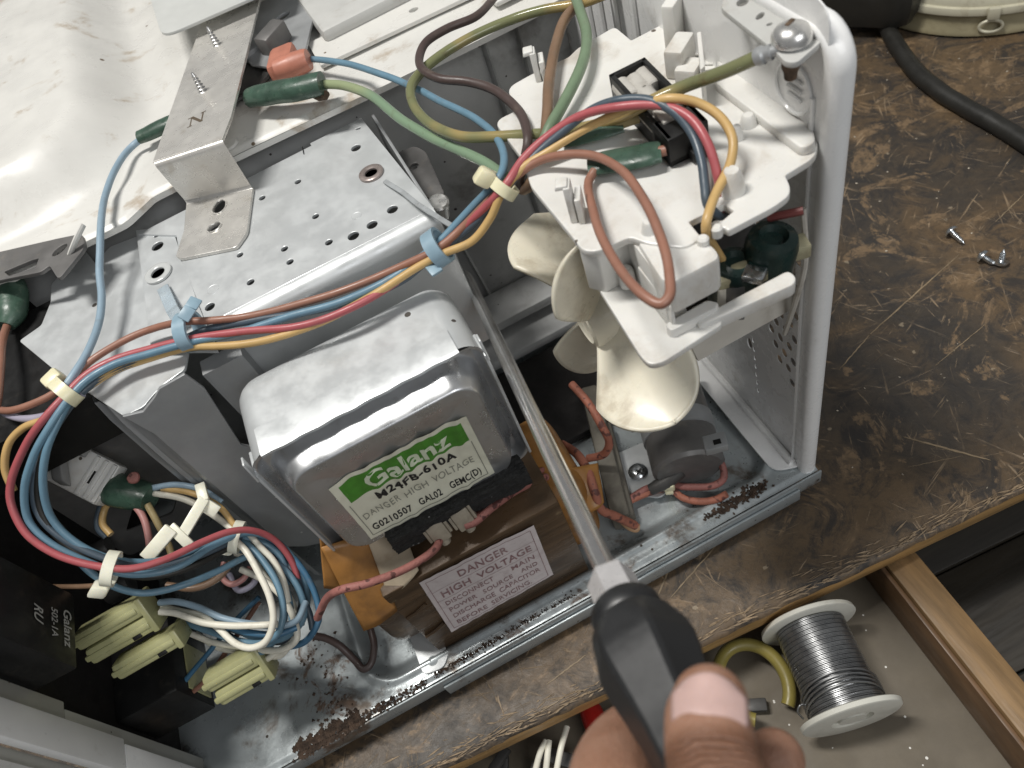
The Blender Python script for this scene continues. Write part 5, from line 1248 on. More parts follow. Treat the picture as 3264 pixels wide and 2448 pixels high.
wire('harness_wire', 'salmon brown wire making the big loop over the shelf front', [(-0.0643, 0.0364, 0.212), (-0.0677, 0.0344, 0.211), (-0.0721, 0.0245, 0.2125), (-0.0781, 0.0049, 0.215), (-0.0811, -0.0135, 0.217), (-0.0809, -0.026, 0.218), (-0.079, -0.0307, 0.218), (-0.0761, -0.0302, 0.2185), (-0.072, -0.0236, 0.219), (-0.067, -0.011, 0.22), (-0.063, 0.0054, 0.22), (-0.0611, 0.023, 0.219), (-0.0636, 0.0373, 0.217), (-0.0696, 0.0466, 0.215), (-0.0772, 0.0539, 0.212), (-0.086, 0.0564, 0.2085), (-0.0957, 0.0578, 0.204), (-0.1079, 0.0619, 0.1955), (-0.1204, 0.0624, 0.1915), (-0.1352, 0.0674, 0.188), (-0.1537, 0.0721, 0.186), (-0.1736, 0.077, 0.186), (-0.1932, 0.0845, 0.186), (-0.2075, 0.0903, 0.188), (-0.2177, 0.0961, 0.189), (-0.2309, 0.1037, 0.187), (-0.2427, 0.1052, 0.187), (-0.2567, 0.1032, 0.187), (-0.271, 0.097, 0.1865), (-0.2829, 0.0974, 0.186), (-0.2934, 0.1012, 0.185), (-0.3013, 0.1095, 0.184), (-0.3046, 0.1199, 0.184)], WR, 'wire_brown', GH)
wire('harness_wire', 'dark slate wire arching over the terminal block beside the red one', [(-0.0374, 0.002, 0.198), (-0.043, 0.0004, 0.206), (-0.0448, 0.0015, 0.21), (-0.0427, 0.0059, 0.213), (-0.0395, 0.0123, 0.216), (-0.037, 0.0209, 0.22), (-0.038, 0.0292, 0.224), (-0.0417, 0.0378, 0.226), (-0.048, 0.0443, 0.226), (-0.055, 0.0515, 0.2225), (-0.0664, 0.0556, 0.2165), (-0.0796, 0.0571, 0.211), (-0.0905, 0.0559, 0.206), (-0.1008, 0.0585, 0.1985), (-0.1087, 0.0616, 0.1935), (-0.1208, 0.0642, 0.1885), (-0.1357, 0.0649, 0.184), (-0.1561, 0.0677, 0.1838), (-0.1752, 0.0745, 0.1842), (-0.1907, 0.0819, 0.1845), (-0.2125, 0.0911, 0.1845), (-0.2342, 0.0926, 0.184), (-0.2516, 0.0949, 0.184), (-0.2654, 0.0913, 0.184), (-0.281, 0.0843, 0.179), (-0.2939, 0.0789, 0.171), (-0.3024, 0.0723, 0.16), (-0.301, 0.0638, 0.149), (-0.2919, 0.0538, 0.138), (-0.2801, 0.0469, 0.127), (-0.2662, 0.0494, 0.116), (-0.2508, 0.058, 0.103)], WR, 'wire_slate', GH)
wire('harness_wire', 'second blue strand on the inside of the left bend', [(-0.2642, 0.0926, 0.1868), (-0.2737, 0.0843, 0.184), (-0.2838, 0.0783, 0.178), (-0.2933, 0.0734, 0.168), (-0.2986, 0.0682, 0.157), (-0.2975, 0.0609, 0.146), (-0.2913, 0.0544, 0.136), (-0.2817, 0.0509, 0.127), (-0.2708, 0.0524, 0.118), (-0.259, 0.0573, 0.108), (-0.2487, 0.0575, 0.099), (-0.242, 0.051, 0.089), (-0.2435, 0.0403, 0.079)], WR, 'wire_blue', GH)
wire('harness_wire', 'lowest blue strand leaving the pale tie towards the loops', [(-0.3025, 0.061, 0.142), (-0.2996, 0.0529, 0.133), (-0.2944, 0.0468, 0.124), (-0.2866, 0.0431, 0.118), (-0.274, 0.0426, 0.112), (-0.2629, 0.0457, 0.105), (-0.2511, 0.0512, 0.097), (-0.2434, 0.0526, 0.09)], WR, 'wire_blue', GH)
wire('harness_wire', 'black strand hidden between the blue ones of the left bend', [(-0.268, 0.0932, 0.1855), (-0.2798, 0.0852, 0.18), (-0.2916, 0.0791, 0.172), (-0.3004, 0.0728, 0.161), (-0.3018, 0.0636, 0.148), (-0.2945, 0.0524, 0.136), (-0.2836, 0.0461, 0.125), (-0.2693, 0.047, 0.115), (-0.2552, 0.055, 0.104)], WR, 'rubber_cable', GH)
o = wire('link_wire', 'grey blue wire hanging from the green sleeve under the strap bracket', [(-0.2031, 0.2224, 0.2), (-0.2116, 0.2267, 0.199), (-0.2209, 0.2281, 0.197), (-0.2298, 0.2111, 0.1985), (-0.2373, 0.1912, 0.198), (-0.2414, 0.1688, 0.1972), (-0.2465, 0.1506, 0.1925), (-0.2488, 0.1361, 0.1895), (-0.2524, 0.1217, 0.188), (-0.2573, 0.1073, 0.1885), (-0.2637, 0.0971, 0.189), (-0.27, 0.0924, 0.188)], WR * 1.05, 'wire_pale_blue')
sleeve([(-0.2158, 0.2283, 0.199), (-0.2083, 0.2265, 0.1995), (-0.1996, 0.2248, 0.2), (-0.1925, 0.2236, 0.2)], [0.0040, 0.0046, 0.0048, 0.0044], 'sleeve_green', o)
o = wire('earth_lead', 'sage green wire from the dark green sleeve across the duct plate', [(-0.1275, 0.1899, 0.202), (-0.1189, 0.1777, 0.203), (-0.111, 0.1575, 0.204), (-0.1054, 0.1298, 0.203), (-0.099, 0.1085, 0.202), (-0.0928, 0.0945, 0.201), (-0.0876, 0.0789, 0.201), (-0.0861, 0.0677, 0.202)], 0.0021, 'wire_sage')
sleeve([(-0.1591, 0.2098, 0.201), (-0.1512, 0.2021, 0.203), (-0.1378, 0.1916, 0.204), (-0.126, 0.1851, 0.204)], [0.0050, 0.0056, 0.0060, 0.0058], 'sleeve_green', o, flat=0.85)
mb = MB(); mb.tube([V((-0.1316, 0.191, 0.198)), V((-0.1303, 0.1852, 0.199)), V((-0.128, 0.1817, 0.2)), V((-0.127, 0.1836, 0.2))], 0.0018, 8); mb.build('crimp_end', 'rust_brown', o)
o = wire('earth_lead', 'thick green and yellow earth wire looping to the screw on the tab', [(-0.0167, 0.0158, 0.2385), (-0.0203, 0.0195, 0.236), (-0.025, 0.0271, 0.231), (-0.0306, 0.0371, 0.225), (-0.0396, 0.0425, 0.2215), (-0.0475, 0.0517, 0.215), (-0.0554, 0.0582, 0.212), (-0.0642, 0.0671, 0.2095), (-0.073, 0.0769, 0.208), (-0.0826, 0.0861, 0.207), (-0.092, 0.0968, 0.2065), (-0.0978, 0.1126, 0.2065), (-0.0988, 0.1303, 0.207), (-0.095, 0.1418, 0.208), (-0.0871, 0.1474, 0.209), (-0.0734, 0.1514, 0.2095), (-0.0578, 0.1515, 0.21), (-0.0434, 0.1489, 0.2105), (-0.0307, 0.1429, 0.211), (-0.0193, 0.1353, 0.211), (-0.0041, 0.1314, 0.211)], 0.0021, 'wire_earth')
mb = MB(); a = V((-0.0167, 0.0158, 0.2385)); b = V((-0.0127, 0.0111, 0.2412)); mb.tube([a - (b - a) * 0.15, a, a.lerp(b, 0.2), a.lerp(b, 0.3), a.lerp(b, 0.55), a.lerp(b, 0.6), b], [0.0024, 0.0027, 0.0027, 0.0021, 0.0023, 0.0016, 0.0016], 12); mb.lathe((SCR.x, SCR.y, 0.2408), (0, 0, 1), [(0, 0.0050), (0.0009, 0.0050), (0.0009, 0.003), (0, 0.003)], 20)
mb.build('ring_lug', 'galvanised_dull', o)
wire('mains_lead', 'dark plum brown wire curling down from the top edge', [(-0.0329, 0.1881, 0.206), (-0.0436, 0.1757, 0.208), (-0.0553, 0.1655, 0.21), (-0.0689, 0.1636, 0.212), (-0.0803, 0.1589, 0.213), (-0.0868, 0.15, 0.213), (-0.0887, 0.1384, 0.2135), (-0.0855, 0.1279, 0.213), (-0.0772, 0.1187, 0.212), (-0.0709, 0.1057, 0.211), (-0.0692, 0.0896, 0.211), (-0.0712, 0.0766, 0.211), (-0.0746, 0.0682, 0.21), (-0.079, 0.067, 0.203), (-0.0813, 0.0685, 0.196), (-0.0809, 0.0671, 0.193)], 0.0018, 'wire_umber')
wire('mains_lead', 'thick brown wire dropping behind the harness beside the shelf', [(-0.0016, 0.1368, 0.208), (-0.0146, 0.1365, 0.21), (-0.0262, 0.1309, 0.2115), (-0.0413, 0.112, 0.2125), (-0.0541, 0.0915, 0.2125), (-0.0643, 0.0732, 0.2115), (-0.0704, 0.0642, 0.208), (-0.0758, 0.0624, 0.202), (-0.08, 0.0655, 0.195), (-0.0813, 0.0688, 0.193), (-0.0799, 0.072, 0.194)], 0.0021, 'wire_tan_brown')
wire('mains_lead', 'pale green wire bowing right at the top of the shelf', [(-0.0171, 0.1451, 0.213), (-0.0232, 0.1258, 0.214), (-0.0292, 0.1086, 0.214), (-0.037, 0.0949, 0.214), (-0.0481, 0.0821, 0.214), (-0.0583, 0.0735, 0.213), (-0.0654, 0.068, 0.212), (-0.0729, 0.0632, 0.208)], 0.0021, 'wire_green')
o = wire('shelf_lead', 'short olive lead ending in a flat green sleeve under the harness', [(-0.035, 0.0444, 0.215), (-0.0409, 0.0481, 0.214), (-0.0477, 0.0521, 0.2125)], 0.0021, 'wire_ochre')
sleeve([(-0.0651, 0.0605, 0.21), (-0.0598, 0.057, 0.211), (-0.0528, 0.0529, 0.2118), (-0.0462, 0.0502, 0.212)], [0.0028, 0.0042, 0.0044, 0.0036], 'sleeve_green', o, flat=0.35)
o = wire('shelf_lead', 'stub of brown lead inside the flat green sleeve on the shelf', [(-0.0426, 0.0277, 0.213), (-0.0477, 0.0306, 0.2125), (-0.0573, 0.0349, 0.212)], 0.0018, 'wire_brown')
sleeve([(-0.0647, 0.0402, 0.211), (-0.0609, 0.0379, 0.2118), (-0.0541, 0.0346, 0.2122), (-0.0476, 0.0308, 0.2125), (-0.044, 0.029, 0.2125)], [0.0048, 0.0052, 0.0055, 0.0054, 0.0048], 'sleeve_green', o, flat=0.42)

# orange cap on the cavity thermostat
oc = thing('spade_cap', 'orange rubber cap over the terminal beside the strap bracket', 'terminal cap', (-0.1359, 0.2414, 0.194))
mb = MB(); c = V((-0.1375, 0.2264, 0.2015)); mb.obox(c, (0.75, -0.35, 0.1), (0.35, 0.93, 0), (0, 0, 1), (0.014, 0.019, 0.010), 0.0028); mb.build('cap_body', 'cap_orange', oc)
mb = MB(); mb.tube([V((-0.1416, 0.2194, 0.2025)), V((-0.1335, 0.216, 0.203)), V((-0.1277, 0.215, 0.203)), V((-0.1261, 0.2144, 0.203))], [0.0050, 0.0056, 0.0052, 0.0048], 18); mb.build('cap_spout', 'cap_orange', oc)

# left edge sleeve and its wire
o = wire('switch_lead', 'brown wire dropping from the fat green sleeve at the left edge', [(-0.2996, 0.1653, 0.18), (-0.2983, 0.1475, 0.184), (-0.297, 0.1269, 0.186), (-0.2975, 0.1133, 0.186), (-0.2985, 0.1033, 0.186)], 0.0017, 'wire_brown')
sleeve([(-0.3009, 0.211, 0.185), (-0.2965, 0.1924, 0.185), (-0.295, 0.1791, 0.183), (-0.2972, 0.1692, 0.181), (-0.3002, 0.1642, 0.18)], [0.0040, 0.0068, 0.0075, 0.0066, 0.0040], 'sleeve_green', o, flat=0.85)
o = wire('switch_lead', 'lilac grey wire under the salmon one at the left edge', [(-0.2635, 0.0913, 0.184), (-0.2758, 0.0903, 0.183), (-0.2881, 0.0956, 0.182), (-0.2959, 0.1027, 0.182), (-0.302, 0.1116, 0.182)], WR, 'wire_lilac')

# ---- lower left: loops of white and blue wires and the yellow connectors
GW = 'white wires looped above the yellow connectors'
wire('connector_wire', 'long white wire sweeping in a wide loop to the small yellow connector', [(-0.2527, 0.0562, 0.106), (-0.2497, 0.0493, 0.104), (-0.2478, 0.0379, 0.1), (-0.2474, 0.0278, 0.096), (-0.2498, 0.0195, 0.092), (-0.2559, 0.0141, 0.089), (-0.2626, 0.0149, 0.088), (-0.269, 0.0206, 0.088), (-0.2751, 0.0315, 0.089), (-0.2807, 0.0401, 0.09), (-0.2881, 0.0458, 0.091), (-0.2965, 0.053, 0.092)], WR, 'wire_white', GW)
wire('connector_wire', 'white wire curving down on the outside of the loop', [(-0.2604, 0.0535, 0.088), (-0.2522, 0.0434, 0.086), (-0.2475, 0.0339, 0.082), (-0.2464, 0.0231, 0.078), (-0.2491, 0.0169, 0.074), (-0.2563, 0.017, 0.071), (-0.2653, 0.0219, 0.069), (-0.2715, 0.0274, 0.068)], WR, 'wire_white', GW)
wire('connector_wire', 'white wire lying straight through the middle of the loops', [(-0.2956, 0.048, 0.096), (-0.2891, 0.044, 0.095), (-0.2787, 0.0343, 0.093), (-0.2679, 0.0272, 0.0915), (-0.2569, 0.0216, 0.09), (-0.2499, 0.0193, 0.088)], WR, 'wire_white', GW)
wire('connector_wire', 'short white wire entering the loops from the tie', [(-0.2482, 0.06, 0.101), (-0.2458, 0.0525, 0.098), (-0.2433, 0.046, 0.093), (-0.2432, 0.0385, 0.088), (-0.2456, 0.0304, 0.082)], WR * 0.95, 'wire_white', GW)
wire('connector_wire', 'cream wire ending in the small yellow connector', [(-0.2527, 0.0238, 0.064), (-0.26, 0.0219, 0.064), (-0.2692, 0.0219, 0.062), (-0.2779, 0.024, 0.058)], WR, 'wire_white', GW)
GB = 'blue wires looped above the yellow connectors'
wire('connector_wire', 'light blue wire on the inside of the white loop', [(-0.2555, 0.06, 0.102), (-0.2503, 0.0549, 0.101), (-0.2459, 0.0443, 0.097), (-0.244, 0.033, 0.093), (-0.2463, 0.0236, 0.088), (-0.2519, 0.0181, 0.084), (-0.2604, 0.0188, 0.081), (-0.2706, 0.0255, 0.08), (-0.2801, 0.0343, 0.08), (-0.2938, 0.0479, 0.08)], WR, 'wire_blue', GB)
wire('connector_wire', 'pale blue wire leaving the top of the large yellow connector', [(-0.2956, 0.0532, 0.095), (-0.2878, 0.0487, 0.096), (-0.2796, 0.0424, 0.093), (-0.2719, 0.0339, 0.09), (-0.2615, 0.0258, 0.088), (-0.2513, 0.0203, 0.085), (-0.2445, 0.0208, 0.081), (-0.2396, 0.0287, 0.078)], WR, 'wire_pale_blue', GB)
wire('connector_wire', 'deep blue wire forming the outermost right loop', [(-0.2487, 0.0604, 0.096), (-0.2406, 0.0548, 0.09), (-0.2361, 0.0433, 0.082), (-0.2357, 0.0306, 0.074), (-0.239, 0.0221, 0.07), (-0.2484, 0.0183, 0.066), (-0.26, 0.0219, 0.064)], WR, 'wire_deep_blue', GB)
wire('connector_wire', 'blue wire coiled just inside the outermost loop', [(-0.248, 0.0528, 0.09), (-0.2416, 0.0426, 0.085), (-0.2403, 0.0311, 0.079), (-0.2435, 0.0238, 0.075), (-0.2525, 0.0214, 0.072), (-0.2629, 0.0249, 0.07), (-0.2725, 0.0338, 0.07)], WR, 'wire_blue', GB)
wire('connector_wire', 'dark blue wire under the pale one at the large connector', [(-0.2937, 0.0503, 0.09), (-0.2842, 0.0436, 0.089), (-0.2738, 0.0332, 0.087), (-0.2636, 0.0237, 0.085), (-0.2533, 0.0185, 0.082), (-0.246, 0.019, 0.079)], WR, 'wire_deep_blue', GB)
wire('connector_wire', 'grey wire crossing behind the loops', [(-0.2598, 0.062, 0.096), (-0.2539, 0.0576, 0.09), (-0.2466, 0.0506, 0.085), (-0.2414, 0.0378, 0.079), (-0.2415, 0.0262, 0.072), (-0.2434, 0.0206, 0.068)], WR, 'wire_slate', GB)
TANGLE = [
    [(-0.2592, 0.0606, 0.094), (-0.2472, 0.0539, 0.091), (-0.2452, 0.0443, 0.086), (-0.2457, 0.033, 0.08), (-0.2507, 0.0217, 0.074), (-0.2598, 0.0236, 0.07), (-0.2677, 0.0229, 0.068), (-0.2835, 0.0392, 0.068), (-0.2912, 0.0486, 0.07)],
    [(-0.2653, 0.0642, 0.092), (-0.2571, 0.0618, 0.089), (-0.2518, 0.0451, 0.084), (-0.2491, 0.0356, 0.078), (-0.2553, 0.0276, 0.072), (-0.2686, 0.0239, 0.068), (-0.2755, 0.0301, 0.066), (-0.2874, 0.0385, 0.066), (-0.305, 0.0562, 0.068)],
    [(-0.2583, 0.0668, 0.09), (-0.2491, 0.0628, 0.087), (-0.2406, 0.0449, 0.082), (-0.2412, 0.0338, 0.076), (-0.2497, 0.0257, 0.07), (-0.2583, 0.0238, 0.066), (-0.269, 0.0324, 0.064), (-0.278, 0.0403, 0.064), (-0.2905, 0.0533, 0.066)],
    [(-0.2597, 0.0744, 0.088), (-0.2547, 0.0664, 0.085), (-0.2468, 0.0527, 0.08), (-0.2491, 0.0408, 0.074), (-0.255, 0.0312, 0.068), (-0.2618, 0.0293, 0.064), (-0.2786, 0.0358, 0.062), (-0.2875, 0.0477, 0.062), (-0.3009, 0.0613, 0.064)],
    [(-0.2622, 0.0649, 0.086), (-0.2539, 0.0575, 0.083), (-0.2478, 0.042, 0.078), (-0.2474, 0.0311, 0.072), (-0.2527, 0.0251, 0.066), (-0.2617, 0.0203, 0.062), (-0.2743, 0.0282, 0.06), (-0.2895, 0.0394, 0.06), (-0.2991, 0.0516, 0.062)]]
for pts, m_, lb in zip(TANGLE, ('wire_blue', 'wire_white', 'wire_slate', 'wire_deep_blue', 'wire_white'),
        ('mid blue strand buried in the tangle of looped wires', 'white strand buried on the left of the wire tangle', 'slate grey strand buried in the tangle of looped wires', 'darkest blue strand buried in the tangle of looped wires', 'lowest white strand under the tangle of looped wires')):
    wire('tangle_strand', lb, pts, WR * 0.95, m_, 'strands buried in the tangle')
wire('thin_wire', 'blue wire slanting down to the dark board', [(-0.2626, 0.0478, 0.07), (-0.2798, 0.0443, 0.066), (-0.2959, 0.0408, 0.06), (-0.3095, 0.0383, 0.054), (-0.3209, 0.035, 0.05)], 0.0012, 'wire_deep_blue')
wire('thin_wire', 'pink brown wire slanting down to the dark board', [(-0.2648, 0.0482, 0.066), (-0.2778, 0.0422, 0.062), (-0.2918, 0.0375, 0.056), (-0.3056, 0.0338, 0.05), (-0.3201, 0.0334, 0.046)], 0.0012, 'wire_brown')
wire('thin_wire', 'tan wire bending behind the tie straps', [(-0.2886, 0.0558, 0.1), (-0.2776, 0.0491, 0.098), (-0.2678, 0.0491, 0.096), (-0.2603, 0.0533, 0.096)], 0.0016, 'wire_tan_brown')
wire('thin_wire', 'curled lilac wire inside the loops', [(-0.267, 0.0613, 0.088), (-0.2698, 0.0557, 0.087), (-0.2668, 0.0502, 0.086), (-0.2616, 0.0506, 0.085), (-0.2574, 0.0544, 0.085)], 0.0014, 'wire_pink')
wire('thin_wire', 'lilac wire beside the curled pink one', [(-0.2674, 0.0565, 0.085), (-0.2656, 0.0476, 0.083), (-0.2593, 0.0476, 0.082), (-0.255, 0.0519, 0.082)], 0.0014, 'wire_lilac')
wire('thin_wire', 'dim thread of brown wire running to the left edge', [(-0.3021, 0.0562, 0.118), (-0.3228, 0.0683, 0.115), (-0.3446, 0.083, 0.112), (-0.362, 0.0948, 0.11)], 0.0011, 'wire_tan_brown')
wire('switch_wire', 'pale blue wire from the lower green sleeve to the tie straps', [(-0.2786, 0.0931, 0.12), (-0.2668, 0.0875, 0.12), (-0.2564, 0.0796, 0.117), (-0.2516, 0.0729, 0.112)], 0.0014, 'wire_pale_blue')
wire('switch_wire', 'white wire from the lower green sleeve passing under the straps', [(-0.279, 0.0918, 0.118), (-0.2664, 0.0817, 0.115), (-0.2577, 0.0707, 0.11), (-0.2518, 0.0608, 0.106)], 0.0015, 'wire_white')
wire('switch_wire', 'cream yellow wire above the white one beside the front sheet', [(-0.2739, 0.0907, 0.119), (-0.2608, 0.0802, 0.117), (-0.2526, 0.0703, 0.113), (-0.2506, 0.0613, 0.106)], 0.0014, 'wire_yellow')
wire('switch_wire', 'yellow wire hooked under the lower green sleeve', [(-0.2964, 0.1001, 0.118), (-0.3029, 0.0998, 0.116), (-0.3069, 0.0945, 0.113), (-0.3054, 0.0886, 0.11)], 0.0016, 'wire_yellow')
wire('switch_wire', 'slate wire hooked beside the yellow one under the sleeve', [(-0.2996, 0.104, 0.117), (-0.3066, 0.1013, 0.115), (-0.3099, 0.0943, 0.112), (-0.309, 0.0906, 0.108)], 0.0015, 'wire_slate')
wire('switch_wire', 'pink brown wire hanging from the lower green sleeve', [(-0.2885, 0.0917, 0.119), (-0.2862, 0.0841, 0.116), (-0.2869, 0.0737, 0.112), (-0.2899, 0.065, 0.108)], 0.0016, 'wire_pink')
wire('switch_wire', 'olive wire hanging beside the pink one from the sleeve', [(-0.2822, 0.0871, 0.118), (-0.2813, 0.0796, 0.114), (-0.2806, 0.0683, 0.108), (-0.2815, 0.0596, 0.104)], 0.0016, 'wire_ochre')

# white door switch with grey guide and green sleeve
dsw = thing('door_switch', 'white plastic door switch with green sleeved plug below the harness', 'switch', (-0.3121, 0.1243, 0.12))
p0 = V((-0.3155, 0.1274, 0.138)); p1 = V((-0.2945, 0.1027, 0.122)); ax_ = (p1 - p0).normalized(); sd_ = ax_.cross(Vector((0, -0.4, 1))).normalized(); up_ = sd_.cross(ax_)
mb = MB(); mb.obox((p0 + p1) / 2, ax_, sd_, up_, ((p1 - p0).length * 0.98, 0.0200, 0.009), 0.0012); mb.build('switch_body', 'white_plastic', dsw)
for t in (0.70, 0.82, 0.94):
    mb = MB(); mb.obox(p0.lerp(p1, t) + up_ * 0.0048, ax_, sd_, up_, (0.0020, 0.0185, 0.0016), 0.0004); mb.build('grip_rib', 'white_plastic', dsw)
mb = MB(); mb.obox(p0.lerp(p1, 0.76) + up_ * 0.0048, sd_, ax_, up_, (0.006, 0.0008, 0.0007)); mb.build('slot', 'black_plastic', dsw)
mb = MB(); q0 = V((-0.3001, 0.1229, 0.15)); q1 = V((-0.3105, 0.1093, 0.132)); da = (q1 - q0).normalized(); mb.obox((q0 + q1) / 2 + Vector((0, -0.002, 0.002)), da, da.cross(Vector((0, 0, 1))), (0, 0, 1), ((q1 - q0).length, 0.0065, 0.006), 0.0008)
mb.build('grey_guide', 'grey_guide', dsw)
mb = MB(); mb.obox(V((-0.2941, 0.1141, 0.143)), (0.7, -0.7, 0), (0.7, 0.7, 0), (0, 0, 1), (0.012, 0.010, 0.003), 0.0006); mb.build('guide_arm', 'grey_guide', dsw)
sleeve([(-0.2973, 0.105, 0.122), (-0.2931, 0.1008, 0.121), (-0.2867, 0.0955, 0.1195), (-0.2804, 0.0892, 0.118)], [0.0072, 0.0080, 0.0076, 0.0060], 'sleeve_green', dsw, flat=0.8)
mb = MB(); mb.lathe(V((-0.2816, 0.0966, 0.126)), (0.2, -0.3, 1), [(0, 0.0022), (0.002, 0.0028), (0.0026, 0.0024), (0.0026, 0)], 14); mb.build('crimp_end', 'braid_pink', dsw)

# yellow connectors
def connector(label, c, ln, rows, m='connector_yellow', p=0.0082):
    """crimp housing: chunky parallel cells with rounded ends, stepped collar, latch windows"""
    c = V(c); t = thing('plug_connector', label, 'connector', c - Vector((0, 0, 0.008)), 'yellow plug connectors')
    ex = Vector((1, 0.02, 0.02)).normalized(); ey = Vector((-0.02, 0.62, 0.78)).normalized(); ez = ex.cross(ey).normalized()
    if ez.y > 0: ez = -ez
    w = p * rows
    for i in range(rows):
        cc = c + ey * ((i - (rows - 1) / 2) * p) - ex * (0.0012 * (i % 2))
        mb = MB(); mb.obox(cc, ex, ey, ez, (ln, p * 0.97, 0.0125), 0.0020); mb.build('cell', m, t)
        mb = MB(); mb.obox(cc + ez * 0.0058 - ex * 0.002, ex, ey, ez, (ln * 0.92, p * 0.34, 0.0022), 0.0008); mb.build('rib', m, t)
        if i < rows - 1 or rows == 1:
            mb = MB(); mb.obox(cc + ex * (ln * (0.18 - 0.3 * i)) - ey * p * 0.28 + ez * 0.0061, ex, ey, ez, (0.0040, 0.0019, 0.0008), 0.0003); mb.build('slot', 'black_plastic', t)
    mb = MB(); mb.obox(c + ex * (ln * 0.44), ex, ey, ez, (0.0030, w + 0.0008, 0.0140), 0.0009); mb.build('collar', m, t)
    return t
connector('large yellow plug connector at the lower left, uppermost of three', (-0.3148, 0.0527, 0.094), 0.033, 2)
connector('flat yellow plug connector just below the largest one', (-0.3071, 0.0398, 0.086), 0.032, 1)
connector('small dim yellow plug connector at the right, below the white loops', (-0.2821, 0.0238, 0.06), 0.027, 2)

# ================================================================== cable ties
def ring_band(mb, c, axis, R, w, th=0.0011, sq=0.8):
    axis = V(axis).normalized(); e1 = axis.cross(Vector((0, 0, 1))).normalized(); e2 = axis.cross(e1)
    vs_ = []; fs = []; n = 28
    for k in range(n):
        a = k / n * 2 * math.pi; d = e1 * math.cos(a) + e2 * (math.sin(a) * sq)
        for (r, h) in ((R, -w / 2), (R + th, -w / 2), (R + th, w / 2), (R, w / 2)):
            vs_.append(V(c) + d * r + axis * h)
    for k in range(n):
        for j in range(4): fs.append((k * 4 + j, k * 4 + (j + 1) % 4, ((k + 1) % n) * 4 + (j + 1) % 4, ((k + 1) % n) * 4 + j))
    mb.add(vs_, fs)
def cable_tie(label, c, axis, R, w, head, m, sq=0.8, tail=None):
    t = thing('cable_tie', label, 'cable tie', V(c) - Vector((0, 0, R)), 'nylon cable ties on the harness')
    mb = MB(); ring_band(mb, c, axis, R, w, 0.0012, sq); mb.build('band', m, t)
    mb = MB(); ax = V(axis).normalized(); h = V(head); d = (h - V(c)).normalized()
    mb.obox(h, ax, d.cross(ax), d, (w * 1.55, 0.0066, 0.0058), 0.0012); mb.build('head', m, t)
    if tail:
        mb = MB(); mb.tube(spline(tail, 5), w * 0.42, 8, True, 0.3); mb.build('tail', m, t)
    return t
dA = V((-0.2567, 0.0968, 0.1875)) - V((-0.2787, 0.0865, 0.1855))
cable_tie('cream cable tie where the harness bends at the left', (-0.2684, 0.0936, 0.1868), dA, 0.0062, 0.0048, (-0.2716, 0.1006, 0.1885), 'cream_nylon')
dB = V((-0.0847, 0.0576, 0.211)) - V((-0.0964, 0.0569, 0.203))
cable_tie('cream cable tie between the shelf and the perforated plate', (-0.0904, 0.0574, 0.207), dB, 0.0056, 0.0040, (-0.0949, 0.0597, 0.212), 'cream_nylon')
dC = V((-0.2797, 0.0433, 0.134)) - V((-0.2955, 0.0507, 0.144))
cable_tie('pale cable tie around the lowest bend of the harness', (-0.2898, 0.0483, 0.136), dC, 0.0060, 0.0044, (-0.299, 0.0468, 0.13), 'tie_nylon')
cable_tie('small pale cable tie at the top of the wire loops', (-0.252, 0.0581, 0.104), V((-0.2445, 0.0532, 0.1)) - V((-0.2584, 0.0611, 0.108)), 0.0062, 0.0040, (-0.2575, 0.0564, 0.102), 'tie_nylon')
yt = thing('cable_tie', 'pale loose cable tie straps crossing over the shadowed wires', 'cable tie', (-0.2755, 0.0718, 0.11), 'nylon cable ties on the harness')
def strap(name, pts, w, m, parent, th=0.0016):
    mb = MB(); pts = [V(p) for p in pts]
    for a, b in zip(pts, pts[1:]):
        d = (b - a); s_ = d.cross(Vector((0.1, -0.62, 0.78))).normalized(); n_ = s_.cross(d).normalized()
        mb.obox((a + b) / 2, d, s_, n_, (d.length * 1.04, w, th), 0.0004)
    return mb.build(name, m, parent)
strap('strap', [(-0.2833, 0.0564, 0.122), (-0.2698, 0.0626, 0.124)], 0.0058, 'tie_nylon', yt, 0.0030)
strap('strap', [(-0.2681, 0.0594, 0.12), (-0.2546, 0.0705, 0.122)], 0.0046, 'tie_nylon', yt, 0.0028)
strap('strap', [(-0.2547, 0.0696, 0.122), (-0.2542, 0.0775, 0.124)], 0.0044, 'tie_nylon', yt, 0.0022)
strap('strap', [(-0.27, 0.0638, 0.124), (-0.2662, 0.0549, 0.118)], 0.0044, 'tie_nylon', yt, 0.0018)
strap('strap', [(-0.2552, 0.069, 0.12), (-0.2527, 0.0659, 0.116)], 0.0052, 'tie_nylon', yt, 0.0030)

# eyelet ties: clear ring + strap + blue loop
def eyelet_tie(label, ring_c, R, m_ring, strap_pts, m_strap, loop_c, loop_ax, loop_R, m_loop, tail_pts):
    t = thing('eyelet_tie', label, 'eyelet tie', ring_c, 'eyelet ties screwed to the duct')
    mb = MB(); mb.lathe(ring_c, (0, 0, 1), [(0.0, R), (0.0010, R), (0.0013, R * 0.93), (0.0013, R * 0.62), (0.0008, R * 0.52), (0.0, R * 0.52), (0.0, R)], 32); mb.build('eyelet', m_ring, t)
    strap('strap', strap_pts, 0.0052 if m_ring == 'clear_nylon' else 0.0022, m_strap, t, 0.0012)
    mb = MB(); ring_band(mb, loop_c, loop_ax, loop_R, 0.0052, 0.0013, 0.95); mb.build('loop', m_loop, t)
    strap('tail', tail_pts, 0.0046, m_loop, t, 0.0012)
    return t
h1 = V((-0.2065, 0.0846, 0.1865)) - V((-0.2304, 0.0938, 0.1865))
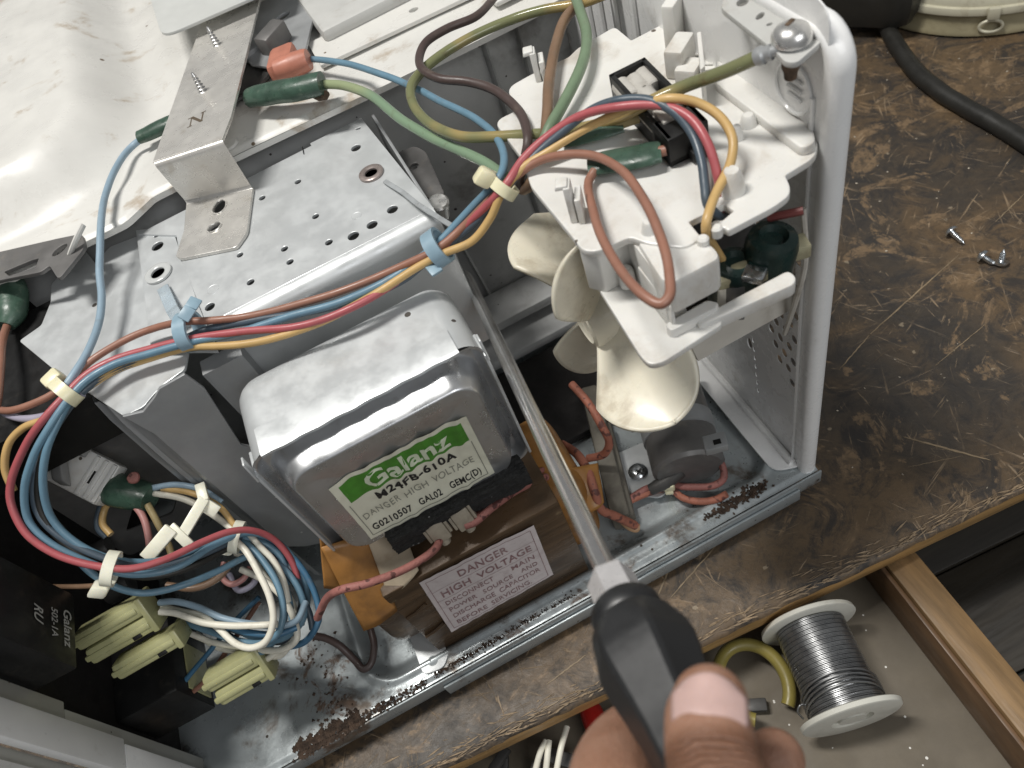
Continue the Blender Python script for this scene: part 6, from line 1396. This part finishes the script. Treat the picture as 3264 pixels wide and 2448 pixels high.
eyelet_tie('clear eyelet tie with blue loop on the left end plate', V((-0.2277, 0.1461, 0.1803)), 0.0062, 'clear_nylon', [(-0.2265, 0.1336, 0.1815), (-0.2232, 0.1136, 0.184), (-0.2207, 0.1029, 0.186)], 'clear_blue', V((-0.2171, 0.0925, 0.1862)), h1, 0.0068, 'blue_tie', [(-0.2149, 0.0891, 0.195), (-0.2106, 0.0919, 0.196), (-0.2076, 0.0953, 0.196)])
h2 = V((-0.1083, 0.0614, 0.195)) - V((-0.1281, 0.0656, 0.188))
eyelet_tie('brown grey eyelet tie at the right end of the perforated plate', V((-0.1262, 0.1393, 0.1813)), 0.0056, 'ring_ink', [(-0.1228, 0.1285, 0.1822), (-0.1189, 0.1141, 0.1835), (-0.1166, 0.1008, 0.185), (-0.1124, 0.0818, 0.188), (-0.1105, 0.0716, 0.1905)], 'strap_grey', V((-0.1191, 0.0642, 0.1905)), h2, 0.0060, 'blue_tie', [(-0.1248, 0.0644, 0.188), (-0.1236, 0.0558, 0.187)])

# ================================================================== braided pink leads of the transformer and capacitor
GP = 'braided pink leads of the transformer'
wire('braided_lead', 'pink braided lead from the terminal to the left end of the transformer', [V((-0.1729, 0.014, 0.0941)), V((-0.1758, 0.0105, 0.0955)), V((-0.1835, 0.0075, 0.098)), V((-0.1941, 0.0055, 0.1019)), V((-0.2048, 0.005, 0.106)), V((-0.2138, 0.0075, 0.1071)), V((-0.2227, 0.012, 0.0996)), V((-0.2349, 0.016, 0.0824))], 0.0017, 'braid_pink', GP)
wire('braided_lead', 'pink braided lead from the terminal towards the screwdriver shaft', [V((-0.161, 0.014, 0.0944)), V((-0.1568, 0.0135, 0.0941)), V((-0.1482, 0.016, 0.0936)), V((-0.1364, 0.022, 0.0868)), V((-0.1202, 0.03, 0.072))], 0.0018, 'braid_pink', GP)
wire('braided_lead', 'second pink braided lead alongside, under the foam strip', [V((-0.1548, 0.02, 0.0885)), V((-0.1449, 0.023, 0.0871)), V((-0.1302, 0.03, 0.0792)), V((-0.1156, 0.038, 0.065))], 0.0017, 'braid_pink', GP)
wire('braided_lead', 'salmon braided lead hanging right of the screwdriver shaft', [V((-0.1037, 0.058, 0.0466)), V((-0.1011, 0.04, 0.0584)), V((-0.1018, 0.028, 0.0613)), V((-0.1035, 0.02, 0.0576)), V((-0.1042, 0.016, 0.0462)), V((-0.0989, 0.014, 0.0366)), V((-0.0915, 0.012, 0.0219))], 0.0022, 'braid_salmon', GP)
wire('braided_lead', 'salmon braided lead behind the fan, curling to the base', [V((-0.0848, 0.0787, 0.06)), V((-0.0832, 0.0637, 0.06)), V((-0.0831, 0.051, 0.055)), V((-0.0829, 0.047, 0.045)), V((-0.0869, 0.048, 0.036)), V((-0.0945, 0.0538, 0.03))], 0.0021, 'braid_salmon', GP)
mb = MB(); mb.tube(spline([(-0.0965, 0.0277, 0.014), (-0.094, 0.023, 0.012), (-0.0912, 0.0175, 0.01), (-0.0886, 0.0158, 0.0092)], 5), [0.0016, 0.0019, 0.0022, 0.0024, 0.0026, 0.0027, 0.0028, 0.0029, 0.0029, 0.0029, 0.0028, 0.0028, 0.0027, 0.0026, 0.0023, 0.0018], 12, True, 0.7)
o = mb.build('wire_nut', 'closed_end'); tag(o, 'tan closed end splice lying on the base beside the shaft', 'wire splice')
GC = 'capacitor leads tied together on the base'
wire('capacitor_lead', 'upper pink lead from the capacitor terminal to the tie', [(-0.0373, 0.0238, 0.022), (-0.0373, 0.0184, 0.018), (-0.0398, 0.0148, 0.014), (-0.0457, 0.0151, 0.012), (-0.0555, 0.0213, 0.011), (-0.0649, 0.0285, 0.011), (-0.0739, 0.032, 0.011), (-0.085, 0.0323, 0.01), (-0.0956, 0.0329, 0.011)], 0.0019, 'braid_pink', GC)
wire('capacitor_lead', 'lower pink lead sagging on the base in front of the capacitor', [(-0.0429, 0.0071, 0.013), (-0.0486, 0.0088, 0.01), (-0.0557, 0.0126, 0.0095), (-0.0614, 0.0187, 0.0095), (-0.0648, 0.0266, 0.01), (-0.075, 0.0304, 0.0095), (-0.0869, 0.0315, 0.0095), (-0.0952, 0.0311, 0.011)], 0.0019, 'braid_salmon', GC)
cable_tie('tiny tan tie around the two capacitor leads', (-0.0642, 0.0271, 0.0105), V((-0.0555, 0.0213, 0.011)) - V((-0.0744, 0.0314, 0.01)), 0.0030, 0.0040, (-0.0644, 0.027, 0.014), 'cream_nylon')
wire('brown_lead', 'dark brown wire looping from the orange tape to the loops', [V((-0.2334, 0.0348, 0.016)), V((-0.2347, 0.0269, 0.014)), V((-0.2398, 0.02, 0.012)), V((-0.2438, 0.0196, 0.012)), V((-0.2463, 0.0255, 0.014)), V((-0.2491, 0.0328, 0.02)), V((-0.2531, 0.0366, 0.028)), V((-0.2573, 0.0382, 0.034))], 0.0019, 'wire_umber')

# ================================================================== power cord, tin, screws on the bench
wire('power_cord', 'thick black power cord crossing the bench at the right', [(0.3156, 0.3492, 0.006), (0.3029, 0.3221, 0.002), (0.2896, 0.2934, -0.004), (0.2757, 0.2598, -0.0065), (0.2657, 0.229, -0.0068), (0.2608, 0.1989, -0.0068), (0.2609, 0.1696, -0.0068), (0.2607, 0.1459, -0.0068), (0.2591, 0.1185, -0.0068), (0.2551, 0.0838, -0.0068)], 0.0060, 'rubber_cable', jit=0.0006, cat='power cord')
sb = thing('black_bag', 'black bulky plug lying behind the rear panel at the top', 'plug', (0.3217, 0.3485, -0.012))
mb = MB(); mb.obox(V((0.2836, 0.3168, 0.02)), (0.8, 0.6, 0), (-0.6, 0.8, 0), (0, 0, 1), (0.05, 0.09, 0.05), 0.014); mb.build('plug_body', 'rubber_cable', sb)
sb.name = 'mains_plug'
tin = thing('tin_box', 'round cream and olive tin with a wire clasp at the top right', 'tin', (0.3888, 0.3069, -0.012))
TC = V((0.3955, 0.3094, -0.012)); TR = (V((0.3241, 0.2412, -0.012)) - TC).length
mb = MB(); mb.lathe(TC, (0, 0, 1), [(0.0004, TR * 0.97), (0.002, TR), (0.005, TR), (0.007, TR * 0.985), (0.018, TR * 0.985)], 96); mb.build('tin_body', 'tin_paint', tin)
mb = MB(); mb.lathe(TC, (0, 0, 1), [(0.018, TR * 0.99), (0.0185, TR * 1.012), (0.021, TR * 1.016), (0.0235, TR * 1.008), (0.024, TR * 0.985), (0.030, TR * 0.98), (0.0315, TR * 0.965), (0.0315, 0)], 96); mb.build('tin_lid', 'tin_light', tin)
cl = V((0.3276, 0.23, 0.004)); rd = (cl - TC); rd.z = 0; rd.normalize(); tg = Vector((-rd.y, rd.x, 0)); pc = TC + rd * (TR * 0.995)
mb = MB(); mb.tube([pc + tg * (0.0075 * math.cos(t)) + Vector((0, 0, 0.010 + 0.0045 * math.sin(t))) + rd * 0.0012 for t in (i / 24 * 6.2832 for i in range(24))], 0.0011, 8, False, 1, True); mb.build('wire_clasp', 'tin_light', tin)
mb = MB(); mb.obox(pc + Vector((0, 0, 0.021)) + rd * 0.003, tg, rd, (0, 0, 1), (0.008, 0.004, 0.009), 0.001); mb.build('clasp_lug', 'tin_light', tin)

def bench_screw(label, head_px, tip):
    h = V(head_px); t_ = V(tip); t = thing('self_tapping_screw', label, 'screw', (h.x, h.y, BZ), 'loose screws on the bench')
    d = (t_ - h); L = d.length; d.normalize()
    mb = MB(); mb.lathe(h, d, [(-0.0024, 0.0), (-0.0022, 0.0020), (-0.0012, 0.0036), (0.0, 0.0041), (0.0006, 0.0041), (0.0006, 0.0016)], 20); mb.build('head', 'screw_zinc', t)
    prof = [(0.0006, 0.0017)]; n = 7
    for k in range(n):
        x = 0.0012 + k / n * (L - 0.0036); r = 0.0018 * (1 - 0.12 * k / n)
        prof += [(x, r * 0.74), (x + 0.0004, r), (x + 0.0006, r), (x + 0.0010, r * 0.74)]
    prof += [(L - 0.0018, 0.0012), (L, 0.0)]
    mb = MB(); mb.lathe(h, d, prof, 12); mb.build('threaded_shank', 'screw_zinc', t)
bench_screw('loose zinc screw lying alone on the bench, pointing down right', (0.1747, 0.0959, -0.008), (0.1751, 0.0854, -0.0105))
bench_screw('left screw of the touching pair on the bench, pointing right', (0.1734, 0.0702, -0.008), (0.1757, 0.0623, -0.0105))
bench_screw('right screw of the touching pair on the bench, standing on its head', (0.1792, 0.0617, -0.01), (0.1817, 0.0644, -0.003))

# ================================================================== things in the drawer
sp = thing('solder_spool', 'white plastic reel of grey solder wire lying in the drawer', 'solder reel', (-0.043, -0.076, DZ))
SA = V((-0.0367, -0.0521, -0.0375)); SB = V((-0.0465, -0.0963, -0.0375)); sx_ = (SB - SA).normalized(); SL = (SB - SA).length
for (o_, d0, nm) in ((SA, 1, 'flange'), (SB, -1, 'flange')):
    mb = MB(); mb.lathe(o_, sx_ * d0, [(-0.0020, 0.0), (-0.0020, 0.0065), (-0.0004, 0.0068), (-0.0004, 0.0098), (-0.0020, 0.0102), (-0.0020, 0.0230), (-0.0015, 0.0238), (0.0005, 0.0242), (0.0009, 0.0236), (0.0010, 0.0)], 56); mb.build(nm, 'spool_white', sp)
prof = [(0.001, 0.0)]
k = 0; pitch = 0.00072
n_t = int((SL - 0.003) / pitch)
for i in range(n_t):
    h = 0.0015 + i * pitch; rr = 0.0172 + (0.0006 if i > n_t - 8 else 0) + 0.00022 * math.sin(i * 2.1)
    prof += [(h, rr - 0.0005), (h + pitch * 0.25, rr), (h + pitch * 0.6, rr)]
prof += [(SL - 0.001, 0.0170), (SL - 0.001, 0.0)]
mb = MB(); mb.lathe(SA, sx_, prof, 56); mb.build('solder_winding', 'solder', sp)
e1 = sx_.cross(Vector((0, 0, 1))).normalized(); e2 = Vector((0, 0, 1))
mb = MB()
for q in range(4):
    a0_ = 0.2 + 0.5 * q
    pts = [SA + sx_ * (SL - 0.004 - 0.002 * q - 0.006 * math.sin((t / 20) * 3.1)) + (e1 * math.cos(-0.3 + t / 20 * 3.4) + e2 * math.sin(-0.3 + t / 20 * 3.4)) * 0.0184 for t in range(21)]
    mb.tube(pts, 0.00048, 6)
pe = SA + sx_ * (SL - 0.009); mb.tube(spline([pe + e1 * 0.0178 + e2 * 0.004, pe + e1 * 0.0205 + e2 * 0.006, pe + e1 * 0.0225 + e2 * 0.004 + sx_ * 0.002, pe + e1 * 0.021 + e2 * 0.001 + sx_ * 0.005], 5), 0.00048, 6)
mb.build('loose_turns', 'solder', sp)

yr = thing('tape_ring', 'olive yellow ring of tubing beside the solder reel', 'ring', (-0.0711, -0.06, -0.062))
yc = V((-0.0747, -0.0605, -0.052)); pts = []
for i in range(60):
    t = -0.9 + i / 59 * 5.1
    pts.append(yc + Vector((1, -0.1, 0)) * (0.0165 * math.cos(t)) + Vector((0.1, 1, 0.1)) * (0.0190 * math.sin(t)) + Vector((0, 0, 0.0012 * i / 10)))
mb = MB(); mb.tube(pts, 0.0034, 12); mb.build('tube_turns', 'olive_tube', yr)
rh = thing('red_tool', 'red plastic tool handle half hidden under the bench edge', 'tool handle', (-0.1561, -0.0384, -0.062))
mb = MB(); mb.tube([V((-0.1546, -0.0287, -0.052)), V((-0.155, -0.0338, -0.052)), V((-0.1566, -0.0481, -0.052)), V((-0.1576, -0.0598, -0.052))], [0.0050, 0.0062, 0.0064, 0.0055], 16); mb.build('handle', 'red_plastic', rh)
for i, (a, b) in enumerate((((-0.1966, -0.0508, -0.045), (-0.1812, -0.0381, -0.04)), ((-0.1922, -0.0554, -0.045), (-0.18, -0.0388, -0.04)), ((-0.188, -0.0575, -0.045), (-0.1689, -0.0367, -0.042)))):
    lb = ('left of three white leads under the bench edge', 'middle of three white leads under the bench edge', 'right of three white leads under the bench edge')[i]
    wire('white_lead', lb, [a, tuple((p + q) / 2 + 0.003 for p, q in zip(a, b)), b], 0.0016, 'wire_white', 'white leads in the drawer')
# assorted dark odds and ends in the drawer
rnd = random.Random(21)
od = thing('drawer_clutter', 'dark jumble of small parts in the left of the drawer', 'clutter', (-0.17, -0.12, DZ), kind='stuff')
mb = MB()
for i in range(130):
    p = V((rnd.uniform(-0.30, -0.075), rnd.uniform(-0.20, -0.03), DZ + rnd.uniform(0.002, 0.012))); a = rnd.uniform(0, 6.28)
    mb.obox(p, (math.cos(a), math.sin(a), rnd.uniform(-.3, .3)), (-math.sin(a), math.cos(a), 0), (0, 0, 1), (rnd.uniform(0.006, 0.022), rnd.uniform(0.003, 0.008), rnd.uniform(0.003, 0.008)), 0.0008)
mb.build('oddments', 'dark_metal', od)
for nm, m_, n_ in (('small_screws', 'screw_zinc', 26), ('wood_bits', 'edge_wood', 14)):
    mb = MB()
    for i in range(n_):
        p = V((rnd.uniform(-0.26, -0.075), rnd.uniform(-0.19, -0.05), DZ + rnd.uniform(0.010, 0.016))); a = rnd.uniform(0, 6.28); d = Vector((math.cos(a), math.sin(a), rnd.uniform(-.3, .3))) * rnd.uniform(0.003, 0.009)
        mb.tube([p - d, p + d * 0.7, p + d * 0.75, p + d], [0.0009, 0.0009, 0.0022, 0.0020], 8)
    mb.build(nm, m_, od)

# ================================================================== rust crumbs along the base rim
def crumbs():
    rnd = random.Random(5); mb = MB()
    def crumb(x, y, z, s_):
        vs_ = []
        for d in ((1, 0, 0), (-1, 0, 0), (0, 1, 0), (0, -1, 0), (0, 0, 1), (0, 0, -1)):
            vs_.append((x + d[0] * s_ * rnd.uniform(.5, 1.2), y + d[1] * s_ * rnd.uniform(.5, 1.2), z + d[2] * s_ * rnd.uniform(.4, 1.0)))
        mb.add(vs_, [(0, 2, 4), (2, 1, 4), (1, 3, 4), (3, 0, 4), (2, 0, 5), (1, 2, 5), (3, 1, 5), (0, 3, 5)])
    def line(a, b, n, w, s0, s1):
        a = V(a); b = V(b)
        for i in range(n):
            t = rnd.random(); p = a.lerp(b, t); y = p.y + rnd.gauss(0, w); x = p.x + rnd.gauss(0, w)
            crumb(x, y, base_z(x, y) + 0.0004, rnd.uniform(s0, s1))
    line((-0.2869, 0.0012, 0.007), (-0.2533, 0.0002, 0.007), 620, 0.0019, 0.0004, 0.0017)
    line((-0.2535, -0.0002, 0.007), (-0.2181, -0.0003, 0.007), 260, 0.0009, 0.0003, 0.0010)
    line((-0.2127, 0.0005, 0.007), (-0.175, 0.0015, 0.007), 240, 0.0007, 0.0003, 0.0008)
    line((-0.1735, 0.0019, 0.007), (-0.1342, 0.0023, 0.007), 110, 0.0007, 0.0003, 0.0007)
    line((-0.0509, 0.0035, 0.007), (-0.0234, 0.0041, 0.007), 330, 0.0015, 0.0004, 0.0013)
    line((-0.0586, 0.004, 0.007), (-0.0483, 0.0034, 0.007), 40, 0.0009, 0.0003, 0.0008)
    for i in range(60):
        x = rnd.gauss(-0.266, 0.007); y = rnd.uniform(0.004, 0.05); crumb(x, y, base_z(x, y) + 0.0002, rnd.uniform(0.0003, 0.0012))
    for i in range(120):
        x = rnd.uniform(-0.24, -0.02); y = rnd.uniform(0.0, 0.06); crumb(x, y, base_z(x, y) + 0.0002, rnd.uniform(0.0002, 0.0005))
    o = mb.build('rust_crumbs', 'crumb', None, False)
    tag(o, 'dark rust and dirt crumbs scattered along the base rim', 'dirt', kind='stuff')
crumbs()

# ================================================================== screwdriver and hand
TA = V((-0.1073, 0.1261, 0.1191)); TB = V((-0.1254, -0.0795, 0.1973)); sdv = (TB - TA).normalized()
sd_ = thing('screwdriver', 'long screwdriver with chrome shaft and black handle beside the magnetron', 'screwdriver', TA)
mb = MB(); mb.lathe(TA, sdv, [(0.0, 0.0008), (0.004, 0.0016), (0.010, 0.0025), (0.016, 0.0026), ((TB - TA).length + 0.004, 0.00275)], 24); mb.build('shaft', 'chrome', sd_)
ref = (V(cam.location) - TB).normalized()
mb = MB(); mb.lathe(TB, sdv, [(0.0, 0.0028), (0.0006, 0.0046), (0.0020, 0.0058), (0.0140, 0.0060)], 6, ref, math.radians(22)); mb.build('hex_bolster', 'bolster', sd_, True, 20)
mb = MB(); mb.lathe(TB, sdv, [(0.0115, 0.0062), (0.0118, 0.0076), (0.0128, 0.0082), (0.0165, 0.0083), (0.0172, 0.0078)], 36); mb.build('collar', 'handle_black', sd_)
def handle():
    prof = [(0.0165, 0.0074), (0.0172, 0.0084), (0.0190, 0.0098), (0.0230, 0.0108), (0.0265, 0.0112), (0.0300, 0.0108), (0.0360, 0.0097), (0.0440, 0.0084), (0.0520, 0.0077), (0.0650, 0.0082), (0.0800, 0.0102), (0.1000, 0.0120), (0.1150, 0.0120), (0.1220, 0.0095), (0.1240, 0.0)]
    # six flats blending out of the round collar
    e1 = (ref - sdv * ref.dot(sdv)).normalized(); e2 = sdv.cross(e1); vs_ = []; fs = []; seg = 96; ph = math.radians(-18)
    rows = []
    for i in range(len(prof) - 1):
        (h0, r0), (h1, r1) = prof[i], prof[i + 1]; m_ = 3
        for k in range(m_): rows.append((h0 + (h1 - h0) * k / m_, r0 + (r1 - r0) * k / m_))
    rows.append(prof[-1])
    for (h, r) in rows:
        k6 = ss(0.019, 0.024, h) * (1 - ss(0.115, 0.123, h))
        for j in range(seg):
            a = j / seg * 2 * math.pi; w = (a - ph) % (math.pi / 3) - math.pi / 6
            flat = math.cos(math.pi / 6) / math.cos(w); f = 1 + (min(flat * 1.07, 1.035) - 1) * k6
            vs_.append(TB + sdv * h + (e1 * math.cos(a) + e2 * math.sin(a)) * (r * f))
    for i in range(len(rows) - 1):
        for j in range(seg): fs.append((i * seg + j, i * seg + (j + 1) % seg, (i + 1) * seg + (j + 1) % seg, (i + 1) * seg + j))
    fs.append(tuple(range(seg - 1, -1, -1)))
    return mesh('handle', vs_, fs, 'handle_black', sd_, True, 14)
handle()

hand = thing('hand', 'hand gripping the black screwdriver handle, thumb and nail in front', 'hand', (-0.1397, -0.1423, 0.2148))
def hand_mesh():
    mb = MB()
    def limb(pts, rs, seg=22, flat=1.0):
        ps = spline(pts, 6); n = len(ps); rr = []
        for i in range(n):
            t = i / (n - 1) * (len(rs) - 1); a = int(min(t, len(rs) - 2)); rr.append(rs[a] + (rs[a + 1] - rs[a]) * (t - a))
        # rounded end: shrink towards the tip
        tip = ps[0]; d = (ps[0] - ps[1]).normalized(); r0 = rr[0]
        cap = []; capr = []
        for q in range(6, 0, -1):
            a = q / 6 * math.pi / 2; cap.append(tip + d * (r0 * math.sin(a))); capr.append(max(0.0003, r0 * math.cos(a)))
        mb.tube(cap + ps, capr + rr, seg, True, flat)
    # thumb: tip, nail bed, knuckle, base of thumb
    limb([(-0.1227, -0.1216, 0.2233), (-0.1244, -0.1236, 0.2238), (-0.1263, -0.1272, 0.225), (-0.128, -0.1316, 0.2264), (-0.1298, -0.1385, 0.229), (-0.1338, -0.1476, 0.2304)], [0.0068, 0.0076, 0.0078, 0.0082, 0.0084, 0.0098])
    # index finger: comes from the palm at lower left, passes under the handle and curls to the right
    limb([(-0.123, -0.1225, 0.1781), (-0.1277, -0.1148, 0.1788), (-0.1352, -0.1119, 0.1831), (-0.1427, -0.1154, 0.1926), (-0.1478, -0.1261, 0.2041), (-0.1494, -0.1417, 0.2068)], [0.0070, 0.0078, 0.0084, 0.0090, 0.0100, 0.0115])
    # middle, ring and little fingers closed around the handle, mostly below the frame
    limb([(-0.1133, -0.1278, 0.1797), (-0.1178, -0.1289, 0.1759), (-0.1277, -0.1258, 0.175), (-0.1404, -0.1247, 0.1826), (-0.1498, -0.1312, 0.1972), (-0.1503, -0.1457, 0.2035)], [0.0066, 0.0074, 0.0080, 0.0086, 0.0096, 0.0115])
    limb([(-0.1192, -0.1405, 0.1792), (-0.1259, -0.1404, 0.1736), (-0.1364, -0.1373, 0.1753), (-0.1472, -0.1366, 0.1853), (-0.1533, -0.1457, 0.1955)], [0.0064, 0.0072, 0.0078, 0.0084, 0.0110])
    limb([(-0.1286, -0.1535, 0.1783), (-0.1343, -0.1524, 0.1735), (-0.1433, -0.15, 0.1774), (-0.1532, -0.1518, 0.1854)], [0.0056, 0.0062, 0.0068, 0.0095])
    # palm and wrist
    limb([(-0.1471, -0.1385, 0.2096), (-0.1496, -0.1516, 0.2091), (-0.1522, -0.169, 0.2077), (-0.162, -0.1923, 0.1983)], [0.0150, 0.0200, 0.0190, 0.0170], 26, 0.8)
    limb([(-0.1337, -0.1461, 0.2277), (-0.1432, -0.1574, 0.2204), (-0.1522, -0.1739, 0.2114)], [0.0110, 0.0150, 0.0150])
    o = mb.build('hand_skin', 'skin', hand, True, 180)
    rm = o.modifiers.new('blend', 'REMESH'); rm.mode = 'VOXEL'; rm.voxel_size = 0.0007; rm.use_smooth_shade = True
    smd = o.modifiers.new('soften', 'SMOOTH'); smd.iterations = 6; smd.factor = 0.6
    return o
hand_mesh()
def thumbnail():
    # curved plate on the camera side of the thumb tip
    a = V((-0.1221, -0.121, 0.232)); b = V((-0.1263, -0.128, 0.2322)); ax = (b - a); L = ax.length; ax.normalize()
    view = (V(cam.location) - a).normalized(); view = (view - ax * view.dot(ax)).normalized(); side = ax.cross(view)
    vs_ = []; fs = []; n, m_ = 18, 20
    for i in range(n + 1):
        t = i / n
        hw = 0.0064 * (0.80 + 0.20 * ss(0, 0.25, t)) * (1.0 - 0.10 * ss(0.7, 1.0, t))
        for j in range(m_ + 1):
            s_ = j / m_ * 2 - 1
            along = L * t + 0.0022 * (1 - s_ * s_) * (ss(0.6, 1.0, t)) - 0.0016 * (1 - s_ * s_) * (1 - ss(0, 0.35, t)) - 0.001
            vs_.append(a + ax * along + side * (hw * s_) + view * (0.0003 - 0.0030 * s_ * s_ - 0.0016 * (1 - t) ** 2))
    for i in range(n):
        for j in range(m_): q = i * (m_ + 1) + j; fs.append((q, q + 1, q + m_ + 2, q + m_ + 1))
    o = mesh('thumbnail', vs_, fs, 'nail', hand, True, 80)
    sm = o.modifiers.new('thick', 'SOLIDIFY'); sm.thickness = 0.0005
thumbnail()
